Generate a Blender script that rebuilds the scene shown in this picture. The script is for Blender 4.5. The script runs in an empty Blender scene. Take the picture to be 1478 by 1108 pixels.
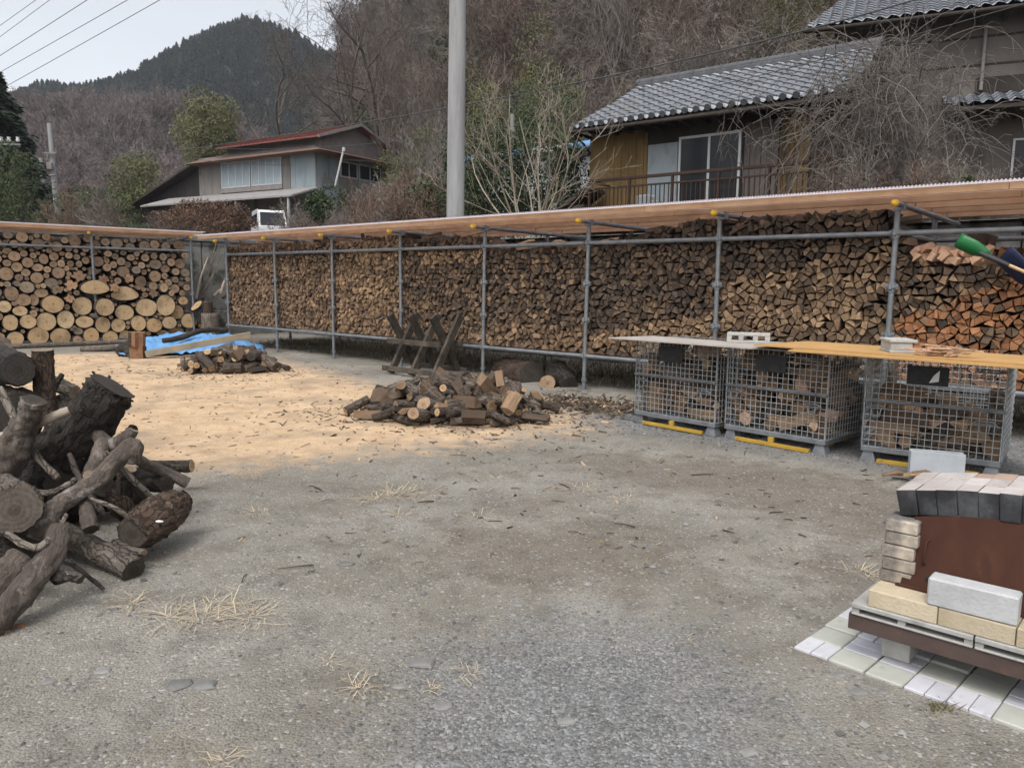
import bpy, math, random
from math import radians as R, sin, cos, pi
from mathutils import Vector as V, Matrix, noise as mnoise
SC = bpy.context.scene
COL = SC.collection
# ------------------------------------------------------------------ camera
CAMZ = 1.4
FPX, PCX, PCY = 1100.0, 739.0, 554.0            # focal length and centre in photo pixels (1478 x 1108)
PITCH, ROLL = R(7.56), R(0.6)
Fv = V((0, cos(PITCH), -sin(PITCH))); R0 = V((1, 0, 0)); U0 = V((0, sin(PITCH), cos(PITCH)))
Rv = R0*cos(ROLL) + U0*sin(ROLL); Uv = U0*cos(ROLL) - R0*sin(ROLL)
cam_d = bpy.data.cameras.new('camera'); cam = bpy.data.objects.new('camera', cam_d); COL.objects.link(cam)
cam_d.sensor_fit = 'HORIZONTAL'; cam_d.sensor_width = 36; cam_d.lens = 36*FPX/1478
cam_d.clip_start = 0.05; cam_d.clip_end = 3000
cam.matrix_world = Matrix(((Rv.x, Uv.x, -Fv.x, 0), (Rv.y, Uv.y, -Fv.y, 0), (Rv.z, Uv.z, -Fv.z, CAMZ), (0, 0, 0, 1)))
SC.camera = cam
SC.view_settings.view_transform = 'Standard'; SC.view_settings.look = 'None'
SC.view_settings.gamma = 1; SC.view_settings.exposure = 0.22
# ------------------------------------------------------------------ sky and sun (overcast)
SUN_EL, SUN_AZ = R(58), R(200)                  # azimuth clockwise from +Y
w = bpy.data.worlds.new('World'); SC.world = w; w.use_nodes = True
nt = w.node_tree; nt.nodes.clear()
sky = nt.nodes.new('ShaderNodeTexSky'); sky.sky_type = 'NISHITA'; sky.sun_disc = False
sky.sun_elevation = SUN_EL; sky.sun_rotation = SUN_AZ; sky.air_density = 1.0; sky.dust_density = 4.0; sky.ozone_density = 1.0
hs = nt.nodes.new('ShaderNodeHueSaturation'); hs.inputs['Saturation'].default_value = 0.25
tc = nt.nodes.new('ShaderNodeTexCoord')
mp = nt.nodes.new('ShaderNodeMapping'); mp.inputs['Scale'].default_value = (1, 1, 3)
cn = nt.nodes.new('ShaderNodeTexNoise'); cn.inputs['Scale'].default_value = 2.2; cn.inputs['Detail'].default_value = 6
cr = nt.nodes.new('ShaderNodeMapRange'); cr.inputs[1].default_value = .3; cr.inputs[2].default_value = .7
cr.inputs[3].default_value = 1.46; cr.inputs[4].default_value = 1.64
mu = nt.nodes.new('ShaderNodeVectorMath'); mu.operation = 'SCALE'
bg = nt.nodes.new('ShaderNodeBackground'); bg.inputs[1].default_value = 0.15
ow = nt.nodes.new('ShaderNodeOutputWorld')
L = nt.links.new
L(sky.outputs[0], hs.inputs['Color']); L(tc.outputs['Generated'], mp.inputs[0]); L(mp.outputs[0], cn.inputs['Vector'])
L(cn.outputs[0], cr.inputs[0]); L(hs.outputs[0], mu.inputs[0]); L(cr.outputs[0], mu.inputs['Scale'])
L(mu.outputs[0], bg.inputs[0]); L(bg.outputs[0], ow.inputs[0])
sl = bpy.data.lights.new('sun', 'SUN'); sl.energy = 1.0; sl.angle = R(14); sl.color = (1, .96, .9)
so = bpy.data.objects.new('sun', sl); COL.objects.link(so)
sd = V((sin(SUN_AZ)*cos(SUN_EL), cos(SUN_AZ)*cos(SUN_EL), sin(SUN_EL)))
so.rotation_euler = sd.to_track_quat('Z', 'Y').to_euler(); so.location = sd*60

# ------------------------------------------------------------------ helpers
def ray(px, py):
    return Fv + Rv*((px-PCX)/FPX) - Uv*((py-PCY)/FPX)
def at(px, py, Y):                              # the point at depth Y that the photo shows at (px, py)
    d = ray(px, py); s = Y/d.y
    return V((d.x*s, Y, CAMZ + d.z*s))
def gp(px, py, z=0.0):                          # the point at height z
    d = ray(px, py); s = (z-CAMZ)/d.z
    return V((d.x*s, d.y*s, z))
def proj(p):
    q = V(p) - V((0, 0, CAMZ)); f = q.dot(Fv)
    return (PCX + FPX*q.dot(Rv)/f, PCY - FPX*q.dot(Uv)/f, f)
def nz(p, s=1.0, seed=0.0):
    return mnoise.noise(V((p[0]*s+seed*7.3, p[1]*s-seed*3.1, p[2]*s+seed*1.7)))

class MB:
    """collects geometry; build() links it as ONE mesh object"""
    def __init__(s): s.v = []; s.f = []; s.m = []; s.sm = []
    def add(s, vs, fs, mi=0, smooth=False):
        o = len(s.v); s.v += [tuple(q) for q in vs]
        for f in fs: s.f.append(tuple(i+o for i in f)); s.m.append(mi); s.sm.append(smooth)
    def hexa(s, c, mi=0):                        # eight corners: bottom ring, top ring
        s.add(c, [(3, 2, 1, 0), (4, 5, 6, 7), (0, 1, 5, 4), (1, 2, 6, 5), (2, 3, 7, 6), (3, 0, 4, 7)], mi)
    def box(s, lo, hi, fr=None, mi=0):
        x0, y0, z0 = lo; x1, y1, z1 = hi
        c = [(x0, y0, z0), (x1, y0, z0), (x1, y1, z0), (x0, y1, z0), (x0, y0, z1), (x1, y0, z1), (x1, y1, z1), (x0, y1, z1)]
        if fr: c = [fr(*q) for q in c]
        s.hexa(c, mi)
    def bbox(s, lo, hi, fr=None, mi=0, b=0.006):  # box with chamfered edges
        x0, y0, z0 = lo; x1, y1, z1 = hi
        def ring(i, z): return [(x0+i, y0, z), (x1-i, y0, z), (x1, y0+i, z), (x1, y1-i, z), (x1-i, y1, z), (x0+i, y1, z), (x0, y1-i, z), (x0, y0+i, z)]
        def inner(z): return [(x0+b, y0+b, z), (x1-b, y0+b, z), (x1-b, y0+b, z), (x1-b, y1-b, z), (x1-b, y1-b, z), (x0+b, y1-b, z), (x0+b, y1-b, z), (x0+b, y0+b, z)]
        rs = [inner(z0), ring(b, z0+b), ring(b, z1-b), inner(z1)]
        vs = [q for r_ in rs for q in r_]
        if fr: vs = [fr(*q) for q in vs]
        fs = [tuple(range(7, -1, -1)), tuple(range(24, 32))]
        for k in range(3):
            for i in range(8):
                j = (i+1) % 8; fs.append((k*8+i, k*8+j, k*8+8+j, k*8+8+i))
        s.add(vs, fs, mi)
    def tube(s, pts, rad, n=8, mi=0, cap=True, capmi=None, smooth=True, wob=0.0, seed=0.0, flat=1.0, rough=0.0):
        pts = [V(p) for p in pts]; k = len(pts)
        if not hasattr(rad, '__len__'): rad = [rad]*k
        t0 = (pts[1]-pts[0]).normalized()
        a = t0.orthogonal().normalized(); vs = []; 
        for i, p in enumerate(pts):
            t = (pts[min(i+1, k-1)] - pts[max(i-1, 0)])
            t = t.normalized() if t.length > 1e-9 else t0
            a = (a - t*a.dot(t)); a = a.normalized() if a.length > 1e-6 else t.orthogonal().normalized()
            b = t.cross(a)
            for j in range(n):
                th = 2*pi*j/n; r = rad[i]
                if wob: 
                    q = V((cos(th)*1.6, sin(th)*1.6, i*.55+seed*11.7)); r *= 1+wob*mnoise.noise(q)
                    if rough: r *= 1+rough*mnoise.noise(V((cos(th)*5+seed, sin(th)*5, i*.5)))+rough*.6*mnoise.noise(V((cos(th)*11, sin(th)*11+seed, i*.9)))
                vs.append(p + a*(cos(th)*r) + b*(sin(th)*r*flat))
        fs = [(i*n+j, i*n+(j+1) % n, (i+1)*n+(j+1) % n, (i+1)*n+j) for i in range(k-1) for j in range(n)]
        s.add(vs, fs, mi, smooth)
        if cap:
            o = len(s.v); c = mi if capmi is None else capmi
            s.add(vs[:n], [tuple(range(n-1, -1, -1))], c); s.add(vs[-n:], [tuple(range(n))], c)
    def quad(s, a, b, c, d, mi=0): s.add([a, b, c, d], [(0, 1, 2, 3)], mi)
    def build(s, name, mats, parent=None, origin=None, rot=None):
        me = bpy.data.meshes.new(name)
        vs = s.v
        if origin is not None:
            ox, oy, oz = origin; vs = [(x-ox, y-oy, z-oz) for x, y, z in vs]
        me.from_pydata(vs, [], s.f)
        if not isinstance(mats, (list, tuple)): mats = [mats]
        for m_ in mats: me.materials.append(m_)
        me.polygons.foreach_set('material_index', s.m); me.polygons.foreach_set('use_smooth', s.sm)
        me.update()
        o = bpy.data.objects.new(name, me); COL.objects.link(o)
        if parent is not None:
            o.parent = parent
        elif origin is not None: o.location = origin
        return o
def tag(o, label=None, cat=None, group=None, kind=None):
    if label: o['label'] = label
    if cat: o['category'] = cat
    if group: o['group'] = group
    if kind: o['kind'] = kind
    return o
def empty(name, loc, label, cat, group=None, rz=0.0):
    o = bpy.data.objects.new(name, None); COL.objects.link(o); o.location = loc; o.rotation_euler = (0, 0, rz)
    o.empty_display_size = .1
    return tag(o, label, cat, group)
def copy_tree(o, parent=None):
    c = o.copy(); COL.objects.link(c); c.parent = parent
    for ch in list(o.children): copy_tree(ch, c)
    return c
class Frame:
    """local axes: a along e, b along n, z up"""
    def __init__(s, o, e, n=None):
        s.o = V((o[0], o[1], o[2] if len(o) > 2 else 0)); s.e = V((e[0], e[1], 0)).normalized()
        s.n = V((n[0], n[1], 0)).normalized() if n else V((-s.e.y, s.e.x, 0))
    def __call__(s, a, b, z): return s.o + s.e*a + s.n*b + V((0, 0, z))
    def ang(s): return math.atan2(s.e.y, s.e.x)

# ------------------------------------------------------------------ materials
def ramp_node(nt, stops):
    r = nt.nodes.new('ShaderNodeValToRGB'); e = r.color_ramp.elements
    while len(e) < len(stops): e.new(0.5)
    for i, (p, c) in enumerate(stops): e[i].position = p; e[i].color = (*c, 1)
    return r
def mix_rgb(nt, a, b, fac, mode='MIX'):
    m = nt.nodes.new('ShaderNodeMix'); m.data_type = 'RGBA'; m.blend_type = mode
    for s, x in ((m.inputs[0], fac), (m.inputs[6], a), (m.inputs[7], b)):
        if hasattr(x, 'is_linked') or hasattr(x, 'links'): nt.links.new(x, s)
        elif hasattr(x, '__len__'): s.default_value = (*x, 1)
        else: s.default_value = x
    return m.outputs[2]
def math_node(nt, op, a, b=None, c=None, clamp=False):
    m = nt.nodes.new('ShaderNodeMath'); m.operation = op; m.use_clamp = clamp
    for s, x in zip(m.inputs, (a, b, c)):
        if x is None: continue
        if hasattr(x, 'links'): nt.links.new(x, s)
        else: s.default_value = x
    return m.outputs[0]
def noise_node(nt, vec, scale, detail=6, rough=.6, out=0, dist=0):
    n = nt.nodes.new('ShaderNodeTexNoise'); n.inputs['Scale'].default_value = scale
    n.inputs['Detail'].default_value = detail; n.inputs['Roughness'].default_value = rough; n.inputs['Distortion'].default_value = dist
    if vec is not None: nt.links.new(vec, n.inputs['Vector'])
    return n.outputs[out]
def smap(nt, x, a, b, c=0.0, d=1.0):
    m = nt.nodes.new('ShaderNodeMapRange'); nt.links.new(x, m.inputs[0])
    for i, q in zip((1, 2, 3, 4), (a, b, c, d)): m.inputs[i].default_value = q
    return m.outputs[0]
def new_mat(name):
    m = bpy.data.materials.new(name); m.use_nodes = True
    b = m.node_tree.nodes['Principled BSDF']; b.inputs['Specular IOR Level'].default_value = .3
    return m, m.node_tree, b
def coords(nt, scale=(1, 1, 1), which='Object'):
    t = nt.nodes.new('ShaderNodeTexCoord'); mp = nt.nodes.new('ShaderNodeMapping'); mp.inputs['Scale'].default_value = scale
    nt.links.new(t.outputs[which], mp.inputs[0]); return mp.outputs[0]
def bump(nt, b, h, strength=.5, dist=.01):
    n = nt.nodes.new('ShaderNodeBump'); n.inputs['Strength'].default_value = strength; n.inputs['Distance'].default_value = dist
    nt.links.new(h, n.inputs['Height']); nt.links.new(n.outputs[0], b.inputs['Normal'])
def rnd(nt, kind):
    if kind == 'island':
        g = nt.nodes.new('ShaderNodeNewGeometry'); return g.outputs['Random Per Island']
    g = nt.nodes.new('ShaderNodeObjectInfo'); return g.outputs['Random']
def mat(name, cols, scale=4, stretch=(1, 1, 1), rough=.85, bmp=.4, bdist=.01, spots=None, per=None, vary=.35, metal=0, detail=8, bscale=None):
    """mottled colour from a noise ramp, optional per-island / per-object brightness, optional stains (colour, scale, threshold)"""
    m, nt, b = new_mat(name)
    v = coords(nt, stretch); n1 = noise_node(nt, v, scale, detail, .65)
    k = len(cols)
    r = ramp_node(nt, [(.3+.4*i/max(1, k-1), c) for i, c in enumerate(cols)]); nt.links.new(n1, r.inputs[0])
    c = r.outputs[0]
    if spots:
        for col, sc, th in spots:
            s = smap(nt, noise_node(nt, v, sc, 5, .6), th, th+.08); c = mix_rgb(nt, c, col, s)
    if per:
        f = smap(nt, rnd(nt, per), 0, 1, 1-vary, 1+vary)
        cb = nt.nodes.new('ShaderNodeCombineColor'); [nt.links.new(f, cb.inputs[i]) for i in range(3)]
        c = mix_rgb(nt, c, cb.outputs[0], 1.0, 'MULTIPLY')
    nt.links.new(c, b.inputs['Base Color']); b.inputs['Roughness'].default_value = rough; b.inputs['Metallic'].default_value = metal
    if bmp: bump(nt, b, noise_node(nt, v, bscale or scale*3, 8, .7), bmp, bdist)
    return m
def wood_end(name, stops, per, dark=(.05, .035, .025), vary=.3, grain=60):
    """split or sawn faces: tint chosen per piece from a ramp, with fibres and weather stains"""
    m, nt, b = new_mat(name)
    rn = rnd(nt, per)
    k = len(stops); rp = ramp_node(nt, [(i/max(1, k-1), c) for i, c in enumerate(stops)]); nt.links.new(rn, rp.inputs[0])
    v = coords(nt, (1, .13, 1))
    vm = nt.nodes.new('ShaderNodeVectorMath'); vm.operation = 'ADD'
    cb = nt.nodes.new('ShaderNodeCombineXYZ'); nt.links.new(math_node(nt, 'MULTIPLY', rn, 37.0), cb.inputs[0]); nt.links.new(v, vm.inputs[0]); nt.links.new(cb.outputs[0], vm.inputs[1])
    n1 = noise_node(nt, vm.outputs[0], grain*.6, 8, .75); n2 = noise_node(nt, vm.outputs[0], 9, 4, .6)
    c = mix_rgb(nt, rp.outputs[0], dark, smap(nt, n1, .45, .75, 0, .7)); c = mix_rgb(nt, c, dark, smap(nt, n2, .5, .8, 0, .55))
    nt.links.new(c, b.inputs['Base Color']); b.inputs['Roughness'].default_value = .9
    bump(nt, b, n1, .5, .006)
    return m
def bark_mat(name, cols, crack=(.012, .009, .007), peel=(.24, .18, .12), peel_at=.66, fleck=None, scale=9, vary=.3, rough=.9, ridge=.75, stretch=.3):
    """furrowed bark along local y: plates split by dark fissures, peeled patches, pale flecks; real relief through the bump"""
    m, nt, b = new_mat(name); v = coords(nt, (1, stretch, 1)); vi = coords(nt)
    wv = nt.nodes.new('ShaderNodeVectorMath'); wv.operation = 'ADD'; dn = noise_node(nt, vi, 6, 4, .6, out=1)
    sc_ = nt.nodes.new('ShaderNodeVectorMath'); sc_.operation = 'SCALE'; sc_.inputs['Scale'].default_value = .09; nt.links.new(dn, sc_.inputs[0]); nt.links.new(v, wv.inputs[0]); nt.links.new(sc_.outputs[0], wv.inputs[1])
    n1 = noise_node(nt, wv.outputs[0], scale, 12, .72); n2 = noise_node(nt, wv.outputs[0], scale*4.5, 8, .75)
    r = ramp_node(nt, [(.28+.44*i/(len(cols)-1), c) for i, c in enumerate(cols)]); nt.links.new(math_node(nt, 'ADD', math_node(nt, 'MULTIPLY', n1, .6), math_node(nt, 'MULTIPLY', n2, .4)), r.inputs[0])
    vo = nt.nodes.new('ShaderNodeTexVoronoi'); vo.feature = 'DISTANCE_TO_EDGE'; vo.inputs['Scale'].default_value = scale*2.6; nt.links.new(wv.outputs[0], vo.inputs['Vector'])
    fis = smap(nt, math_node(nt, 'ADD', vo.outputs['Distance'], math_node(nt, 'MULTIPLY', n2, .16)), .06, .17, 1, 0)
    c = mix_rgb(nt, r.outputs[0], crack, math_node(nt, 'MULTIPLY', fis, ridge))
    pl = smap(nt, noise_node(nt, vi, 4.2, 7, .68), peel_at, peel_at+.05); c = mix_rgb(nt, c, peel, math_node(nt, 'MULTIPLY', pl, .8))
    if fleck: c = mix_rgb(nt, c, fleck, smap(nt, noise_node(nt, vi, 48, 4, .7), .69, .72, 0, .8))
    f = smap(nt, rnd(nt, 'object'), 0, 1, 1-vary, 1+vary); cb = nt.nodes.new('ShaderNodeCombineColor'); [nt.links.new(f, cb.inputs[i]) for i in range(3)]
    c = mix_rgb(nt, c, cb.outputs[0], 1.0, 'MULTIPLY'); nt.links.new(c, b.inputs['Base Color']); b.inputs['Roughness'].default_value = rough
    h = math_node(nt, 'ADD', math_node(nt, 'MULTIPLY', fis, -1.0*ridge), math_node(nt, 'ADD', math_node(nt, 'MULTIPLY', n2, .8), math_node(nt, 'MULTIPLY', pl, -.5))); bump(nt, b, h, 1.0, .018)
    return m
def log_end(name, stops, ring=90, crack=True):
    """sawn log end: growth rings round the pith (local x,z), radial checks, stain towards the bark"""
    m, nt, b = new_mat(name); v = coords(nt)
    sp = nt.nodes.new('ShaderNodeSeparateXYZ'); nt.links.new(v, sp.inputs[0])
    rn = rnd(nt, 'object')
    cx = nt.nodes.new('ShaderNodeCombineXYZ'); nt.links.new(sp.outputs[0], cx.inputs[0]); nt.links.new(sp.outputs[2], cx.inputs[1]); nt.links.new(math_node(nt, 'MULTIPLY', rn, 50.0), cx.inputs[2])
    ln = nt.nodes.new('ShaderNodeVectorMath'); ln.operation = 'LENGTH'
    c2 = nt.nodes.new('ShaderNodeCombineXYZ'); nt.links.new(sp.outputs[0], c2.inputs[0]); nt.links.new(sp.outputs[2], c2.inputs[1]); nt.links.new(c2.outputs[0], ln.inputs[0])
    wob = noise_node(nt, cx.outputs[0], 7, 4, .6)
    rr = math_node(nt, 'ADD', ln.outputs['Value'], math_node(nt, 'MULTIPLY', wob, .06))
    rings = math_node(nt, 'SINE', math_node(nt, 'MULTIPLY', rr, ring*pi))
    k = len(stops); rp = ramp_node(nt, [(i/max(1, k-1), c) for i, c in enumerate(stops)]); nt.links.new(rn, rp.inputs[0])
    def dk(c, k, f):                             # darken by a factor: rings, pith, stains keep the piece's own hue
        cb = nt.nodes.new('ShaderNodeCombineColor'); [setattr(cb.inputs[i], 'default_value', k[i]) for i in range(3)]
        return mix_rgb(nt, c, cb.outputs[0], f, 'MULTIPLY')
    c = dk(rp.outputs[0], (.62, .52, .42), smap(nt, rings, -1, 1, 0, .5))
    c = dk(c, (.55, .42, .32), smap(nt, math_node(nt, 'ADD', ln.outputs['Value'], math_node(nt, 'MULTIPLY', wob, .05)), .02, .065, .9, 0))
    c = dk(c, (.50, .47, .44), smap(nt, noise_node(nt, cx.outputs[0], 5, 5, .65), .48, .72, 0, .9))
    c = dk(c, (.45, .38, .3), smap(nt, noise_node(nt, cx.outputs[0], 60, 5, .7), .45, .8, 0, .9))
    if crack:
        at2 = math_node(nt, 'ARCTAN2', sp.outputs[0], sp.outputs[2])
        cv = nt.nodes.new('ShaderNodeCombineXYZ'); nt.links.new(math_node(nt, 'MULTIPLY', at2, 1.6), cv.inputs[0]); nt.links.new(math_node(nt, 'MULTIPLY', rn, 90.0), cv.inputs[1]); nt.links.new(math_node(nt, 'MULTIPLY', ln.outputs['Value'], 3.0), cv.inputs[2])
        ck = smap(nt, math_node(nt, 'ABSOLUTE', math_node(nt, 'SUBTRACT', noise_node(nt, cv.outputs[0], 2.2, 2, .5), .5)), .0, .012, .75, 0)
        c = mix_rgb(nt, c, (.05, .03, .02), ck)
    nt.links.new(c, b.inputs['Base Color']); b.inputs['Roughness'].default_value = .85
    bump(nt, b, noise_node(nt, v, 120, 4, .7), .3, .004)
    return m
M = {}
M['bark'] = bark_mat('bark', [(0.036, 0.026, 0.020), (0.090, 0.068, 0.053), (0.204, 0.168, 0.134)], scale=13, vary=.4)
M['bark_dark'] = bark_mat('bark_dark', [(.014, .011, .0095), (.042, .033, .027), (.13, .108, .09)], (.006, .005, .004), (.16, .10, .06), .64, (.42, .41, .40), 11, .3, .75)
M['bark_grey'] = bark_mat('bark_grey', [(0.052, 0.041, 0.033), (0.138, 0.115, 0.094), (0.310, 0.270, 0.230)], (0.023, 0.017, 0.014), (0.253, 0.149, 0.081), .66, None, 11, .3)
M['driftwood'] = bark_mat('driftwood', [(.026, .019, .015), (.115, .092, .075), (.36, .31, .27)], (.022, .016, .012), (.40, .35, .31), .58, (.05, .036, .028), 13, .25, .7, .16, .12)
M['bark_brown'] = bark_mat('bark_brown', [(0.031, 0.020, 0.014), (0.082, 0.055, 0.040), (0.180, 0.132, 0.098)], (0.014, 0.010, 0.007), (0.264, 0.192, 0.132), .64, None, 12, .3)
M['end_fresh'] = log_end('end_fresh', [(0.497, 0.350, 0.200), (0.605, 0.445, 0.270), (0.454, 0.323, 0.189), (0.648, 0.501, 0.313), (0.540, 0.367, 0.194)])
M['end_small'] = log_end('end_small', [(.31, .215, .14), (.43, .31, .205), (.26, .18, .125), (.37, .265, .18), (.47, .345, .225)])
M['end_weath'] = log_end('end_weath', [(.25, .205, .16), (.31, .25, .185), (.19, .16, .13)])
M['end_dark'] = log_end('end_dark', [(.045, .040, .036), (.07, .062, .055), (.095, .085, .075)])
M['end_grey'] = log_end('end_grey', [(.12, .105, .09), (.15, .13, .11)])
M['split_rusty'] = wood_end('split_rusty', [(.20, .105, .055), (.27, .15, .085)], 'object')
M['end_orange'] = log_end('end_orange', [(.33, .14, .055), (.40, .18, .08)])
M['end_star'] = log_end('end_star', [(.48, .30, .185), (.40, .25, .155), (.19, .145, .11), (.54, .36, .23)])
SPL = {'tan': [(0.172, 0.109, 0.065), (0.259, 0.169, 0.100), (0.125, 0.080, 0.049), (0.218, 0.142, 0.082), (0.322, 0.211, 0.130)],
       'pale': [(0.270, 0.180, 0.106), (0.373, 0.252, 0.149), (0.208, 0.136, 0.082), (0.322, 0.217, 0.125)],
       'brown': [(0.094, 0.060, 0.038), (0.145, 0.095, 0.059), (0.062, 0.042, 0.029), (0.192, 0.126, 0.078), (0.083, 0.062, 0.048)],
       'dark': [(0.043, 0.030, 0.022), (0.078, 0.054, 0.037), (0.026, 0.020, 0.017), (0.114, 0.080, 0.058), (0.058, 0.047, 0.038)],
       'orange': [(0.312, 0.136, 0.058), (0.395, 0.181, 0.082), (0.228, 0.101, 0.046), (0.343, 0.167, 0.082), (0.176, 0.085, 0.048)]}
for k_, s_ in SPL.items():
    M['split_'+k_] = wood_end('split_'+k_, s_, 'object'); M['stuff_'+k_] = wood_end('stuff_'+k_, s_, 'island')
M['split_fresh'] = wood_end('split_fresh', [(.50, .31, .20), (.56, .37, .25), (.42, .25, .15)], 'object', dark=(.2, .1, .06))
M['galv'] = mat('galvanised', [(.13, .14, .15), (.19, .20, .21), (.25, .265, .275)], 9, rough=.5, bmp=.1, metal=.45, spots=[((.14, .14, .14), 18, .66)])
M['wire'] = mat('cage_wire', [(0.297, 0.317, 0.324), (0.432, 0.446, 0.452)], 9, rough=.5, bmp=0, metal=.4, spots=[((0.162, 0.149, 0.135), 12, .62)])
M['yellow_cap'] = mat('yellow_cap', [(.62, .36, .03), (.72, .43, .05)], 8, rough=.45, bmp=.1)
M['batten'] = mat('batten', [(0.395, 0.227, 0.126), (0.505, 0.312, 0.185), (0.571, 0.383, 0.237)], 2.2, (1.098, 1.299, 1.478), .8, .3, .004, spots=[((0.241, 0.117, 0.059), 5.5, .67)], per='object', vary=.12)
M['sheet'] = None
m, nt_, b = new_mat('roof_sheet'); b.inputs['Base Color'].default_value = (.36, .33, .36, 1); b.inputs['Roughness'].default_value = .35
tr = nt_.nodes.new('ShaderNodeBsdfTranslucent'); tr.inputs[0].default_value = (.62, .58, .61, 1); mx = nt_.nodes.new('ShaderNodeMixShader'); mx.inputs[0].default_value = .78
nt_.links.new(b.outputs[0], mx.inputs[1]); nt_.links.new(tr.outputs[0], mx.inputs[2]); nt_.links.new(mx.outputs[0], nt_.nodes['Material Output'].inputs[0]); M['sheet'] = m
M['concrete'] = mat('concrete', [(.22, .215, .205), (.30, .295, .28), (.37, .365, .35)], 6, rough=.95, bmp=.35, bdist=.006, spots=[((.17, .165, .15), 3.5, .6)])
M['concrete_pale'] = mat('concrete_pale', [(.33, .335, .34), (.40, .405, .41), (.46, .465, .47)], 9, rough=.95, bmp=.6, bdist=.006, spots=[((.27, .265, .25), 5, .6), ((.22, .21, .20), 30, .70)], bscale=60)
M['concrete_old'] = mat('concrete_old', [(.10, .098, .088), (.17, .165, .15), (.24, .235, .215)], 3.5, rough=.95, bmp=.5, bdist=.02, spots=[((.055, .06, .045), 2.2, .55)])
M['block'] = mat('cement_block', [(.27, .27, .255), (.36, .355, .335), (.43, .42, .395)], 12, rough=.95, bmp=.6, bdist=.006)
M['block_blue'] = mat('cement_block_grey', [(.32, .345, .37), (.40, .425, .45)], 9, rough=.95, bmp=.4, bdist=.004)
M['pole'] = mat('pole_concrete', [(.20, .20, .20), (.27, .27, .272), (.33, .33, .328)], 5, (1, 1, .12), rough=.9, bmp=.3, spots=[((.17, .17, .168), 2.5, .6)])
M['black_plastic'] = mat('black_plate', [(.012, .013, .015), (.03, .031, .033)], 20, rough=.6, bmp=.2, spots=[((.16, .16, .16), 34, .72)])
M['yellow_wood'] = mat('yellow_paint', [(0.331, 0.202, 0.025), (0.418, 0.266, 0.043)], 6, rough=.7, bmp=.2, spots=[((0.158, 0.108, 0.036), 9, .66)])
M['board_orange'] = mat('board_orange', [(.355, .205, .075), (.44, .265, .105)], 2.5, rough=.7, bmp=.15, spots=[((.27, .14, .05), 4, .68)])
M['board_grey'] = mat('board_grey', [(.29, .26, .235), (.36, .325, .295)], 3, rough=.85, bmp=.2, spots=[((.20, .17, .145), 4, .64)])
M['board_slate'] = mat('board_slate', [(.20, .205, .205), (.27, .27, .265)], 5, rough=.85, bmp=.2)
M['sawbuck'] = mat('sawbuck_wood', [(0.021, 0.017, 0.014), (0.049, 0.041, 0.032), (0.098, 0.081, 0.063)], 6, rough=.95, bmp=.5, per='object', vary=.3)
M['pale_edge_wood'] = mat('pale_edge_wood', [(.30, .20, .11), (.42, .30, .18)], 9, rough=.9, bmp=.4)
M['tarp'] = mat('blue_tarp', [(0.077, 0.216, 0.445), (0.144, 0.315, 0.547)], 4, rough=.45, bmp=.6, bdist=.02, bscale=9)
M['plank'] = mat('grey_plank', [(.16, .135, .10), (.23, .20, .15), (.29, .25, .19)], 3, (1, 1, 1), .9, .4, .005)
M['firebrick'] = mat('firebrick', [(.38, .315, .215), (.45, .38, .27), (.49, .425, .32)], 7, rough=.95, bmp=.9, bdist=.006, bscale=70, spots=[((.20, .17, .13), 26, .70), ((.30, .22, .14), 10, .64)], per='object', vary=.08)
M['firebrick_sooty'] = mat('firebrick_sooty', [(0.030, 0.030, 0.030), (0.135, 0.124, 0.114), (0.540, 0.465, 0.367)], 5, rough=.95, bmp=.5, bdist=.005, per='object', vary=.25)
M['soot'] = mat('soot_brick', [(.012, .012, .013), (.03, .031, .034), (.085, .088, .092)], 7, rough=.9, bmp=.5, bdist=.004, spots=[((.14, .14, .14), 11, .68)], per='object', vary=.3)
M['brick_top'] = mat('brick_top', [(.35, .305, .285), (.43, .39, .37), (.48, .445, .43)], 5, rough=.95, bmp=.9, bdist=.006, bscale=70, spots=[((.20, .17, .13), 26, .70), ((.36, .33, .31), 7, .62)], per='object', vary=.1)
M['brick_top_brown'] = mat('brick_top_brown', [(.24, .165, .125), (.34, .25, .20)], 6, rough=.95, bmp=.4, per='object', vary=.15)
M['rust'] = mat('rust', [(.032, .013, .0085), (.046, .018, .0115), (.064, .0255, .015)], 6, (1, 1, .5), .95, .35, .003, spots=[((.10, .042, .018), 7, .68), ((.03, .016, .012), 3.2, .62)], detail=12)
M['beam'] = mat('brown_steel', [(.05, .034, .030), (.085, .058, .05)], 5, rough=.65, bmp=.25, spots=[((.12, .06, .035), 10, .64)])
M['tile_white'] = mat('tile_white', [(.42, .42, .45), (.51, .51, .54)], 8, rough=.7, bmp=.3, bdist=.003, spots=[((.22, .21, .19), 3.2, .62), ((.40, .40, .40), 14, .62)], per='island', vary=.07)
M['tile_green'] = mat('tile_green', [(.33, .335, .30), (.40, .405, .365)], 8, rough=.7, bmp=.3, bdist=.003, spots=[((.22, .21, .19), 3.2, .62), ((.30, .30, .25), 12, .62)], per='island', vary=.09)
M['green_plastic'] = mat('green_plastic', [(0.005, 0.091, 0.024), (0.007, 0.119, 0.032)], 5, rough=.4, bmp=.05)
M['navy_plastic'] = mat('navy_plastic', [(.012, .018, .05), (.02, .028, .07)], 5, rough=.55, bmp=.1)
M['dark_plastic'] = mat('dark_plastic', [(.015, .016, .018), (.03, .03, .033)], 5, rough=.5, bmp=.05)
M['handle_wood'] = mat('handle_wood', [(.42, .27, .13), (.50, .34, .18)], 6, rough=.6, bmp=.1)
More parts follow.
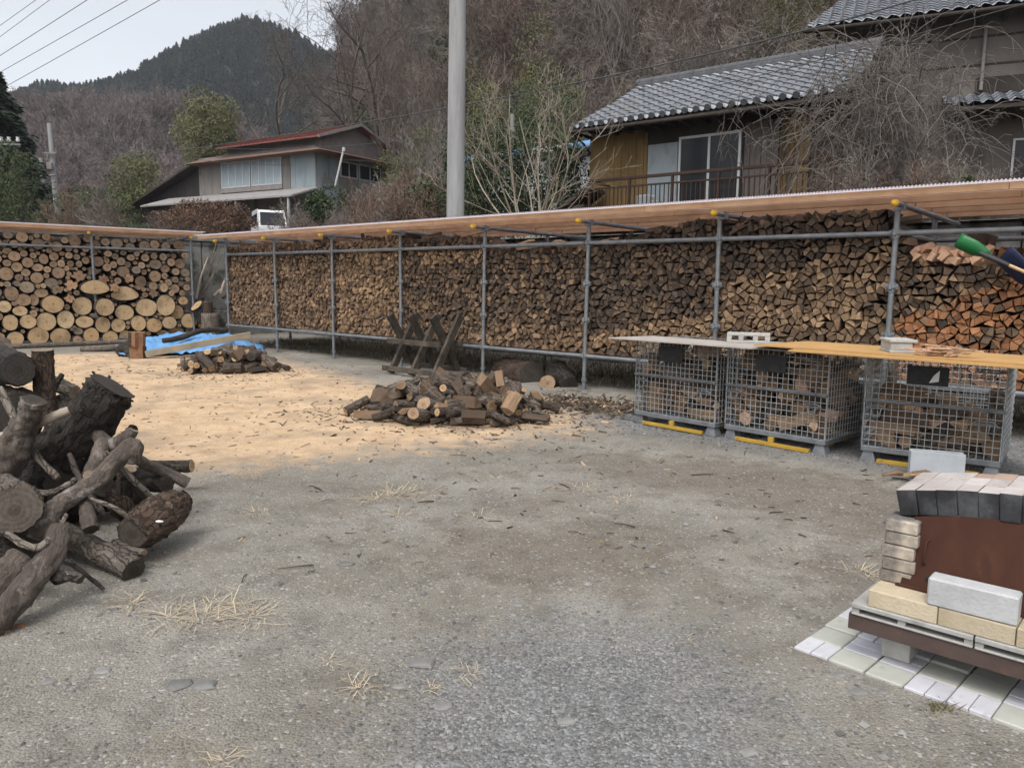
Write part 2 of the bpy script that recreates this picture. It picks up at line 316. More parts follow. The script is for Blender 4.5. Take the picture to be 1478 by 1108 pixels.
M['stone'] = mat('field_stone', [(.12, .12, .115), (.18, .178, .17), (.25, .245, .23)], 9, rough=.95, bmp=.5, bdist=.01, per='object', vary=.3)
M['straw'] = mat('dry_straw', [(.34, .275, .185), (.52, .445, .33)], 9, rough=.9, bmp=0, per='island', vary=.2)
M['chips'] = mat('wood_chips', [(.10, .075, .05), (.24, .17, .11), (.42, .31, .2)], 3, rough=.95, bmp=0, per='island', vary=.6)
M['chips_dark'] = mat('bark_chips', [(.045, .034, .026), (.10, .075, .055)], 3, rough=.95, bmp=0, per='island', vary=.5)
M['pebbles'] = mat('pebbles', [(.10, .10, .098), (.165, .162, .156), (.24, .235, .225)], 2, rough=.9, bmp=.2, per='island', vary=.5)
M['twig'] = mat('bare_twig', [(.085, .068, .058), (.135, .11, .095)], 3, rough=.95, bmp=0, per='object', vary=.25)
M['twig_grey'] = mat('grey_twig', [(.15, .13, .115), (.22, .19, .17)], 3, rough=.95, bmp=0, per='island', vary=.35)
M['twig_pale'] = mat('pale_twig', [(.25, .21, .165), (.33, .28, .22)], 3, rough=.95, bmp=0, per='island', vary=.2)
M['twig_red'] = mat('brown_twig', [(.10, .07, .055), (.16, .11, .085)], 3, rough=.95, bmp=0, per='island', vary=.4)
M['twig_far'] = mat('far_twig', [(.088, .079, .072), (.145, .13, .118)], 3, rough=.95, bmp=0, per='object', vary=.3)
M['twig_ridge'] = mat('ridge_twig', [(.13, .105, .10), (.20, .165, .158)], 3, rough=.95, bmp=0, per='object', vary=.3)
M['vine'] = mat('vine_stem', [(.095, .083, .074), (.165, .145, .13)], 3, rough=.95, bmp=0, per='island', vary=.4)
M['trunk'] = mat('trunk_bark', [(.055, .045, .038), (.12, .10, .085)], 6, (1, 1, .4), rough=.95, bmp=.5)
def leafm(name, c1, c2, vary=.4):
    m = mat(name, [c1, c2], 2.5, rough=.6, bmp=0, per='island', vary=vary); return m
M['leaf_dark'] = leafm('leaf_dark', (.018, .032, .012), (.045, .068, .025))
M['leaf_mid'] = leafm('leaf_mid', (.035, .055, .02), (.075, .095, .04))
M['leaf_olive'] = leafm('leaf_olive', (.075, .085, .03), (.14, .14, .055))
M['leaf_bamboo'] = leafm('leaf_bamboo', (.09, .095, .042), (.165, .16, .078))
M['leaf_conifer'] = leafm('leaf_conifer', (.014, .024, .014), (.03, .045, .024))
M['leaf_far'] = leafm('leaf_far', (.022, .034, .025), (.042, .055, .038), .25)
M['leaf_brown'] = leafm('leaf_brown', (.085, .05, .032), (.15, .09, .06))
M['leaf_weed'] = leafm('leaf_weed', (.06, .06, .028), (.19, .16, .09), .6)
M['litter_ground'] = mat('leaf_litter', [(.055, .045, .034), (.10, .08, .06), (.15, .12, .088)], .35, rough=1, bmp=.6, bdist=.15, detail=10)
M['far_ground'] = mat('far_hill_ground', [(.06, .05, .045), (.10, .085, .075)], .08, rough=1, bmp=.5, bdist=.5)
M['mtn_ground'] = mat('mountain_ground', [(.018, .024, .020), (.035, .04, .032)], .05, rough=1, bmp=.5, bdist=1)
# houses
M['ochre'] = mat('ochre_siding', [(.115, .072, .028), (.165, .108, .042), (.20, .132, .055)], 1.6, (1, 1, .35), .85, .2, spots=[((.075, .054, .03), 1.3, .56)])
M['taupe_wall'] = mat('taupe_wall', [(.085, .074, .066), (.115, .10, .09), (.135, .12, .108)], 1.2, (1, 1, .4), .9, .2, spots=[((.065, .057, .05), .9, .6)])
M['dark_wall'] = mat('dark_boards', [(.022, .019, .017), (.045, .038, .033)], 3, (1, 1, .3), .9, .3)
M['grey_wall'] = mat('grey_board_wall', [(0.128, 0.117, 0.111), (0.170, 0.156, 0.146), (0.200, 0.186, 0.177)], 1.2, (0.850, 0.867, 0.354), .9, .2, spots=[((0.102, 0.091, 0.084), .9, .6)])
M['blue_wall'] = mat('pale_blue_panel', [(0.173, 0.212, 0.235), (0.223, 0.265, 0.283), (0.259, 0.282, 0.297)], 1.5, (0.720, 0.706, 0.346), .8, .15, spots=[((0.180, 0.169, 0.162), 1.4, .56)])
M['white_wall'] = mat('whitish_wall', [(0.336, 0.376, 0.392), (0.416, 0.448, 0.456)], 1.5, rough=.9, bmp=.15, spots=[((0.264, 0.288, 0.288), 1.6, .6)])
M['tile_roof'] = mat('tile_roof_glaze', [(.14, .15, .165), (.22, .235, .26), (.30, .315, .345)], 3.2, rough=.32, bmp=.15, spots=[((.10, .10, .105), 2.2, .6)])
M['tile_dark'] = mat('ridge_tile', [(.055, .057, .062), (.10, .103, .11)], 4, rough=.4, bmp=.2)
M['red_roof'] = mat('red_tin_roof', [(0.120, 0.040, 0.031), (0.176, 0.057, 0.044), (0.200, 0.079, 0.066)], 1.2, rough=.6, bmp=.15, spots=[((0.096, 0.053, 0.040), 2, .6)])
M['rust_trim'] = mat('rusty_trim', [(.10, .055, .04), (.18, .11, .085)], 3, rough=.8, bmp=.2)
M['grey_trim'] = mat('grey_trim', [(.17, .155, .145), (.24, .22, .21)], 3, rough=.8, bmp=.2)
M['tin'] = mat('pale_tin', [(0.223, 0.211, 0.205), (0.285, 0.273, 0.267)], 2, rough=.55, bmp=.1, spots=[((0.155, 0.112, 0.087), 2, .62)])
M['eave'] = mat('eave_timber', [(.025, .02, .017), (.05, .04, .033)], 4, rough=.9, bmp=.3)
M['rail'] = mat('rusty_railing', [(0.028, 0.015, 0.011), (0.050, 0.028, 0.020)], 6, rough=.8, bmp=.3)
M['alu'] = mat('window_frame', [(.38, .385, .39), (.46, .465, .47)], 5, rough=.45, bmp=0, metal=.2)
m, nt_, b = new_mat('dark_glass'); b.inputs['Base Color'].default_value = (.012, .014, .017, 1); b.inputs['Roughness'].default_value = .15; b.inputs['Specular IOR Level'].default_value = .25; M['glass'] = m
M['curtain'] = mat('curtain', [(.20, .26, .30), (.33, .38, .40)], 3, (4, 4, .4), .8, .3)
M['white_metal'] = mat('white_metal', [(.60, .60, .60), (.68, .68, .68)], 4, rough=.4, bmp=.05)
M['van_paint'] = mat('van_paint', [(.58, .59, .60), (.64, .65, .66)], 3, rough=.25, bmp=0)
M['cable'] = mat('cable', [(.05, .05, .053), (.08, .08, .083)], 3, rough=.7, bmp=0)
M['rubber'] = mat('rubber', [(.015, .015, .015), (.025, .025, .025)], 3, rough=.9, bmp=0)
# ------------------------------------------------------------------ layout shared by several builders
RE, RN = V((1.40, -1.228, 0)), V((.659, .752, 0))          # right rack: one bay along, and towards its back
RO = V((-6.04, 16.24, 0)); BAY = RE.length
RF = Frame(RO, RE, RN)                                     # a along the rack (m), b to the back, z
LE, LN = V((.748, .665, 0)), V((-.665, .748, 0))
LO = V((-10.08, 15.0, 0)); LF = Frame(LO, LE, LN)
def wall_y(x):
    return min(16.35+.889*(x+11.28), 20.75-.876*(x+6.33))
def soft(x, k=3.0): return math.log(1+math.exp(max(-30, min(30, x/k))))*k
def lerp_tab(tab, x):
    if x <= tab[0][0]: return tab[0][1]
    for (a, p), (b, q) in zip(tab, tab[1:]):
        if x <= b: return p+(q-p)*(x-a)/(b-a)
    return tab[-1][1]
H2TAB = [(-180, 15), (-117, 22), (-104, 27), (-97, 30), (-86, 30), (-76, 31), (-65, 26), (-54, 20), (-40, 12), (-20, 5), (0, 0)]
def terrain(x, y):
    d = max(0.0, y - wall_y(x))
    h = 2.25 + .03*min(d, 60)*min(1, d/4)
    q = min(90, (y-50)*.8 + (x+12)*.6)
    fd = max(0.0, min(1.0, (x+.255*y+2)/20)); fd = fd*fd*(3-2*fd)
    h += .75*soft(q, 4.0)*fd
    h += lerp_tab(H2TAB, x)*math.exp(-((y-178)/48.0)**2)*.98
    h += .25*nz((x, y, 0), .12)*min(1, d/6) + 1.2*nz((x, y, 3), .03)*min(1, max(0, q)/20)
    return h
SAW = [(-9.2, 13.6), (-6.2, 15.0), (-4.3, 13.6), (-3.2, 12.2), (-1.8, 10.2), (-.4, 9.0), (.7, 8.3), (.75, 7.3), (-.1, 6.55), (-1.3, 5.9), (-2.4, 5.35), (-4.5, 5.6), (-7, 8), (-10, 11)]
def sdf(poly, x, y):
    ins = False; dm = 1e9; n = len(poly)
    for i in range(n):
        x0, y0 = poly[i]; x1, y1 = poly[(i+1) % n]
        if (y0 > y) != (y1 > y) and x < (x1-x0)*(y-y0)/(y1-y0)+x0: ins = not ins
        dx, dy = x1-x0, y1-y0; t = max(0, min(1, ((x-x0)*dx+(y-y0)*dy)/(dx*dx+dy*dy)))
        dm = min(dm, math.hypot(x-x0-t*dx, y-y0-t*dy))
    return dm if ins else -dm
GRAV = [[(.6, 7.6), (1.6, 6.7), (2.9, 5.7), (3.9, 4.7), (5.5, 4.5), (5.5, 6.5), (2.2, 9.6), (.8, 8.6)],
        [(-.35, 2.25), (-.25, 2.75), (.25, 3.05), (.75, 2.85), (.85, 2.3), (.7, 1.6), (-.4, 1.6)]]
DIRT = [[(.4, 6.6), (2.4, 5.6), (3.6, 4.5), (3.2, 3.6), (1.9, 4.0), (1.3, 5.0), (.4, 5.6)], [(-.4, 4.3), (.7, 4.3), (.9, 3.6), (.1, 3.3), (-.5, 3.7)], [(1.2, 3.9), (2.0, 3.9), (2.2, 3.1), (1.55, 2.95)]]
PADP = [(1.05, 2.80), (2.70, 1.10), (3.6, 1.95), (1.92, 3.68)]
def gz(x, y):
    s = .012*nz((x, y, 0), .9) + .006*nz((x, y, 5), 3.1)
    a = sdf(SAW, x, y)
    if a > -.5: s += .03*min(1, (a+.5)/1.2)*(.7+.6*nz((x, y, 9), 1.3))
    k = max(0.0, min(1.0, sdf(PADP, x, y)/.12+.8)) if x > .7 and y < 4 else 0
    return s*(1-k)*max(0.0, 1-max(0, math.hypot(x, y-8)-12)/6)-.006*k
def axis(lo, a, b, hi, st):
    out = [a+i*st for i in range(int((b-a)/st)+1)]
    g = st; x = out[0]
    left = []
    while x > lo: g *= 1.5; x -= g; left.append(x)
    x = out[-1]; g = st
    while x < hi: g *= 1.5; x += g; out.append(x)
    return left[::-1]+out
gx = axis(-420, -11, 6, 420, .11); gy = axis(-40, .8, 18, 520, .11)
mb = MB(); nx_ = len(gx)
mb.v = [(x, y, gz(x, y) if (-13 < x < 8 and y < 20) else 0.0) for y in gy for x in gx]
mb.f = [(j*nx_+i, j*nx_+i+1, (j+1)*nx_+i+1, (j+1)*nx_+i) for j in range(len(gy)-1) for i in range(nx_-1)]
mb.m = [0]*len(mb.f); mb.sm = [True]*len(mb.f)
# yard surface: packed grey dirt with grit, a spread of sawdust, blue-grey crushed stone and brown soil
m, nt, b = new_mat('yard_dirt'); v = coords(nt)
def attr(n):
    a = nt.nodes.new('ShaderNodeAttribute'); a.attribute_name = n; return a.outputs['Fac']
n_big = noise_node(nt, v, .9, 7, .62); n_mid = noise_node(nt, v, 4.5, 7, .65); n_fine = noise_node(nt, v, 45, 6, .75); n_vf = noise_node(nt, v, 160, 3, .7)
r = ramp_node(nt, [(.27, (.146, .131, .106)), (.43, (.204, .189, .160)), (.57, (.251, .236, .205)), (.74, (.299, .285, .251))]); nt.links.new(n_big, r.inputs[0])
c = mix_rgb(nt, r.outputs[0], (.115, .103, .086), smap(nt, n_mid, .48, .70, 0, .62))
c = mix_rgb(nt, c, (.17, .138, .102), smap(nt, noise_node(nt, v, 1.7, 6, .6, dist=.4), .55, .72, 0, .5))
dirt = smap(nt, math_node(nt, 'ADD', attr('soil'), math_node(nt, 'MULTIPLY', math_node(nt, 'SUBTRACT', n_mid, .5), 1.6)), -.25, .35)
c = mix_rgb(nt, c, (.125, .103, .08), math_node(nt, 'MULTIPLY', dirt, .5))
vo = nt.nodes.new('ShaderNodeTexVoronoi'); vo.inputs['Scale'].default_value = 210; nt.links.new(v, vo.inputs['Vector'])
vo2 = nt.nodes.new('ShaderNodeTexVoronoi'); vo2.inputs['Scale'].default_value = 95; nt.links.new(v, vo2.inputs['Vector'])
sepc = nt.nodes.new('ShaderNodeSeparateColor'); nt.links.new(vo.outputs['Color'], sepc.inputs[0])
sep2 = nt.nodes.new('ShaderNodeSeparateColor'); nt.links.new(vo2.outputs['Color'], sep2.inputs[0])
grit = smap(nt, sepc.outputs[0], 0, 1, .72, 1.30)
cbn = nt.nodes.new('ShaderNodeCombineColor'); [nt.links.new(grit, cbn.inputs[i]) for i in range(3)]
c = mix_rgb(nt, c, cbn.outputs[0], .8, 'MULTIPLY')
c = mix_rgb(nt, c, (.46, .45, .43), smap(nt, sep2.outputs[1], .95, .97, 0, .5))
c = mix_rgb(nt, c, (.06, .055, .05), smap(nt, sep2.outputs[2], .93, .95, 0, .4))
gr_c = ramp_node(nt, [(0, (.08, .085, .09)), (.5, (.16, .169, .18)), (.85, (.24, .25, .262)), (1, (.38, .39, .40))]); nt.links.new(sep2.outputs[0], gr_c.inputs[0])
grav = smap(nt, math_node(nt, 'ADD', attr('gravel'), math_node(nt, 'MULTIPLY', math_node(nt, 'SUBTRACT', noise_node(nt, v, 6, 7, .7), .5), 2.0)), -.35, .5)
c = mix_rgb(nt, c, gr_c.outputs[0], math_node(nt, 'MULTIPLY', grav, .7))
sr = ramp_node(nt, [(.3, (.40, .275, .165)), (.5, (.53, .38, .24)), (.7, (.64, .475, .315))]); nt.links.new(noise_node(nt, v, 3.2, 8, .7), sr.inputs[0])
scol = mix_rgb(nt, sr.outputs[0], (.27, .185, .115), smap(nt, n_fine, .48, .75, 0, .75)); scol = mix_rgb(nt, scol, (.70, .56, .41), smap(nt, n_vf, .55, .8, 0, .6))
scol = mix_rgb(nt, scol, (.23, .19, .145), smap(nt, noise_node(nt, v, 1.3, 7, .68), .48, .68, 0, .7))
sawf = smap(nt, math_node(nt, 'ADD', math_node(nt, 'ADD', attr('sawdust'), math_node(nt, 'MULTIPLY', math_node(nt, 'SUBTRACT', n_mid, .5), 1.7)), math_node(nt, 'MULTIPLY', math_node(nt, 'SUBTRACT', n_fine, .5), 1.5)), -.25, .4)
c = mix_rgb(nt, c, scol, sawf)
nt.links.new(c, b.inputs['Base Color']); b.inputs['Roughness'].default_value = .95; b.inputs['Specular IOR Level'].default_value = .15
hgt = math_node(nt, 'ADD', math_node(nt, 'MULTIPLY', n_fine, .5), math_node(nt, 'ADD', math_node(nt, 'MULTIPLY', vo2.outputs['Distance'], -.35), math_node(nt, 'MULTIPLY', n_mid, 1.2)))
bump(nt, b, hgt, .85, .022)
g = mb.build('ground', m); tag(g, kind='structure')
me = g.data
for nm in ('sawdust', 'gravel', 'soil'): me.attributes.new(nm, 'FLOAT', 'POINT')
av = {k: [] for k in ('sawdust', 'gravel', 'soil')}
for (x, y, z) in mb.v:
    if -13 < x < 8 and 0 < y < 19:
        av['sawdust'].append(max(-1, min(1, sdf(SAW, x, y)*.9)))
        av['gravel'].append(max(max(-1, min(1, sdf(p, x, y)*1.6)) for p in GRAV)); av['soil'].append(max(max(-1, min(1, sdf(p, x, y)*1.6)) for p in DIRT))
    else:
        for k in av: av[k].append(-1.0)
for k in av: me.attributes[k].data.foreach_set('value', av[k])
# terrace and hillside behind the racks
mb = MB(); xs = []
x = -260.0
while x < 230: xs.append(x); x += 1.0 if -30 < x < 25 else 4.0
ds = [0, .4, .9, 1.6]
while ds[-1] < 330: ds.append(ds[-1]+max(1.0, min(5, ds[-1]*.06)))
for d in ds:
    for x in xs:
        yy = max(wall_y(x), -20 - .0*x) + d
        mb.v.append((x, yy, terrain(x, yy)))
n = len(xs)
mb.f = [(j*n+i, j*n+i+1, (j+1)*n+i+1, (j+1)*n+i) for j in range(len(ds)-1) for i in range(n-1)]
mb.m = [0]*len(mb.f); mb.sm = [True]*len(mb.f)
tag(mb.build('hillside', M['litter_ground']), kind='structure')
# far mountain
MT = [(-420, 80), (-282, 92), (-259, 100), (-232, 100), (-210, 106), (-190, 116), (-171, 126), (-156, 134), (-145, 137), (-129, 134), (-118, 129), (-106, 122), (-84, 115), (-53, 108), (0, 100), (120, 92), (300, 80)]
def mountain(x, y):
    h = lerp_tab(MT, x); t = (y-430)/150.0
    f = max(0, 1-abs(t)**1.25) if t < 0 else max(0, 1-t*t*.3)
    return h*f + 4*nz((x, y, 0), .02) + 2*nz((x, y, 4), .06) - 1
mb = MB(); mx_ = [-420+i*9 for i in range(82)]; my_ = [285+i*9 for i in range(28)]
mb.v = [(x, y, mountain(x, y)) for y in my_ for x in mx_]; n = len(mx_)
mb.f = [(j*n+i, j*n+i+1, (j+1)*n+i+1, (j+1)*n+i) for j in range(len(my_)-1) for i in range(n-1)]
mb.m = [0]*len(mb.f); mb.sm = [True]*len(mb.f)
tag(mb.build('mountain', M['mtn_ground']), kind='structure')
# retaining wall behind the racks
mb = MB()
wx = [-20+i*.5 for i in range(28)]
WA = Frame((-6.33, 20.75), (-.748, -.665), (-.665, .748))
for k in range(9):
    a0 = k*2.0; mb.bbox((a0+.01, .02, -.2), (a0+1.99, .3, 2.34), WA, b=.02)
mb.bbox((-.2, -.03, 2.34), (18, .33, 2.46), WA, b=.02)
mb.bbox((.3, -.35, -.1), (6, -.0, .62), WA, b=.02)
o = mb.build('retaining_wall', M['concrete_old'], origin=WA(0, 0, 0)); tag(o, 'dark stained concrete retaining wall showing in the gap between the two racks', 'wall')
WB = Frame((-6.33, 20.75), (.752, -.659), (.659, .752)); mb = MB()
for k in range(16):
    for j in range(5):
        mb.bbox((k*1.2-(j % 2)*.6+.01, .05*j, -.2+j*.5), (k*1.2-(j % 2)*.6+1.19, .35+.05*j, .28+j*.5), WB, b=.05)
o = mb.build('stone_bank', M['concrete_old'], origin=WB(0, 0, 0)); tag(o, 'low mossy stone block bank behind the long firewood rack', 'wall')
# ------------------------------------------------------------------ scaffold pipe racks
PR = .027
def pipe(mb, a, b, r=PR, n=10): mb.tube([a, b], r, n)
def post_mesh(h, flanges, base=True):
    mb = MB(); mb.tube([(0, 0, .02), (0, 0, h)], PR, 12)
    if base:
        mb.box((-.07, -.07, 0), (.07, .07, .008)); mb.tube([(0, 0, .008), (0, 0, .14)], .016, 8); mb.tube([(0, 0, .11), (0, 0, .15)], .04, 8)
    return mb
def flange_mesh():
    mb = MB(); mb.tube([(0, 0, -.05), (0, 0, .05)], .036, 12); mb.tube([(0, 0, -.006), (0, 0, .006)], .058, 8)
    for k in range(4):
        c, s = cos(k*pi/2), sin(k*pi/2); mb.hexa([(c*.03-s*.012, s*.03+c*.012, -.03), (c*.03+s*.012, s*.03-c*.012, -.03), (c*.06+s*.012, s*.06-c*.012, -.02), (c*.06-s*.012, s*.06+c*.012, -.02),
                 (c*.03-s*.012, s*.03+c*.012, .035), (c*.03+s*.012, s*.03-c*.012, .035), (c*.06+s*.012, s*.06-c*.012, .03), (c*.06-s*.012, s*.06+c*.012, .03)])
    return mb
def add_rack(name, label, fr, posts, hp, top, bot, back, roof_a, front_ov, back_ov, n_bat, zcap, rafters_at, gs=0.0):
    root = empty(name, fr(0, 0, 0), label, 'wood shelter'); O = fr(0, 0, 0); ang = fr.ang()
    pm = post_mesh(hp, None).build('post', M['galv'], root); fm = flange_mesh().build('flange_ring', M['galv'], pm)
    first = True
    for bb in (0, back):
        for a in posts:
            p = pm if first else pm.copy()
            if not first: COL.objects.link(p); p.parent = root
            p.location = fr(a, bb, 0)-O; p.rotation_euler = (R(random.uniform(-.4, .4)), R(random.uniform(-.3, .5)), ang)
            for z in (bot, bot+.475, bot+.95, top):
                if first and z == bot: f = fm
                else: f = fm.copy(); COL.objects.link(f)
                f.parent = p; f.location = (0, 0, z)
            first = False
    a0, a1 = posts[0], posts[-1]
    for bb in (0, back):
        for z in (top, bot):
            for u, q in zip(posts, posts[1:]):
                mb = MB(); pipe(mb, fr(u+.035, bb, z), fr(q-.035, bb, z)); mb.build('rail', M['galv'], root, O)
    for a in posts:
        mb = MB(); pipe(mb, fr(a, .03, bot), fr(a, back-.03, bot)); pipe(mb, fr(a, .03, top), fr(a, back-.03, top)); mb.build('cross_tube', M['galv'], root, O)
    for a in rafters_at:
        mb = MB(); pipe(mb, fr(a+.05, -front_ov, zcap), fr(a+.05, back+back_ov, zcap-.03), PR, 10); o = mb.build('rafter', M['galv'], root, O)
        mb = MB(); c = fr(a+.05, -front_ov-.012, zcap); d = fr.n
        mb.tube([c+d*.05, c+d*.02, c, c-d*.018, c-d*.03], [.031, .037, .036, .026, .008], 14); mb.build('end_cap', M['yellow_cap'], o, O)
        mb = MB(); c = fr(a+.03, 0, zcap); mb.box((-.045, -.045, -.05), (.045, .045, .03), lambda x, y, z: c+fr.e*x+fr.n*y+V((0, 0, z))); 
        mb.tube([c+fr.n*.06-fr.e*.02, c+fr.n*.10-fr.e*.02, c+fr.n*.10+fr.e*.03], .008, 6); mb.build('clamp', M['galv'], o, O)
        for k in range(n_bat):
            bb = -front_ov-.03 + (back+front_ov+back_ov)*k/(n_bat-1)
            if k == 0: continue
            mb = MB(); c = fr(a+.05, bb+.055, zcap+.01)
            mb.tube([c+V((0, 0, -.045)), c+fr.n*.025+V((0, 0, -.04)), c+fr.n*.03+V((0, 0, .05))], .007, 6); mb.build('clip', M['galv'], o, O)
    zb = zcap+PR+.026
    for k in range(n_bat):
        bb = -front_ov-.06 + (back+front_ov+back_ov)*k/(n_bat-1); a = roof_a[0]; i = 0
        while a < roof_a[1]-.05:
            e = min(roof_a[1], a+3.64); mb = MB()
            mb.bbox((a+.002, bb, zb), (e-.002, bb+.045, zb+.066), fr, b=.003); mb.build('batten', M['batten'], root, O); a = e
    # corrugated sheet
    mb = MB(); wl = .032; na = int((roof_a[1]-roof_a[0]+.12)/wl*4); zs = zb+.066+.013
    for b_ in (-front_ov-.12, back+back_ov+.1):
        for i in range(na+1):
            a = roof_a[0]-.06+i*wl/4; mb.v.append(tuple(fr(a, b_, zs+.009*sin(i*pi/2))))
    mb.f = [(i, i+1, na+2+i, na+1+i) for i in range(na)]; mb.m = [0]*na; mb.sm = [True]*na
    mb.build('roof_sheet', M['sheet'], root, O)
    return root
PZ_R = [BAY*k for k in range(0, 10)]
add_rack('firewood_shelter', 'long scaffold pipe shelter with corrugated roof over split firewood behind the mesh cages', RF, PZ_R, 2.16, 1.92, .445, 1.48, (-.55, 17.2), .27, .95, 5, 2.19, PZ_R)
PZ_L = [-3.6, -1.35, 1.83, 3.78]
add_rack('log_shelter', 'scaffold pipe shelter with corrugated roof over round sawn log ends', LF, [-2.0, 1.72, 3.72], 2.36, 2.035, .12, 1.0, (-3.4, 3.95), .1, .5, 4, 2.33, [1.60, 3.66])

# ------------------------------------------------------------------ split firewood
def clip(poly, nx, ny, c):                       # keep nx*x+ny*y <= c
    out = []; k = len(poly)
    for i in range(k):
        p, q = poly[i], poly[(i+1) % k]; dp = nx*p[0]+ny*p[1]-c; dq = nx*q[0]+ny*q[1]-c
        if dp <= 0: out.append(p)
        if dp*dq < 0: t = dp/(dp-dq); out.append((p[0]+(q[0]-p[0])*t, p[1]+(q[1]-p[1])*t))
    return out
def area(p): return .5*sum(p[i][0]*p[(i+1) % len(p)][1]-p[(i+1) % len(p)][0]*p[i][1] for i in range(len(p)))
def centroid(p): return (sum(q[0] for q in p)/len(p), sum(q[1] for q in p)/len(p))
TOP = [(-1, 2.06), (0, 2.08), (.9, 2.1), (1.1, 2.06), (1.9, 2.12), (2.1, 2.08), (2.95, 2.12), (3.9, 2.04), (4.0, 1.865), (4.85, 1.86), (5.0, 1.89), (5.4, 1.93), (5.55, 2.06), (5.8, 2.12), (6.5, 2.13), (6.95, 2.15), (7.02, 2.02), (7.08, 1.66), (7.25, 1.62), (7.45, 1.60), (7.65, 1.50), (8, 1.45), (9, 1.5)]
BOT = .475
rg = random.Random(11)
def pack(a0, a1, sx, sz, top, b0, rr):
    pts = []; row = 0; z = b0+sz*.5; grid = {}
    while z < 2.3:
        a = a0 + (sx/2 if row % 2 else 0)
        while a < a1:
            p = (a+rr.uniform(-.40, .40)*sx, z+rr.uniform(-.38, .38)*sz); pts.append(p); a += sx
        z += sz; row += 1
    cs = sx*1.3
    for i, p in enumerate(pts): grid.setdefault((int(p[0]//cs), int(p[1]//cs)), []).append(i)
    cells = []
    for i, p in enumerate(pts):
        if p[1] > top(p[0]) + .03*nz((p[0], p[1], 0), 5): continue
        H_ = sx*1.3; poly = [(p[0]-H_, max(b0, p[1]-H_)), (p[0]+H_, max(b0, p[1]-H_)), (p[0]+H_, p[1]+H_), (p[0]-H_, p[1]+H_)]
        gx_, gy_ = int(p[0]//cs), int(p[1]//cs)
        for ii in range(gx_-2, gx_+3):
            for jj in range(gy_-2, gy_+3):
                for j in grid.get((ii, jj), ()):
                    if j == i: continue
                    q = pts[j]; nx, ny = q[0]-p[0], q[1]-p[1]
                    poly = clip(poly, nx, ny, (q[0]**2+q[1]**2-p[0]**2-p[1]**2)/2)
        if len(poly) < 3: continue
        pieces = [poly]
        if area(poly) > .9*sx*sz and rr.random() < .5:
            th = rr.uniform(0, pi); c = centroid(poly); nx, ny = cos(th), sin(th); k = nx*c[0]+ny*c[1]
            pieces = [clip(poly, nx, ny, k), clip(poly, -nx, -ny, -k)]
        for q in pieces:
            w = [v for v, nx_2 in zip(q, q[1:]+q[:1]) if math.hypot(v[0]-nx_2[0], v[1]-nx_2[1]) > .017]
            while len(w) > 4 or (len(w) == 4 and rr.random() < .25):   # drop the vertex that matters least: wedges and slabs
                k = min(range(len(w)), key=lambda i_: abs(area([w[i_-1], w[i_], w[(i_+1) % len(w)]]))); w = w[:k]+w[k+1:]
                if len(w) <= 3: break
            if len(w) >= 3 and area(w) > .0006: cells.append(w)
    return cells
def piece_geo(w, rr, L_=.34, shr=.95):
    c = centroid(w); y0 = rr.uniform(-.03, .03); tx, tz = rr.uniform(-.25, .25), rr.uniform(-.25, .25); n = len(w)
    sub = []
    for i in range(n):                          # slightly bowed edges
        p, q = w[i], w[(i+1) % n]; sub.append(p); l_ = math.hypot(q[0]-p[0], q[1]-p[1]); k = rr.uniform(-.05, .07)
        if l_ > .05: sub.append(((p[0]+q[0])/2+(q[1]-p[1])*k, (p[1]+q[1])/2-(q[0]-p[0])*k))
    n = len(sub); vs = []
    for s_, y in ((shr*.90, 0), (shr, .012), (shr*rr.uniform(.86, 1), L_)):
        for x, z in sub:
            dx, dz = (x-c[0])*s_, (z-c[1])*s_; vs.append((dx, y0+y+(tx*dx+tz*dz if y < .1 else 0), dz))
    fs = [tuple(range(n))] + [(k*n+j, k*n+n+j, k*n+n+(j+1) % n, k*n+(j+1) % n) for k in range(2) for j in range(n)] + [tuple(range(3*n-1, 2*n-1, -1))]
    return c, vs, fs
def wood_class(t, z):
    r = rg.random() + .55*nz((t*2.2, z*3.4, 0), 1.0)
    def pick(*cum):
        for k, q in cum:
            if r < q: return k
        return cum[-1][0]
    if t < 1: return pick(('brown', .35), ('tan', 1))
    if t < 2: return pick(('brown', .55), ('tan', 1))
    if t < 3: return pick(('brown', .28), ('tan', .85), ('pale', 1))
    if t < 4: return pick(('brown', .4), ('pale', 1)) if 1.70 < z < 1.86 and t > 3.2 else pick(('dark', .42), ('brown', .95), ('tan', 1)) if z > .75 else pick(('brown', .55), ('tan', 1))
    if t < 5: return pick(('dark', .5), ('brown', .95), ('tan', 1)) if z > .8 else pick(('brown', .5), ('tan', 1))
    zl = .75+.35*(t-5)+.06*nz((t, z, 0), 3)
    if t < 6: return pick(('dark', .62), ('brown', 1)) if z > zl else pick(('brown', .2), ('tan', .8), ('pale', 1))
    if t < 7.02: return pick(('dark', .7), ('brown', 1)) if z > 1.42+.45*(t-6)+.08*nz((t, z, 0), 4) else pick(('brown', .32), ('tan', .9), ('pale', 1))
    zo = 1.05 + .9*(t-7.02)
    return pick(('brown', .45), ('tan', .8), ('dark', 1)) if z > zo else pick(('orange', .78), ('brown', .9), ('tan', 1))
LAB = {'orange': 'rust-orange split firewood piece in the reddish stack above the orange boards', 'dark': 'weathered dark grey split firewood piece high in the stack behind the cages',
       'brown': 'mid brown split firewood piece in the stack behind the mesh cages', 'tan': 'light tan split firewood piece in the stack behind the mesh cages', 'pale': 'pale cream split firewood piece in the stack behind the mesh cages'}
cells = pack(-.05, 17.0, .082, .070, lambda a: lerp_tab(TOP, a/BAY), BOT, rg)
info = []
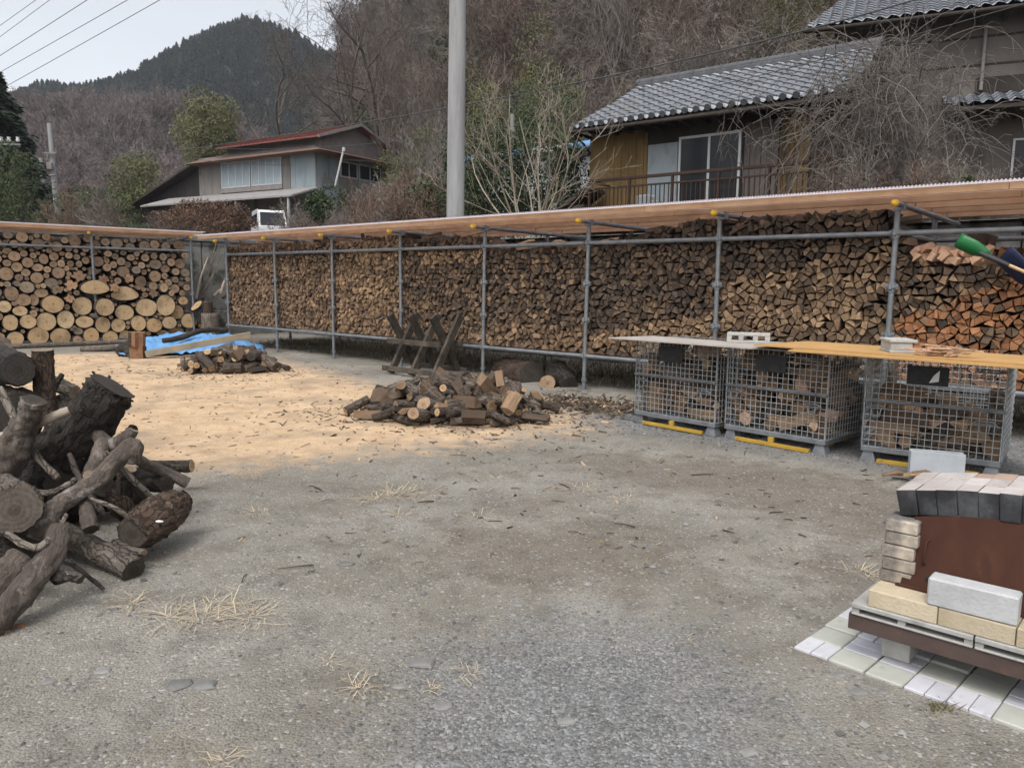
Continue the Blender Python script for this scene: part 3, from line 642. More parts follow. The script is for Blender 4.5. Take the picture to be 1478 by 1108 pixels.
for w in cells:
    c = centroid(w); t = c[0]/BAY; px, py, dep = proj(RF(c[0], .07, c[1]))
    vis = px < 1476 and not (px > 905 and py > 490+(px-905)*.052)
    info.append((-(area(w)/dep**2) if vis else 0, t, c, w))
order = sorted(range(len(info)), key=lambda i: info[i][0]); single = set(order[:300])
stuff = MB(); KEYS = list(SPL)
for i, (s_, t, c, w) in enumerate(info):
    cl = wood_class(t, c[1]); _, vs, fs = piece_geo(w, rg)
    if i in single:
        mb = MB(); mb.add(vs, fs); o = mb.build('split_log', M['split_'+cl]); o.location = RF(c[0], .07, c[1]); o.rotation_euler = (0, 0, RF.ang())
        tag(o, LAB[cl], 'firewood', cl+' split firewood in the long rack')
    else:
        stuff.add([RF(c[0]+x, .07+y, c[1]+z) for x, y, z in vs], fs, KEYS.index(cl))
# second row, hidden but for its top and gaps; then loose pieces thrown on top
for w in pack(-.05, 17.0, .17, .15, lambda a: lerp_tab([(0, 2.04), (3.9, 2.0), (4.0, 1.82), (5.3, 1.9), (6.9, 2.05), (7.1, 1.85), (9, 1.9)], a/BAY), BOT, rg):
    c = centroid(w); _, vs, fs = piece_geo(w, rg, .4); cl = rg.choice(['dark', 'brown', 'tan']) if c[0]/BAY < 7.2 else rg.choice(['brown', 'orange', 'dark', 'orange'])
    stuff.add([RF(c[0]+x, .46+y, c[1]+z) for x, y, z in vs], fs, KEYS.index(cl))
    stuff.add([RF(c[0]+x, .98+y, c[1]+z) for x, y, z in vs], fs, KEYS.index(cl))
def loose(mb, p, rr, mi, L_=.32, r=.055, dirv=None):
    n = rr.choice([3, 4, 4]); th0 = rr.uniform(0, 6.3); d = dirv or V((rr.uniform(-1, 1), rr.uniform(-1, 1), rr.uniform(-.25, .25))).normalized()
    a = d.orthogonal().normalized(); b2 = d.cross(a); sec = [(cos(th0+2*pi*k/n+rr.uniform(-.3, .3))*r*rr.uniform(.7, 1.2), sin(th0+2*pi*k/n+rr.uniform(-.3, .3))*r*rr.uniform(.6, 1)) for k in range(n)]
    vs = []
    for l_, s_ in ((-.5, .88), (-.47, 1), (.46, rr.uniform(.85, 1)), (.5, .85)): vs += [p+d*(L_*l_)+a*(x*s_)+b2*(y*s_) for x, y in sec]
    fs = [tuple(range(n-1, -1, -1)), tuple(range(3*n, 4*n))]+[(k*n+j, k*n+(j+1) % n, k*n+n+(j+1) % n, k*n+n+j) for k in range(3) for j in range(n)]
    mb.add(vs, fs, mi)
for k in range(130):
    t = rg.uniform(0, 7.0); zt = lerp_tab(TOP, t); cl = 'dark' if t > 5 else rg.choice(['brown', 'tan', 'dark', 'pale'])
    loose(stuff, RF(t*BAY, rg.uniform(.15, .5), min(2.13, zt+rg.uniform(-.02, .04))), rg, KEYS.index(cl), rg.uniform(.25, .36), rg.uniform(.03, .055))
o = stuff.build('stacked_firewood', [M['stuff_'+k] for k in KEYS], origin=RO)
tag(o, 'thousands of small split firewood pieces stacked in the far bays of the long rack', 'firewood', kind='stuff')
# fresh pale splits lying on the stack beside the green shovel, and a few loose boards under the roof
for i in range(16):
    mb = MB(); a = 7.12*BAY + (i % 8)*.075 + rg.uniform(-.02, .02); p = RF(a, .12+rg.uniform(0, .1), lerp_tab(TOP, a/BAY)+.05+.055*(i//8)+rg.uniform(0, .02))
    loose(mb, V((0, 0, 0)), rg, 0, .33, .058, V((rg.uniform(-.25, .25)+.3, 1, rg.uniform(-.1, .25))).normalized()); o = mb.build('fresh_split_log', M['split_fresh']); o.location = p; o.rotation_euler = (0, 0, RF.ang())
    tag(o, 'freshly split pinkish firewood piece lying loose on top of the stack by the green shovel', 'firewood', 'fresh pinkish split pieces on the stack')
for t, b_, yaw, ln, in ((3.7, .25, .1, .9), (4.25, .2, -.25, .8), (4.45, .3, .5, .7), (4.6, .22, -.6, .55), (5.0, .3, .3, .5)):
    mb = MB(); mb.bbox((-ln/2, -.05, 0), (ln/2, .05, .03), b=.004); o = mb.build('offcut_board', M['split_fresh']); zt = lerp_tab(TOP, t)
    o.location = RF(t*BAY, b_, zt+.05 if t > 3.9 else 2.1); o.rotation_euler = (.1, -.16, RF.ang()+yaw); tag(o, 'pale offcut board lying loose on the firewood under the shelter roof', 'board', 'pale offcut boards on the firewood')
# ------------------------------------------------------------------ round logs in the log shelter
rl = random.Random(5)
Z4 = 300/1477.0
BIG = """45 370 55 50,120 322 42 35,195 290 42 37,268 326 42 28,385 246 35 32,312 265 35 38,170 226 28 25,238 240 25 22,100 245 45 36,55 208 38 24,380 303 28 24,434 297 28 28,506 298 26 23,550 250 24 22,565 300 22 25,473 332 22 20,414 363 46 42,338 339 28 24,333 382 22 20,183 362 35 28,135 396 30 25,262 400 48 40,188 405 16 15,180 466 53 42,358 435 46 34,75 510 50 54,43 445 25 20,112 440 24 20,285 505 50 32,157 555 60 44,235 555 36 42,20 600 50 42,132 632 54 36,225 650 25 25,255 458 16 16,
362 584 82 62,577 596 73 67,469 605 22 22,725 606 68 62,872 643 68 56,1027 610 75 63,1165 592 66 75,1258 643 52 52,65 715 58 58,187 707 60 50,318 707 74 65,457 693 62 66,590 708 64 43,720 728 55 60,828 735 52 48,968 720 54 56,1080 733 58 52,1183 715 52 44,1343 704 58 52,1445 730 38 34,100 828 62 50,262 808 78 64,420 815 76 63,547 775 36 27,535 835 35 29,637 808 57 57,775 820 57 46,885 815 46 48,1255 780 58 30,1150 790 44 22,
697 282 45 37,765 228 30 22,822 245 25 24,863 282 32 30,930 255 30 24,915 303 24 24,963 292 16 14,1008 310 26 25,963 343 32 27,1033 256 30 27,1095 245 25 23,1160 250 28 28,1240 243 20 20,1107 303 44 34,1180 333 35 28,1215 288 28 30,1288 297 38 36,1250 355 28 26,1317 362 33 30,1103 388 42 42,1173 386 22 23,1250 413 24 24,1197 432 26 26,1245 476 35 32,1145 468 28 32,1082 458 32 30,1333 408 18 18,1298 405 14 14,1300 507 22 22,1010 425 42 42,880 355 46 40,810 305 26 26,757 325 30 28,763 275 20 20,668 220 26 20,880 222 24 18"""
DOME = [(660, 475, 105, 62), (878, 520, 102, 62)]
STAR = [(665, 350, 50, 32), (740, 410, 44, 36), (793, 467, 35, 35), (912, 403, 37, 36), (390, 480, 47, 35), (478, 545, 40, 30), (1075, 508, 36, 30), (803, 366, 22, 22), (560, 385, 55, 40), (495, 450, 50, 40)]
def lplane(zx, zy):                             # photo pixel -> (a, z) on the rack front
    d = ray(zx*Z4, 320+zy*Z4); o = V((0, 0, CAMZ)); q = LF(0, .06, 0)
    s = (q-o).dot(LF.n)/d.dot(LF.n); p = o+d*s; r = p-LF.o
    return (r.dot(LF.e), r.z)
def lrad(zx, zy, rx, ry):
    c = lplane(zx, zy); e = lplane(zx+rx, zy); f = lplane(zx, zy-ry); return (c[0], c[1], abs(e[0]-c[0]), abs(f[1]-c[1]))
circ = []                                       # (a, z, ra, rz, kind)
for s_ in BIG.replace('\n', '').split(','):
    if s_.strip(): circ.append((*lrad(*[float(q) for q in s_.split()]), 'big'))
for d in DOME: circ.append((*lrad(*d), 'dome'))
for d in STAR: circ.append((*lrad(*d), 'star'))
TOPL = 2.25
def free(a, z, r):
    for (ca, cz, ra, rz, k) in circ:
        dx, dz = (a-ca), (z-cz)
        m_ = .8 if k == 'star' else .96
        if (dx/(ra+r*m_))**2+(dz/(rz+r*m_))**2 < 1: return False
    return True
left_a = lplane(-30, 500)[0]
for rad, tries in ((.11, 500), (.09, 900), (.075, 1600), (.06, 2500), (.048, 4000), (.036, 5000), (.026, 3500)):
    for _ in range(tries):
        a = rl.uniform(left_a-1.6, 3.62); z = rl.uniform(.16, TOPL); r = rad*rl.uniform(.9, 1.12)
        if z < .9 and a > left_a and rad > .05: continue
        if a < left_a and rad < .06: continue
        if z+r > TOPL+.06+.05*nz((a, 0, 0), 2) or z-r < .13: continue
        if free(a, z, r): circ.append((a, z, r*rl.uniform(.95, 1.08), r*rl.uniform(.9, 1.02), 'fill'))
        if len(circ) > 330: break
def log_mesh(ra, rz, L_, shape, seed, n=26):
    rr = random.Random(seed); mb = MB(); prof = []
    lob = rr.randint(5, 7); n = 40 if shape == 'star' else n; ph = rr.uniform(0, 6)
    for j in range(n):
        th = 2*pi*j/n; k = 1+.05*mnoise.noise(V((cos(th)*1.3, sin(th)*1.3, seed*3.1)))+.05*mnoise.noise(V((cos(th)*.7+9, sin(th)*.7, seed*1.7)))
        x, z = cos(th)*ra, sin(th)*rz
        if shape == 'star': k *= .88+.13*cos(lob*th+ph)+.10*cos((lob-2)*th)+.09*cos((lob+3)*th+2*ph)
        if shape == 'dome': 
            if z < 0: z *= .62
            x *= 1-.24*max(0, sin(th))**1.5
        prof.append((x*k, z*k))
    y0 = rr.uniform(-.05, .06)
    rings = [(.955, y0), (1.0, y0+.008), (1.01, y0+.25), (.98, y0+L_*.6), (.95, y0+L_)]
    vs = [(x*s_*(1+.02*rr.uniform(-1, 1)*(i > 1)), y, z*s_) for i, (s_, y) in enumerate(rings) for x, z in prof]
    mb.add(vs[:n], [tuple(range(n))], 0)
    mb.add(vs, [(k*n+j, (k+1)*n+j, (k+1)*n+(j+1) % n, k*n+(j+1) % n) for k in range(len(rings)-1) for j in range(n)], 1, True)
    mb.add(vs[-n:], [tuple(range(n-1, -1, -1))], 0)
    return mb
ORD = ['first', 'second', 'third', 'fourth', 'fifth', 'sixth', 'seventh', 'eighth', 'ninth', 'tenth', 'eleventh', 'twelfth', 'thirteenth', 'fourteenth']
big_row = sorted([c for c in circ if c[4] == 'big' and c[3] > .105 and .12 < c[1] < .36], key=lambda c: -c[0])
mid_row = sorted([c for c in circ if c[4] == 'big' and c[3] > .105 and .36 <= c[1] < .58], key=lambda c: -c[0])
for i, c in enumerate(circ):
    a, z, ra, rz, k = c
    L_ = rl.uniform(.8, 1.0); big = rz > .095
    em = M['end_star'] if k == 'star' else (M['end_fresh'] if (big and z < .95) or k == 'dome' else (M['end_small'] if rl.random() < .72 else M['end_weath']))
    if z > 2.05: em = M['end_weath'] if rl.random() < .4 else M['end_small']
    nm = 'fluted_log' if k == 'star' else 'round_log'
    o = log_mesh(ra, rz, L_, k, i+1).build(nm, [em, M['bark']]); o.location = LF(a, .06+rl.uniform(-.03, .05)-(.17 if z < 1.3 and a < 3.3 else 0)-(.05 if k == 'star' else 0), z); o.rotation_euler = (rl.uniform(-.02, .02), 0, LF.ang()+rl.uniform(-.03, .03))
    grp = None
    if k == 'star': lb, grp = 'fluted star-shaped log end with a reddish centre among the round logs', 'star-shaped log ends'
    elif k == 'dome': lb = 'broad dome-shaped log end just '+('under the reddish star-shaped ends, farther from the tarp' if a < 1.9 else 'above the tarp side of the large logs')
    elif c in big_row: lb = 'big sawn log end on the lowest row, %s counting from the blue tarp' % ORD[min(13, big_row.index(c))]
    elif c in mid_row: lb = 'big sawn log end on the second row up, %s counting from the chopping block' % ORD[min(13, mid_row.index(c))]
    elif z > 2.0: lb, grp = 'brown weathered log end in the strip above the upper scaffold pipe', 'log ends above the pipe'
    elif big: lb, grp = 'medium round log end in the middle of the sawn log stack', 'medium log ends in the stack'
    else: lb, grp = 'small round log end packed between larger logs in the sawn log stack', 'small log ends in the stack'
    tag(o, lb, 'log', grp)
for a0 in (-3.0, .0): 
    mb = MB(); mb.tube([LF(a0, -.12, .05), LF(a0+1.5, -.1, .055), LF(a0+2.9, -.12, .05)], [.055, .05, .045], 9, wob=.2, seed=a0); mb.tube([LF(a0, .55, .05), LF(a0+2.9, .5, .05)], [.055, .05], 9)
    tag(mb.build('bearer_pole', M['bark_grey'], origin=LF(a0, 0, 0)), 'grey bearer pole lying under the sawn log stack, '+('end beside the tarp' if a0 == 0 else 'end hidden by the stump heap'), 'pole')
# ------------------------------------------------------------------ loose firewood: pieces, and where they came to rest
def piece(seed, style):
    """a short log (bark slot 1, sawn ends slot 0) or a split wedge, centred on its own origin, long axis y"""
    rr = random.Random(seed*7+3); mb = MB()
    if style == 'log':
        r = rr.uniform(.036, .085); L_ = rr.uniform(.22, .38) if r < .07 else rr.uniform(.18, .30); n = 14
    elif style == 'stub':
        r = rr.uniform(.028, .06); L_ = rr.uniform(.16, .30); n = 12
    else:
        r = rr.uniform(.05, .085); L_ = rr.uniform(.26, .36); n = 0
    if n:
        ph = rr.uniform(0, 9); bend = rr.uniform(-.02, .02); el = rr.uniform(.85, 1.0); vs = []; ys = (-.5, -.485, -.2, .1, .485, .5); sl_ = rr.uniform(-.25, .25)
        for i, y in enumerate(ys):
            s_ = (.95 if i in (0, 5) else 1)*(1-.12*(y+.5)); 
            for j in range(n):
                th = 2*pi*j/n; k = 1+.10*mnoise.noise(V((cos(th)+ph, sin(th), i*.4+ph)))
                x = cos(th)*r*k*s_; z = sin(th)*r*k*s_*el
                vs.append((x+bend*(1-4*y*y), y*L_+(sl_*x if i < 2 else 0), z))
        mb.add(vs[:n], [tuple(range(n))], 0); mb.add(vs[-n:], [tuple(range(n-1, -1, -1))], 0)
        mb.add(vs, [(k*n+j, (k+1)*n+j, (k+1)*n+(j+1) % n, k*n+(j+1) % n) for k in range(5) for j in range(n)], 1, True)
    else:                                       # quarter or half split: bark arc + two split faces
        a0 = rr.uniform(1.3, 2.6); m_ = 6; sec = [(0, 0)]+[(cos(-a0/2+a0*k/m_)*r*1.5, sin(-a0/2+a0*k/m_)*r*1.5) for k in range(m_+1)]
        cx_ = sum(p[0] for p in sec)/len(sec); sec = [(p[0]-cx_, p[1]) for p in sec]; n = len(sec); vs = []
        tw = rr.uniform(-.35, .35)
        for i, y in enumerate((-.5, -.15, .2, .5)):
            for j, (x, z) in enumerate(sec): q = tw*y; vs.append(((x*cos(q)-z*sin(q))*(1+.09*rr.uniform(-1, 1)), y*L_+rr.uniform(-.012, .012), (x*sin(q)+z*cos(q))*(1+.09*rr.uniform(-1, 1))))
        mb.add(vs[:n], [tuple(range(n-1, -1, -1))], 0); mb.add(vs[-n:], [tuple(range(n))], 0)
        for k in range(3):
            for j in range(n): mb.add([vs[k*n+j], vs[k*n+(j+1) % n], vs[(k+1)*n+(j+1) % n], vs[(k+1)*n+j]], [(0, 1, 2, 3)], 1 if 0 < j < n-1 else 0)
    return mb
def pile_style(i): return ('log', 'log', 'stub', 'split', 'stub', 'log', 'split')[i % 7]
# ------------------------------------------------------------------ resting poses of loose pieces: x y z and quaternion, from a rigid-body settle
SIM = {}
SIM['heap'] = [[float(q) for q in r.split()] for r in '''-.582 .012 .183 .003 .987 -.064 .149|.197 -.796 .038 .276 .713 .381 -.52|.754 -.179 .114 .179 -.086 .966 .163|1.536 1.644 .065 .593 .133 .127 -.784|.48 .614 .058 .354 -.555 .698 .282|.159 .703 .098 .634 -.634 .313 -.313|-.442 .502 .107 .819 -.07 .385 -.419|-.224 .096 .259 .847 -.104 -.174 -.492|-.942 -.035 .086 .286 -.368 -.192 -.864|-.878 .297 .057 .078 .99 .102 .058|.443 -.501 .087 .427 -.601 .381 .558|.568 -.104 .19 .519 .319 .697 -.379|.352 -.618 .046 .765 -.224 -.324 -.51|.946 .273 .069 .379 .651 -.566 .336|.086 -.633 .037 .484 .331 -.262 .766|.671 -.536 .058 .184 .794 -.294 .499|.086 .115 .277 .207 .748 .553 -.302|.212 .926 .071 .016 -.229 -.973 .014|-.813 -.374 .023 .297 .667 .335 -.596|-1.426 .006 .054 .028 .786 -.064 .615|-.094 -.742 .101 .124 .99 -.043 -.055|-.239 .501 .123 .189 .298 .894 -.275|.536 .755 .116 .807 -.34 .474 .09|.198 .321 .2 .447 -.506 .545 .497|-.959 -.556 .057 .71 .266 .355 -.546|.734 -.406 .206 .603 .202 .756 .153|-.269 -.173 .251 .492 .168 -.245 .818|-.252 .751 .044 .002 -.609 .793 -.009|.085 .605 .081 .545 .17 -.699 .431|-.793 .067 .114 .714 -.454 .394 .358|-.539 -.076 .193 .717 -.058 -.677 -.154|-.518 -.906 .075 .532 .379 -.694 .303|-.166 -.455 .212 .258 -.646 -.285 -.659|1.184 -.016 .05 .137 .222 .964 -.05|.319 .524 .101 .684 .291 -.424 .518|-.281 -.716 .047 .731 -.268 .528 .339|.711 .326 .094 .704 -.099 .678 -.186|.04 -.823 .089 .171 .05 .283 -.942|.459 .122 .246 .058 -.985 -.054 .151|-.101 .912 .03 .181 .646 .161 -.724|-.548 -1.034 .062 .485 -.182 -.094 -.85|.551 .416 .15 .821 -.294 -.28 -.402|-.34 .315 .19 .217 .844 -.234 .43|-.2 -.69 .121 .004 .824 -.096 -.558|.084 -.211 .25 .227 -.548 -.021 -.805|-.046 .419 .195 .813 -.046 .229 -.534|.263 .226 .242 .672 -.394 -.362 -.513|.772 .104 .139 .569 -.004 .219 -.792|-.647 .456 .102 .016 .268 .156 .95|.524 -.816 .037 .669 .088 .094 -.732|.834 .244 .178 .146 .53 .045 -.834|-.068 -.869 .035 .835 -.01 -.004 .549|.459 .276 .185 .104 -.419 .9 .064|-.474 .652 .107 .223 .233 -.179 .929|.997 -.413 .11 .142 -.288 -.903 -.285|.921 .565 .052 .031 -.799 -.6 -.033|.152 -.403 .171 .521 -.208 .06 .825|.45 -.716 .108 .706 .041 -.011 .707|-1.56 1.326 .038 .325 .12 -.048 .937|-.016 -1.266 .061 .038 .933 .324 -.15|.964 -.317 .053 .372 .582 .549 -.471|.01 .632 .163 .579 .558 .092 -.587|-1.141 .669 .057 .308 -.228 -.075 -.921|-.066 -.981 .043 .408 .564 -.564 .444|-.347 -.868 .049 .863 .134 -.379 .305|.584 .097 .233 .01 .482 .299 -.823|-.137 .03 .315 .409 .462 -.296 .729|.928 -.644 .053 .181 .814 .337 -.438|-.301 .6 .124 .336 .858 -.255 .293|.641 .73 .096 .464 .099 -.84 .264|.27 -.675 .131 .943 .038 .082 -.321|-.687 -.63 .035 .448 .521 .616 -.385|-.501 .215 .193 .109 .913 .368 .141|.551 -.875 .134 .458 -.225 -.749 -.422|-1.634 -.167 .046 .172 .83 -.381 .371|-.039 -.153 .262 .071 -.954 .251 -.148|.719 -.981 .069 .178 .444 -.871 .108|.777 .491 .028 .092 -.619 .777 .067|.728 .926 .057 .052 .375 -.018 .925|-.059 .551 .141 .449 .242 .368 -.777|.141 .452 .243 .09 .679 -.69 -.234|-.569 -.375 .098 .752 -.21 .452 .432|.367 .102 .273 .425 .072 -.901 -.053|1.183 .195 .059 .911 -.088 -.295 -.274|-.499 -.7 .074 .306 -.805 .488 .142|-.612 .582 .185 .283 -.737 .429 .439|.134 1.088 .032 .116 -.051 -.992 .006|.52 -1.075 .061 .737 -.271 .381 .488|-1.061 .823 .023 .405 .563 .368 -.62|2.501 .99 .056 .375 -.271 .881 .101|.704 -.145 .232 .249 -.879 .041 -.405|-2.753 -.167 .033 .941 -.033 .072 .33|.886 -2.088 .069 .607 .296 -.254 .692|.991 -.132 .058 .391 -.616 -.218 -.648|-1.729 .294 .041 .044 -.884 -.066 -.46|.29 -.006 .275 .912 -.03 .401 .075|.572 .255 .228 .422 .871 -.002 .25|-.782 .372 .087 .043 .226 .097 .968|.303 -.975 .026 .958 -.006 .003 -.288|.375 .187 .361 .433 -.024 .896 .097|.686 -.628 .093 .079 .684 -.702 -.181|-.919 -.396 .106 .406 .451 .794 .042|-.292 .278 .279 .469 .401 .167 -.769|-.284 -.805 .045 .754 -.215 .505 .361|.085 1.314 .064 .517 .455 .466 -.556|-.406 .887 .057 .075 .764 .633 -.102|-.333 -.655 .101 .014 -.599 .235 .765|-.001 -.357 .194 .978 .201 -.036 -.037|.791 -.771 .048 .019 -.423 .906 -.017|-1.053 .421 .057 .113 -.88 -.344 -.307|.193 -.625 .127 .414 .229 .869 -.148|-.037 .957 .163 .183 -.299 .584 .732|-1.012 -2.887 .045 .71 .068 .078 -.696|.193 .384 .313 .242 -.437 .187 .846|-.836 .951 .046 .928 -.055 -.118 -.348|.011 .243 .313 .846 -.05 -.075 .525|.491 .069 .341 .427 -.038 .854 .296|.164 -.149 .274 .14 -.967 -.177 -.118|-.568 -.544 .121 .742 -.204 .106 .63|.257 -.961 .089 .363 -.403 -.588 -.599|.111 -.608 .156 .719 .016 .671 -.179|.369 -.347 .173 .061 .001 -.202 .977|.43 .481 .207 .25 -.897 .315 -.182|-.196 .966 .125 .216 -.947 .026 .235|-.756 -.111 .16 .339 .168 -.922 -.081'''.split('|')]
SIM['small'] = [[float(q) for q in r.split()] for r in '''.136 -.025 .308 .762 -.225 -.2 -.573|-.315 .066 .242 .541 -.047 -.218 -.811|.779 .254 .04 .941 .001 -.04 .335|-.227 .577 .028 .003 -.73 .683 -.007|.384 .04 .246 .553 .128 -.821 .058|-.278 .321 .165 .529 .587 .437 -.43|-.05 .358 .188 .371 .846 -.155 .35|.556 -.665 .032 .005 .751 .004 -.661|.139 .571 .046 .782 .151 .237 -.556|-.206 -.45 .08 .321 .432 -.842 -.035|.496 .435 .041 .078 .634 -.765 .082|.103 -.116 .263 .355 .541 .713 -.272|-.114 .682 .031 .088 .782 .605 -.122|-.176 .505 .051 .609 .357 .414 -.575|-.205 .126 .258 .537 .464 .138 -.691|-.538 -.486 .093 .005 .97 -.13 -.204|-.27 -.582 .058 .145 .475 .084 -.864|-.58 .301 .051 .411 .062 .9 -.134|.705 -.108 .069 .381 -.462 .539 .593|-.194 -.592 .127 .462 .177 -.857 .144|-.054 .888 .051 .64 .022 -.031 .767|-.897 -.332 .062 .475 -.427 -.72 -.272|-.665 .553 .034 .192 -.044 -.981 0|.327 -.519 .084 .32 .51 .771 -.209|-.498 -.59 .038 .024 .949 -.296 .104|-.766 -.064 .07 .181 -.569 -.753 -.276|.508 -.313 .088 .122 -.954 .274 -.014|.565 1.872 .044 .768 .029 .05 -.637|-.796 .381 .066 .349 .402 .373 -.76|-.865 -.495 .057 .024 -.816 .577 .019|1.308 -.424 .073 .181 .012 .983 -.033|-.205 .45 .144 .274 -.828 .223 .436|.905 .9 .029 .759 -.061 .644 .075|-.081 -.686 .043 .054 -.817 -.57 -.066|-.672 .099 .107 .4 .583 .706 -.045|.905 .515 .073 .687 .256 -.294 .614|-1.133 -1.593 .053 .183 -.659 .711 .164|-.149 -.434 .152 .506 -.171 .162 -.83|-.552 -.854 .037 .83 .093 -.16 .527|.632 -.348 .037 .666 .124 .728 -.108|-.556 .509 .039 .305 .254 .912 -.107|.153 .716 .053 .072 .866 -.473 .147|-.824 .309 .048 .856 .116 -.451 .226|1.178 .15 .047 .005 -.999 -.03 -.012|-.716 -.17 .102 .684 .037 .608 .401|-.384 .733 .052 .069 .654 -.748 .09|-.36 .585 .102 .415 -.583 .363 .597|-.538 -.242 .111 .25 .189 -.355 .881|.024 -.81 .035 .015 .88 -.472 .045|2.235 .026 .04 .407 -.596 .496 .483|-.516 .407 .13 .197 .304 -.887 -.285|.055 -1.326 .066 .598 -.042 -.008 -.8'''.split('|')]
SIM['cage_a'] = [[float(q) for q in r.split()] for r in '''.073 -.087 .078 .506 .165 -.118 .838|-.053 .17 .037 .623 .364 .566 -.399|.288 -.282 .061 .635 .314 -.316 .631|.051 -.181 .175 .22 -.69 -.051 .688|.395 -.169 .086 .764 -.216 .606 -.045|.432 .128 .086 .999 -.033 .035 .007|-.063 -.03 .05 .772 -.236 -.371 -.458|-.116 -.088 .161 .132 -.446 .266 -.844|.264 -.134 .091 .832 .236 .033 -.502|-.371 -.112 .09 .32 -.105 .927 .164|.297 .109 .147 .373 .254 -.591 .669|.203 -.273 .188 .466 -.345 .533 .616|-.263 .024 .033 .062 -.779 -.621 -.056|.206 .231 .109 .308 .817 -.425 .237|-.315 .202 .044 .335 -.327 -.874 -.128|-.097 .104 .137 .494 -.421 .417 .637|-.398 -.316 .182 .02 -.068 -.705 .706|-.179 .232 .111 .586 .388 .566 -.431|.131 .057 .19 .349 .136 .221 -.901|-.384 .302 .153 .648 .669 .251 .264|.176 .104 .292 .045 .878 .175 -.444|-.283 -.3 .152 .365 -.379 -.595 .608|-.024 -.075 .314 .177 -.085 -.955 -.221|.218 .293 .303 .373 -.323 .593 -.636|.303 .208 .195 .331 .536 -.427 .649|.386 -.223 .334 .794 .533 -.158 -.243|-.335 .057 .334 .773 -.491 .399 -.046|.264 .173 .387 .016 .486 .683 -.545|-.231 -.218 .13 .523 .565 -.426 -.476|.388 .014 .282 .748 .45 .436 .222|-.119 -.28 .235 .031 -.255 .71 -.656|-.05 -.297 .418 .414 .667 -.585 .205|-.243 -.319 .351 .419 -.475 .562 .532|-.321 .066 .109 .442 -.215 .85 .189|-.295 .331 .287 .583 -.57 -.4 .418|.211 -.102 .393 .743 .318 -.572 .137|-.295 -.156 .19 .849 -.217 -.217 -.431|.005 .195 .378 .178 .433 .204 .86|.319 -.016 .42 .464 .373 -.771 -.227|.063 -.142 .369 .393 -.189 .64 .632|-.234 .093 .268 .031 -.981 -.131 -.139|-.41 -.038 .32 .914 .307 .251 .09|-.284 -.047 .289 .592 .776 .136 -.173|.288 -.15 .499 .862 -.04 -.068 -.501|.009 -.297 .497 .688 .279 -.074 .666|-.024 .192 .234 .016 -.695 .362 .621|.262 -.326 .388 .315 -.521 .636 -.474|-.193 .222 .333 .498 .184 .685 -.499'''.split('|')]
SIM['cage_b'] = [[float(q) for q in r.split()] for r in '''-.277 -.212 .072 .079 -.01 -.003 .997|-.405 -.257 .154 .764 -.554 -.28 .178|.241 -.159 .024 .611 .389 .506 -.468|.29 -.18 .109 .015 .656 .354 -.667|-.157 .152 .042 .126 .225 .035 -.966|-.061 -.155 .067 .079 -.734 -.077 .67|.191 -.307 .125 .559 .157 -.426 .693|.124 .276 .054 .62 -.345 .35 .612|.113 -.121 .118 .478 .636 -.072 .602|.22 .061 .162 .625 .612 .346 .34|-.027 .02 .053 .33 .144 -.931 .056|-.392 -.013 .06 .007 .93 .003 -.367|.409 .196 .055 .811 -.007 .585 -.004|.05 .116 .113 .912 .191 -.007 .364|.369 .029 .248 .413 .448 .532 .588|.006 .078 .186 .87 .012 .034 .492|.035 .283 .225 .503 .562 -.492 .436|.309 -.186 .237 .722 -.29 -.601 -.18|-.277 .148 .037 .779 -.104 .604 .131|-.088 -.23 .2 .173 .432 -.758 .458|-.248 .315 .134 .562 -.457 .437 .532|.175 -.108 .278 .596 -.523 .497 .354|-.331 -.132 .186 .125 .56 .061 -.816|.389 -.094 .423 .003 -.537 .016 .843|-.329 .107 .202 .354 .176 .622 -.676|.279 .073 .372 .494 .389 -.193 .753|.099 -.192 .341 .145 -.762 -.071 .627|.29 .106 .159 .411 .319 -.529 -.671|-.104 -.048 .19 .191 .558 .775 .228|-.257 -.254 .339 .474 -.673 -.528 -.207|.161 -.199 .428 .039 .477 .329 -.814|.398 .29 .259 .572 .556 -.415 -.437|-.123 .016 .305 .316 -.133 -.255 -.904|.15 .196 .287 .413 .502 .76 .022|-.269 .24 .158 .412 .626 .649 -.129|.344 -.21 .354 .278 .178 .859 -.391|-.228 -.095 .325 .226 .913 .201 -.272|.179 .019 .475 .322 .729 -.198 -.57|-.129 -.111 .279 .374 .732 .086 -.563|-.236 .206 .302 .627 .233 -.536 .515|-.011 .042 .399 .323 .795 -.183 -.479|.251 .254 .444 .109 -.423 .787 .436|-.417 .183 .303 .037 -.901 -.015 .432|-.357 -.009 .386 .074 -.584 .14 -.796|-.011 .319 .342 .653 .242 .286 -.658|-.134 -.065 .432 .889 -.229 .377 .119|.359 .142 .457 .709 .069 .672 -.204|.031 .119 .439 .668 -.28 .662 -.193|-.285 -.215 .461 .62 .263 -.662 .33|-.295 .232 .404 .069 .647 -.523 -.551'''.split('|')]
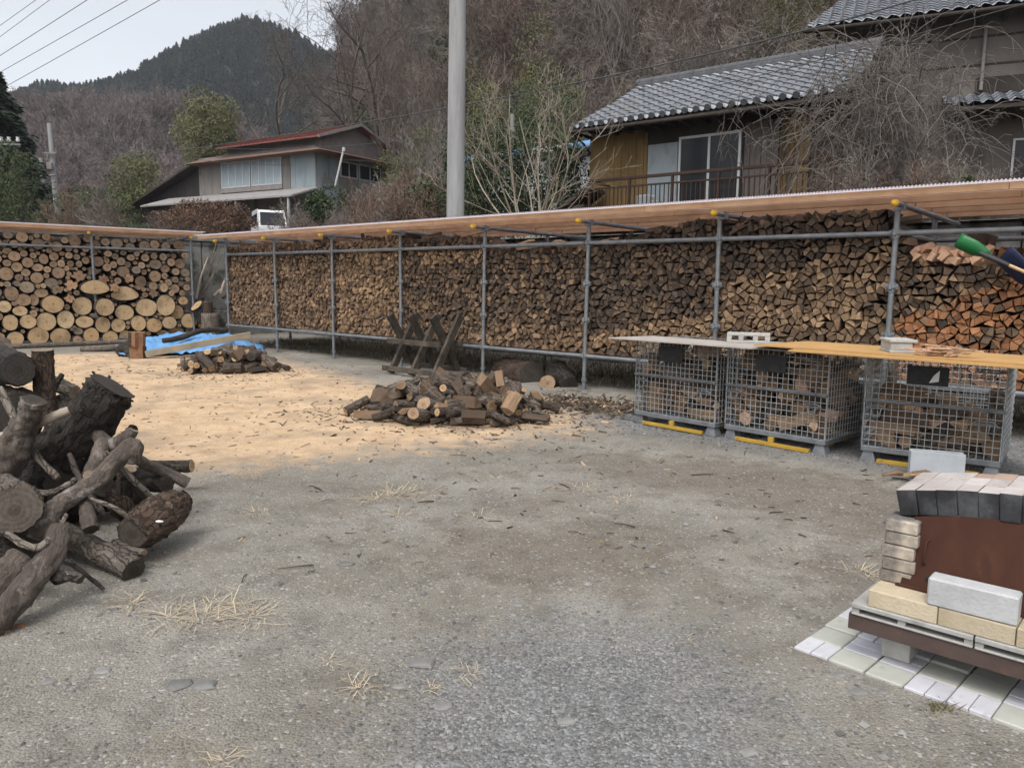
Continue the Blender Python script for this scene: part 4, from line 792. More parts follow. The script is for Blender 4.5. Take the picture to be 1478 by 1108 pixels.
SIM['cage_c'] = [[float(q) for q in r.split()] for r in '''.155 -.126 .071 .087 .026 .022 -.996|-.381 -.074 .024 .039 -.661 .035 .749|.008 .175 .034 .309 .636 .305 -.638|-.277 -.172 .07 .845 -.032 -.531 -.046|.329 -.104 .051 .034 -.981 .104 .159|.168 .137 .099 .649 .033 .662 -.373|-.129 .171 .1 .513 .63 .482 -.329|-.18 .322 .135 .674 .032 -.213 .707|-.145 -.229 .05 .973 .012 .21 -.092|.046 -.255 .139 .333 -.225 -.632 -.663|-.23 -.157 .169 .672 -.316 -.241 -.625|-.37 .245 .167 .475 -.731 -.237 .429|-.242 .166 .186 .93 .207 .275 .132|-.268 -.3 .161 .648 .354 -.288 .61|-.189 -.249 .224 .679 .265 -.192 .657|-.323 .004 .139 .683 -.528 .458 .21|-.131 .051 .155 .224 -.034 .891 .392|.392 -.168 .09 .398 .043 .909 .115|.305 .132 .105 .415 -.262 .667 .561|-.367 .148 .241 .806 .443 -.261 -.293|.412 -.236 .334 .674 -.455 -.485 .32|.067 -.121 .263 .422 -.29 -.806 -.298|.191 .279 .149 .402 -.389 .571 .601|.273 -.208 .152 .755 -.02 .644 .119|-.414 .301 .494 .417 -.445 .543 -.577|-.357 -.134 .301 .902 -.111 .411 -.067|-.301 .127 .366 .464 .16 -.045 .87|-.125 -.152 .254 .61 .007 .747 -.265|.286 .294 .236 .154 -.703 -.682 .132|.294 .031 .194 .693 -.15 .203 -.675|-.063 .071 .291 .659 -.171 .14 .719|.099 .167 .258 .561 -.452 .312 .62|.41 .191 .141 .158 -.07 -.917 .359|-.247 -.208 .36 .162 -.831 -.005 .531|-.062 .318 .296 .111 -.651 -.697 -.28|-.133 -.088 .323 .43 -.668 .509 .33'''.split('|')]
# ------------------------------------------------------------------ mesh cages
CL, CD, CZ0, CZ1 = .96, .80, .135, .845
def wire_panel(lo, hi, axis, pos, step=.0505, r=.0032, top=None):
    """welded mesh: axis 'x' = plane at y=pos, axis 'y' = plane at x=pos"""
    mb = MB(); u0, u1 = lo[0], hi[0]; z0, z1 = lo[1], hi[1]
    P = (lambda u, z, o=0: (u, pos+o, z)) if axis == 'x' else (lambda u, z, o=0: (pos+o, u, z))
    n = round((u1-u0)/step); k = round((z1-z0)/step)
    for i in range(n+1): u = u0+(u1-u0)*i/n; mb.tube([P(u, z0), P(u, z1)], r, 5, cap=False)
    for i in range(k+1): z = z0+(z1-z0)*i/k; mb.tube([P(u0, z, r*1.7), P(u1, z, r*1.7)], r, 5, cap=False)
    return mb
def make_cage(label, paper=False):
    root = empty('mesh_cage', (0, 0, 0), label, 'mesh cage')
    mb = MB()
    for y in (0, CD-.035): mb.bbox((0, y, .085), (CL, y+.035, .125), b=.003)
    for x in (0, CL-.035): mb.bbox((x, .036, .085), (x+.035, CD-.036, .125), b=.003)
    for k in range(1, 4): mb.box((CL*k/4-.02, .037, .09), (CL*k/4+.02, CD-.037, .115))
    for k in range(1, 15): mb.tube([(.036, CD*k/15, .128), (CL-.036, CD*k/15, .128)], .003, 5)
    for x in (.006, CL-.006):
        for y in (.006, CD-.006): mb.tube([(x, y, .126), (x, y, CZ1)], .0075, 6)
    mb.build('base_frame', M['galv'], root)
    for x in (.055, CL-.055):
        for y in (.06, CD-.06):
            mb = MB(); mb.hexa([(x-.06, y-.05, 0), (x+.06, y-.05, 0), (x+.06, y+.05, 0), (x-.06, y+.05, 0), (x-.035, y-.04, .083), (x+.035, y-.04, .083), (x+.035, y+.04, .083), (x-.035, y+.04, .083)])
            mb.build('foot', M['galv'], root)
    zm = .50
    wire_panel((.008, .127), (CL-.008, zm-.012), 'x', .0).build('lower_front_mesh', M['wire'], root)
    wire_panel((.008, zm+.012), (CL-.008, CZ1), 'x', .0).build('upper_front_mesh', M['wire'], root)
    wire_panel((.008, .127), (CL-.008, CZ1), 'x', CD).build('back_mesh', M['wire'], root)
    wire_panel((.008, .127), (CD-.008, CZ1), 'y', 0).build('side_mesh', M['wire'], root)
    wire_panel((.008, .127), (CD-.008, CZ1), 'y', CL).build('side_mesh', M['wire'], root)
    mb = MB(); mb.tube([(0, -.010, zm), (CL, -.010, zm)], .0085, 8)
    for i in range(60): x = .01+i*(CL-.02)/59; mb.tube([(x, -.010, zm), (x+.005, -.010, zm)], .0112, 6)
    mb.build('hinge_rod', M['galv'], root)
    mb = MB()
    for a, b in (((0, 0), (CL, 0)), ((0, CD), (CL, CD)), ((0, 0), (0, CD)), ((CL, 0), (CL, CD))): mb.tube([(*a, CZ1), (*b, CZ1)], .006, 6)
    mb.build('top_rim', M['galv'], root)
    for x, z in ((.10, .44), (CL-.12, .40), (CL-.11, .78)):
        mb = MB(); y = -.016
        mb.tube([(x-.075, y, z), (x-.05, y-.01, z+.022), (x+.05, y-.01, z+.022), (x+.075, y, z)], .0055, 6); mb.tube([(x-.08, y, z), (x+.08, y, z)], .0055, 6)
        mb.tube([(x-.035, y-.006, z), (x-.03, y-.02, z-.062), (x+.03, y-.02, z-.062), (x+.035, y-.006, z)], .0055, 6); mb.build('latch', M['galv'], root)
    mb = MB(); mb.bbox((.30, -.022, .655), (.585, -.014, .80), b=.003)
    pl = mb.build('name_plate', M['black_plastic'], root)
    if paper:
        mb = MB(); mb.add([(.455, -.0245, .675), (.52, -.0245, .69), (.522, -.0245, .775), (.485, -.0245, .735), (.455, -.023, .675), (.52, -.023, .69), (.522, -.023, .775), (.485, -.023, .735)], [(0, 1, 2, 3), (0, 4, 5, 1), (1, 5, 6, 2), (2, 6, 7, 3), (3, 7, 4, 0)]); mb.build('torn_paper', M['white_metal'], pl)
    return root
CAGES = [((1.25, 7.68), (.66, -.751), 'galvanised mesh cage of firewood chunks under the bare tip of the grey board', False, 'a'),
         ((1.965, 6.93), (.665, -.747), 'galvanised mesh cage of firewood chunks standing between the two other cages', False, 'b'),
         ((2.83, 6.06), (.80, -.60), 'half empty galvanised mesh cage with torn white paper on its black plate', True, 'c')]
CGF = []
for i, (o, e, lb, pp, key) in enumerate(CAGES):
    fr = Frame(o, e); CGF.append(fr); rt = make_cage(lb, pp); rt.location = fr(0, 0, 0); rt.rotation_euler = (0, 0, fr.ang()); rt['group'] = 'galvanised mesh cages in a row'
    where = ('the cage under the grey board tip', 'the middle cage', 'the cage with torn paper on its plate')[i]
    sk = empty('yellow_skid', fr(0, 0, 0), 'yellow wooden skid on the gravel under '+where, 'skid', 'yellow skids under the cages', fr.ang())
    for y in (-.03, CD*.5, CD-.08):
        mb = MB(); mb.bbox((.13, y, .004), (CL-.125, y+.035, .036), b=.003); mb.build('rail', M['yellow_wood'], sk)
        mb = MB(); mb.bbox((CL/2-.025, y+.004, .036), (CL/2+.025, y+.033, .084), b=.003); mb.build('block', M['yellow_wood'], sk)
    for k, row in enumerate(SIM['cage_'+key]):
        base = {'a': 500, 'b': 600, 'c': 700}[key]; st = 'split' if k % 4 else 'log'
        if abs(row[0]) > .6 or abs(row[1]) > .5: continue
        rr = random.Random(k+base); sp = rr.random()
        o2 = piece(base+k, st).build('firewood_chunk', [M['split_'+('tan' if sp < .4 else 'pale' if sp < .75 else 'brown' if sp < .85 else 'fresh')], M['bark'] if sp < .7 else M['bark_grey']])
        o2.rotation_mode = 'QUATERNION'; q = Matrix.Rotation(fr.ang(), 4, 'Z').to_quaternion()
        from mathutils import Quaternion
        o2.rotation_quaternion = q @ Quaternion(row[3:]); o2.location = fr(CL/2+row[0], CD/2+row[1], row[2]+.132)
        tag(o2, 'rough firewood chunk loose inside '+where, 'firewood', 'firewood chunks in '+where)
    rr = random.Random(i+40); n_ = 0               # the layer you see pressed against the front and the exposed side
    spots = [(.14+.17*c+rr.uniform(-.05, .05), .17+rr.uniform(-.02, .05), .20+.115*r_) for r_ in range(6) for c in range(5)]+[(CL-.16, .33+.17*c, .20+.12*r_) for r_ in range(5) for c in range(3)]
    for a_, b_, z_ in spots:
        if i == 2 and z_ > .66-.42*a_: continue
        n_ += 1; o2 = piece(base+100+n_, 'split' if rr.random() < .7 else 'log').build('firewood_chunk', [M['split_'+rr.choice(['tan', 'fresh', 'pale', 'brown', 'pale'])], rr.choice([M['bark_grey'], M['bark'], M['split_tan']])])
        s_ = rr.uniform(.62, .88); o2.scale = (s_, s_, s_); o2.location = fr(a_, b_, z_+rr.uniform(-.02, .02)); o2.rotation_euler = (rr.gauss(0, .4), rr.gauss(0, .6), fr.ang()+rr.choice([0, pi/2, pi/2])+rr.gauss(0, .5))
        tag(o2, 'rough firewood chunk loose inside '+where, 'firewood', 'firewood chunks in '+where)
# ------------------------------------------------------------------ boards across the cages
def board(name, pts, z, th, m, label, cat='board', drop=None):
    mb = MB(); n = len(pts); zz = drop or [0]*n
    vs = [(x, y, z+d) for (x, y), d in zip(pts, zz)]+[(x, y, z+th+d) for (x, y), d in zip(pts, zz)]
    mb.add(vs, [tuple(range(n-1, -1, -1)), tuple(range(n, 2*n))]+[(i, (i+1) % n, n+(i+1) % n, n+i) for i in range(n)])
    o = mb.build(name, m, origin=(pts[0][0], pts[0][1], z)); return tag(o, label, cat)
def off(p, e, a, b): n = V((-e[1], e[0])); return (p[0]+e[0]*a+n.x*b, p[1]+e[1]*a+n.y*b)
e1 = V((.655, -.755)).normalized()
board('plywood_board', [(.95, 7.55), (2.03, 6.44), (2.44, 6.74), (1.45, 7.85)], .862, .012, M['board_grey'], 'thin grey brown plywood board whose pointed end overhangs the cages')
board('plywood_board', [(1.78, 6.92), (2.46, 6.24), (3.12, 6.80), (2.44, 7.50)], .8505, .010, M['board_slate'], 'slate grey sheet mostly hidden under the orange board')
board('orange_board', [(2.06, 6.50), (3.45, 5.0), (4.0, 5.5), (2.70, 6.95)], .8895, .012, M['board_orange'], 'large orange board laid across the cages with a concrete block on it')
board('orange_board', [(2.22, 6.12), (3.66, 4.62), (4.2, 5.1), (2.62, 6.6)], .8755, .0125, M['board_orange'], 'lower orange board sticking out under the upper one along the front')
# ------------------------------------------------------------------ concrete blocks
def hollow_block(m, L_=.39, H=.19, T=.10):
    """cores run along local y (T); L along x"""
    mb = MB(); s = .024
    mb.bbox((-L_/2, 0, 0), (L_/2, T, s), b=.003); mb.bbox((-L_/2, 0, H-s), (L_/2, T, H), b=.003)
    for x in (-L_/2, -L_/6-.022, L_/6-.022, L_/2-.044): mb.bbox((x, .0015, s), (x+.044, T-.0015, H-s), b=.002)
    return mb
o = hollow_block(M['block'], .38, .088, .18).build('concrete_block', M['block']); o.location = (2.16, 6.98, .8745); o.rotation_euler = (0, 0, math.atan2(-.30, .95)); tag(o, 'hollow concrete block lying on the grey board with three holes showing', 'block')
mb = MB(); mb.bbox((-.10, .006, 0), (.075, .30, .02), b=.003); mb.bbox((-.095, .012, .02), (.06, .30, .078), b=.004); mb.bbox((-.105, 0, .078), (.09, .31, .10), b=.004); o = mb.build('concrete_block', M['block']); o.location = (2.97, 5.76, .902); o.rotation_euler = (0, 0, math.atan2(-.20, .97)); tag(o, 'concrete block lying on the orange board beside a bundle of sticks', 'block')
mb = MB(); s = .022; H = .19; L_ = .36; T = .10
mb.bbox((0, 0, 0), (L_, s, H), b=.003); mb.bbox((0, T-s, 0), (L_, T, H), b=.003)
for x in (.0015, .11, .22, L_-.0265): mb.bbox((x, s, .0), (x+.025, T-s, H-.012), b=.002)
o = mb.build('concrete_block', M['block_blue']); o.location = (2.975, 5.56, .002); o.rotation_euler = (0, 0, math.atan2(-.34, .94)); tag(o, 'bluish grey hollow block standing on edge on the gravel before a cage', 'block')
rk = random.Random(8)
for i in range(22):
    mb = MB(); l_ = rk.uniform(.12, .24); w_ = rk.uniform(.006, .013); mb.bbox((-l_/2, -w_, 0), (l_/2, w_, .014), b=.0015); o = mb.build('kindling_stick', M['split_fresh'] if i % 3 else M['split_pale'])
    p = V((3.09, 5.56, .9025))+V((.735, -.678, 0))*rk.uniform(-.07, .19)+V((.68, .73, 0))*rk.uniform(-.06, .06); p.z += .013*(i//4)
    o.location = p; o.rotation_euler = (rk.uniform(-.1, .1), rk.uniform(-.12, .12), rk.gauss(-.3, .5)); tag(o, 'thin pale kindling stick in the small heap on the orange board', 'stick', 'kindling sticks on the orange board')
for i in range(12):
    mb = MB(); l_ = rk.uniform(.12, .3); mb.tube([(-l_/2, 0, 0), (0, rk.uniform(-.02, .02), rk.uniform(0, .02)), (l_/2, 0, 0)], [.012, rk.uniform(.01, .02), .008], 6, flat=.5); o = mb.build('bark_strip', M['split_pale'] if i % 2 else M['split_tan'])
    o.location = gp(1305+rk.uniform(-18, 55), 684+rk.uniform(-4, 5), .02+.012*(i//4)); o.rotation_euler = (0, rk.uniform(-.1, .1), rk.gauss(-.3, .5)); tag(o, 'peeled strip of wood lying on the gravel by the bluish block', 'wood scrap', 'wood strips by the bluish block')
# ------------------------------------------------------------------ shovels leaning on the firewood
def tool(name, label, top, end, m_blade, w_, l_, roll):
    top, end = V(top), V(end); d = (end-top).normalized(); s = d.cross(V((0, 0, 1))).normalized(); u = s.cross(d); s, u = s*cos(roll)+u*sin(roll), u*cos(roll)-s*sin(roll)
    root = empty(name, top, label, 'shovel'); mb = MB(); n = 9; k = 7
    for side in (0, -.008):
        for i in range(k+1):
            t = i/k; ww = w_/2*(1 if t < .55 else 1-(t-.55)*1.25)
            for j in range(n):
                q = j/(n-1)*2-1; mb.v.append(tuple(top+d*(l_*t)+s*(ww*q)+u*(.05*q*q*(1-.4*t)+side)))
    A = (k+1)*n
    for o_ in (0, A):
        for i in range(k):
            for j in range(n-1): mb.f.append((o_+i*n+j, o_+i*n+j+1, o_+(i+1)*n+j+1, o_+(i+1)*n+j)); mb.m.append(0); mb.sm.append(True)
    rim = [j for j in range(n)]+[i*n+n-1 for i in range(1, k+1)]+[k*n+j for j in range(n-2, -1, -1)]+[i*n for i in range(k-1, 0, -1)]
    for p, q in zip(rim, rim[1:]+rim[:1]): mb.f.append((p, q, q+A, p+A)); mb.m.append(0); mb.sm.append(False)
    mb.build('blade', m_blade, root, top)
    mb = MB(); mb.tube([top+d*(l_*.72), top+d*(l_*.9), top+d*(l_+.17)], [.018, .03, .02], 10, flat=.8); mb.build('socket', M['dark_plastic'], root, top)
    mb = MB(); mb.tube([top+d*(l_+.12), end], .014, 8); mb.build('handle', M['handle_wood'], root, top)
tool('shovel', 'green plastic shovel with a pale wooden handle resting on the orange firewood', at(1380, 350, 6.62), at(1640, 462, 5.9), M['green_plastic'], .14, .27, 1.05)
tool('shovel', 'navy blue snow shovel resting behind the green shovel', at(1443, 372, 6.95), at(1700, 600, 6.1), M['navy_plastic'], .34, .40, .6)
# ------------------------------------------------------------------ brick oven on its paving
PF = Frame((1.11, 2.82, -.018), (.694, -.72)); random.seed(4)
def paving_panel(flip):
    mb = MB(); t = .268; h = t/2
    for i in range(2):
        for j in range(2):
            mi = (i+j+flip) % 2; x, y = i*h, j*h
            if mi: mb.bbox((x+.002, y+.002, 0), (x+h-.002, y+h-.002, .024), mi=1, b=.004)
            else:
                for k in range(2):
                    if (i+flip) % 2: mb.bbox((x+.002, y+.002+k*h/2, 0), (x+h-.002, y+h/2-.0005+k*h/2, .024), mi=0, b=.003)
                    else: mb.bbox((x+.002+k*h/2, y+.002, 0), (x+h/2-.0005+k*h/2, y+h-.002, .024), mi=0, b=.003)
    mb.box((.004, .004, -.01), (t-.004, t-.004, .012), mi=1)
    return mb
PM = [paving_panel(f).build('paving_tile', [M['tile_white'], M['tile_green']]) for f in (0, 1)]
first = [True, True]
for j in range(4):
    for i in range(8):
        f = (i+j) % 2; o = PM[f] if first[f] else PM[f].copy()
        if not first[f]: COL.objects.link(o)
        first[f] = False; o.location = PF(i*.271, j*.271, random.uniform(-.003, .004)); o.rotation_euler = (random.uniform(-.01, .01), random.uniform(-.01, .01), PF.ang())
        if j == 0: lb = 'white and pale green paving tile on the front edge, %s from the exposed corner' % ORD[i]; g_ = 'paving tiles in front of the oven'
        else: lb = 'paving tile of white and green squares under or behind the oven'; g_ = 'paving tiles under the oven'
        tag(o, lb, 'paving tile', g_)
OF = Frame((1.33, 2.70, 0), (.74, -.672))
def obox(name, lo, hi, m, label=None, cat=None, group=None, parent=None, b=.004, rot=0.0, jit=0.0):
    """a box in the oven's own axes, its origin at its base"""
    c = OF((lo[0]+hi[0])/2, (lo[1]+hi[1])/2, lo[2]); dx, dy, dz = [(h-l)/2 for l, h in zip(lo, hi)]
    mb = MB(); mb.bbox((-dx, -dy, 0), (dx, dy, dz*2), b=b); o = mb.build(name, m)
    if parent: o.parent = parent; c = c-V(parent.location)
    o.location = c; o.rotation_euler = (0, 0, OF.ang()+rot+random.uniform(-jit, jit))
    if label: tag(o, label, cat, group)
    return o
for k, (a, bb) in enumerate(((.03, .10), (.03, .42), (.72, .10), (.72, .42))):
    obox('foot_block', (a, bb, .004), (a+.10, bb+.19, .118), M['block'], 'small concrete foot block under the brown beams, '+('showing at the front corner', 'behind the front one', 'toward the picture edge', 'hidden at the back')[k], 'block')
for k, bb in enumerate((.0, .50)):
    mb = MB(); mb.bbox((-.065, bb, .1185), (1.25, bb+.05, .1215), OF, b=.001); mb.bbox((-.065, bb, .1215), (1.25, bb+.006, .1755), OF, b=.001); mb.bbox((-.065, bb, .1756), (1.25, bb+.05, .1785), OF, b=.001)
    o = mb.build('steel_beam', M['beam'], origin=OF(-.065, bb, .1185)); tag(o, 'brown painted steel channel beam under the oven slabs, '+('in front' if k == 0 else 'at the back'), 'beam')
    if k == 0: pass
for k in range(3):                              # hollow floor slabs with slots showing
    a0 = -.055+k*.405; mb = MB()
    mb.bbox((a0, -.012, .2075), (a0+.40, .60, .226), OF, b=.003); mb.bbox((a0, -.008, .179), (a0+.40, .60, .188), OF, b=.003)
    for q in (0, .16, .372): mb.box((a0+q+.001, -.004, .1881), (a0+q+.027, .598, .2074), OF)
    o = mb.build('floor_slab', M['concrete'], origin=OF(a0, 0, .179)); tag(o, 'grey hollow concrete slab carrying the oven bricks, '+('at the exposed corner', 'second from the exposed corner', 'third from the exposed corner')[k], 'slab', 'hollow slabs under the oven')
oven = empty('brick_oven', OF(0, 0, .226), 'small dry-stacked firebrick oven with a sooty arch and a rusty steel front', 'oven')
for k in range(5): obox('base_brick', (k*.2325, -.004, .2265), (k*.2325+.2295, .108, .291), M['firebrick'], parent=oven, b=.0035, jit=.006)
for k in range(5): obox('base_brick', (k*.2325, .1125, .2265), (k*.2325+.2295, .56, .2895), M['firebrick'], parent=oven, b=.0035)
for side in (0, 1):
    for j in range(5):
        z = .2905+j*.049
        for q in range(3):
            a = .004+random.uniform(-.007, .007) + side*.90
            obox('wall_brick', (a, .122+q*.145+random.uniform(-.006, .006), z), (a+.114, .122+q*.145+.142, z+.0475), M['firebrick_sooty'] if q == 0 else M['firebrick'], parent=oven, b=.005, jit=.02)
mb = MB(); 
NA = 15; span = .965; rise = .055                # arch ring: standing bricks fan over the opening
def arch(t):                                     # t in 0..1 along the span -> (a, z, tilt)
    a = .035+span*t; z = .535+rise*(1-(2*t-1)**2); return a, z, math.atan2(-rise*2*(2*t-1)*2, span)
for k in range(NA):
    t = (k+.5)/NA; a, z, th = arch(t); wd = span/NA*.97
    for q in range(3):
        b0 = .195+q*.122+random.uniform(-.004, .004); n_, e_ = V((-sin(th), 0, cos(th))), V((cos(th), 0, sin(th)))
        hh = .100+random.uniform(-.004, .004); c8 = []
        for zz in (0, hh):
            fl = 1+.10*zz/hh
            for (x, y) in ((-1, b0), (1, b0), (1, b0+.119), (-1, b0+.119)):
                p = e_*(x*wd/2*fl)+n_*zz; c8.append(OF(a+p.x, y, z+p.z))
        mb = MB(); mb.hexa(c8, 0); o = mb.build('arch_brick', [M['soot'] if q == 0 else M['brick_top']], oven, oven.location)
        if q == 0:                               # only the fronts are sooty: pale tops
            o.data.materials.append(M['brick_top']); o.data.polygons[1].material_index = 1
        if q == 2 and k in (3, 4): o.data.materials[0] = M['brick_top_brown']
        bv = o.modifiers.new('edges', 'BEVEL'); bv.width = .004; bv.segments = 2
mb = MB(); n = 14                                # steel front plate, leaning on the arch
pts = [(.075, .300)]+[(.075+.84*i/n, .300) for i in range(1, n+1)]
top = [(.09+.82*i/n, .545+.05*(1-(2*i/n-1)**2)) for i in range(n, -1, -1)]
full = pts+top
def plate(a, z, d): lean = (z-.29)/.26; return OF(a, .112+.075*lean+d, z)
vs = [plate(a, z, 0) for a, z in full]+[plate(a, z, .004) for a, z in full]; N = len(full)
mb.add(vs, [tuple(range(N)), tuple(range(2*N-1, N-1, -1))]+[(i, N+i, N+(i+1) % N, (i+1) % N) for i in range(N)])
rp = empty('steel_door', OF(.075, .11, .2915), 'rusty brown steel plate with an arched top closing the oven mouth', 'door plate')
mb.build('plate', M['rust'], rp, rp.location)
mb = MB(); mb.bbox((.06, .100, .2925), (.93, .111, .303), OF, b=.002); mb.build('bottom_flange', M['rust'], rp, rp.location)
mb = MB(); mb.tube([plate(.15, .475, 0), plate(.145, .47, -.02), plate(.142, .40, -.02), plate(.145, .385, 0)], .004, 6); mb.build('handle', M['rust'], rp, rp.location)
for a, z, r in ((.165, .335, .012), (.145, .385, .007)):
    mb = MB(); mb.tube([plate(a, z, -.0005), plate(a, z, -.003)], r, 12); mb.build('vent_hole', M['rubber'], rp, rp.location)
mb = MB(); mb.tube([plate(.52, .42, -.0005), plate(.52, .42, -.004)], .004, 8); mb.build('rivet', M['white_metal'], rp, rp.location)
obox('concrete_block', (.192, -.005, .292), (.462, .075, .392), M['concrete_pale'], 'solid pale concrete block standing on the cream bricks against the rusty plate', 'block', b=.006, rot=.02)
# ------------------------------------------------------------------ loose firewood heaps
from mathutils import Quaternion
def heap(key, base, origin, yaw, group, where, lim):
    q0 = Matrix.Rotation(yaw, 4, 'Z').to_quaternion(); Rm = Matrix.Rotation(yaw, 3, 'Z')
    for i, row in enumerate(SIM[key]):
        if (row[0]/lim[0])**2+(row[1]/lim[1])**2 > 1 or row[2] < 0: continue
        sd_ = base+i; st = pile_style(sd_); rr = random.Random(sd_); u = rr.random(); p = V(origin)+Rm@V(row[:3]); p.z += gz(p.x, p.y)+.005
        if st == 'split': ms, look = ([M['split_dark'], M['bark']], 'split grey') if u < .3 else ([M['split_brown'], M['bark_grey']], 'split brown') if u < .62 else ([M['split_tan'], M['bark']], 'split tan')
        elif u < .42: ms, look = [M['end_fresh'], M['bark']], 'sawn round with pale ends'
        elif u < .48: ms, look = [M['end_orange'], M['bark_brown']], 'round with orange ends'
        elif u < .62: ms, look = [M['end_small'], M['bark_grey']], 'round grey-barked'
        else: ms, look = [M['end_dark'], M['bark']], 'weathered dark round'
        if st == 'split' and u > .94: ms, look = [M['split_tan'], M['bark']], 'split tan'
        o = piece(sd_, st).build('firewood_piece', ms); o.rotation_mode = 'QUATERNION'; o.rotation_quaternion = q0 @ Quaternion(row[3:]); o.location = p
        if st == 'split': o.scale = (.66, .85, .66)
        tag(o, look+' firewood piece in '+where, 'firewood', look+' pieces in '+group)
def heap_top(key, base, origin, yaw, rx, ry, h, n, group, where):      # pieces tossed on top, lying on the slope of the heap
    rr = random.Random(base)
    for i in range(n):
        a, r_ = rr.uniform(0, 6.28), math.sqrt(rr.random())*.88; u, v_ = cos(a)*r_*rx, sin(a)*r_*ry; x = origin[0]+u*cos(yaw)-v_*sin(yaw); y = origin[1]+u*sin(yaw)+v_*cos(yaw)
        st = rr.choice(['stub', 'stub', 'log', 'split']); k = rr.random()
        ms, look = ([M['split_brown'], M['bark_grey']], 'split brown') if st == 'split' else ([M['end_small'], M['bark_grey']], 'round grey-barked') if k < .3 else ([M['end_fresh'], M['bark']], 'sawn round with pale ends') if k < .75 else ([M['end_dark'], M['bark']], 'weathered dark round')
        o = piece(base+i, st).build('firewood_piece', ms); o.location = (x, y, gz(x, y)+h*(1-r_*r_)+.075); o.rotation_euler = (rr.gauss(0, .3), rr.gauss(0, .4), rr.uniform(0, 6.28)); s_ = rr.choice((.6, .75, .9, 1.0, 1.3)); o.scale = (s_, s_, s_)
        tag(o, look+' firewood piece in '+where, 'firewood', look+' pieces in '+group)
heap_top('heap', 800, (-.62, 7.98), math.atan2(-.25, 1), .95, .6, .27, 80, 'the heap', 'the heap before the sawbuck')
heap_top('small', 900, (-4.3, 11.75), math.atan2(-.2, 1), .72, .48, .27, 46, 'the small heap', 'the small heap beside the tarp')
heap('heap', 100, (-.62, 7.98, 0), math.atan2(-.25, 1), 'the heap', 'the heap before the sawbuck', (1.16, .8))
heap('small', 300, (-4.35, 11.75, 0), math.atan2(-.2, 1), 'the small heap', 'the small heap beside the tarp', (.86, .62))
# ------------------------------------------------------------------ sawbuck
sf = Frame((-1.88, 11.62, 0), (.76, -.65)); sb = empty('sawbuck', sf(0, 0, 0), 'dark wooden sawbuck with three crossed leg pairs behind the firewood heap', 'sawhorse')
for k in range(3):
    a = k*.47
    for s_ in (1, -1):
        p0, p1 = V((a+s_*.028, .30-s_*.30, 0)), V((a+s_*.028, .30+s_*.26, .90)); d = (p1-p0).normalized(); u = V((0, d.z, -d.y)); mb = MB()
        c8 = []
        for p in (p0, p1):
            for x, y in ((-.027, -.058), (.027, -.058), (.027, .058), (-.027, .058)): q = p+V((x, 0, 0))+u*y; c8.append(sf(q.x, q.y, max(q.z, 0)))
        mb.hexa(c8); lg = mb.build('leg', M['sawbuck'], sb, sb.location)
        if s_ == 1:                              # a paler strip runs along the upper part of this leg
            mb = MB(); c8 = []
            for t in (.66, .97):
                for x, y in ((-.028, .0585), (.028, .0585), (.028, .064), (-.028, .064)): q = p0.lerp(p1, t)+V((x, 0, 0))+u*y; c8.append(sf(q.x, q.y, q.z))
            mb.hexa(c8); mb.build('pale_edge', M['pale_edge_wood'], lg, sb.location)
for b_, z in ((.05, .46), (.50, .46), (-.05, .05), (.60, .05)):
    mb = MB(); mb.bbox((-.10, b_-.022, z), (1.06, b_+.022, z+.075), sf, b=.004); mb.build('stringer', M['sawbuck'], sb, sb.location)
# ------------------------------------------------------------------ big logs lying under the rack, stumps, tarp, timbers
def rlog(name, pts, rad, ms, label, cat='log', n=16, wob=.16, seed=0, group=None, flat=1.0, parent=None, rough=0.0, seg=4):
    """a rough log along a path; ends slot 0, bark slot 1; origin at the first end's centre with y along the log so ring patterns centre on it"""
    pts = [V(p) for p in pts]; fine = []; rf = []
    for i in range(len(pts)-1):
        k = seg if len(pts) > 2 else seg+2
        for j in range(k):
            t = j/k; a, b_ = pts[i], pts[i+1]; p_ = pts[max(0, i-1)]; n_ = pts[min(len(pts)-1, i+2)]
            fine.append(.5*((2*a)+(b_-p_)*t+(2*p_-5*a+4*b_-n_)*t*t+(3*a-p_-3*b_+n_)*t**3)); rf.append(rad[i]+(rad[i+1]-rad[i])*t)
    fine.append(pts[-1]); rf.append(rad[-1])
    d = (fine[1]-fine[0]).normalized(); q = d.to_track_quat('Y', 'Z'); qi = q.inverted(); o0 = fine[0]
    loc = [qi @ (p-o0) for p in fine]
    d2 = (loc[1]-loc[0]).normalized(); loc = [loc[0]+d2*0]+[loc[0]+d2*min(.012, (loc[1]-loc[0]).length*.2)]+loc[1:-1]+[loc[-1]-(loc[-1]-loc[-2]).normalized()*.012, loc[-1]]
    rf = [rf[0]*.95, rf[0]]+rf[1:-1]+[rf[-1], rf[-1]*.95]
    mb = MB(); mb.tube(loc, rf, n, 1, True, 0, True, wob, seed, flat, rough)
    o = mb.build(name, ms); o.location = o0; o.rotation_mode = 'QUATERNION'; o.rotation_quaternion = q
    return tag(o, label, cat, group)
rlog('fallen_log', [at(768, 541, 10.75), at(728, 536, 11.6)], [.20, .22], [M['end_dark'], M['bark_brown']], 'thick brown log lying under the firewood shelter close behind the heap', seed=3)
rlog('fallen_log', [at(790, 553, 10.25), at(806, 545, 11.0)], [.115, .12], [M['end_small'], M['bark_dark']], 'dark log lying under the shelter, its brown sawn end towards the heap', seed=4)
rlog('fallen_log', [at(822, 556, 10.3), at(805, 538, 10.75), at(798, 545, 11.2)], [.13, .17, .15], [M['end_dark'], M['bark_dark']], 'humped black log lying under the shelter behind the brown-ended one', seed=5)
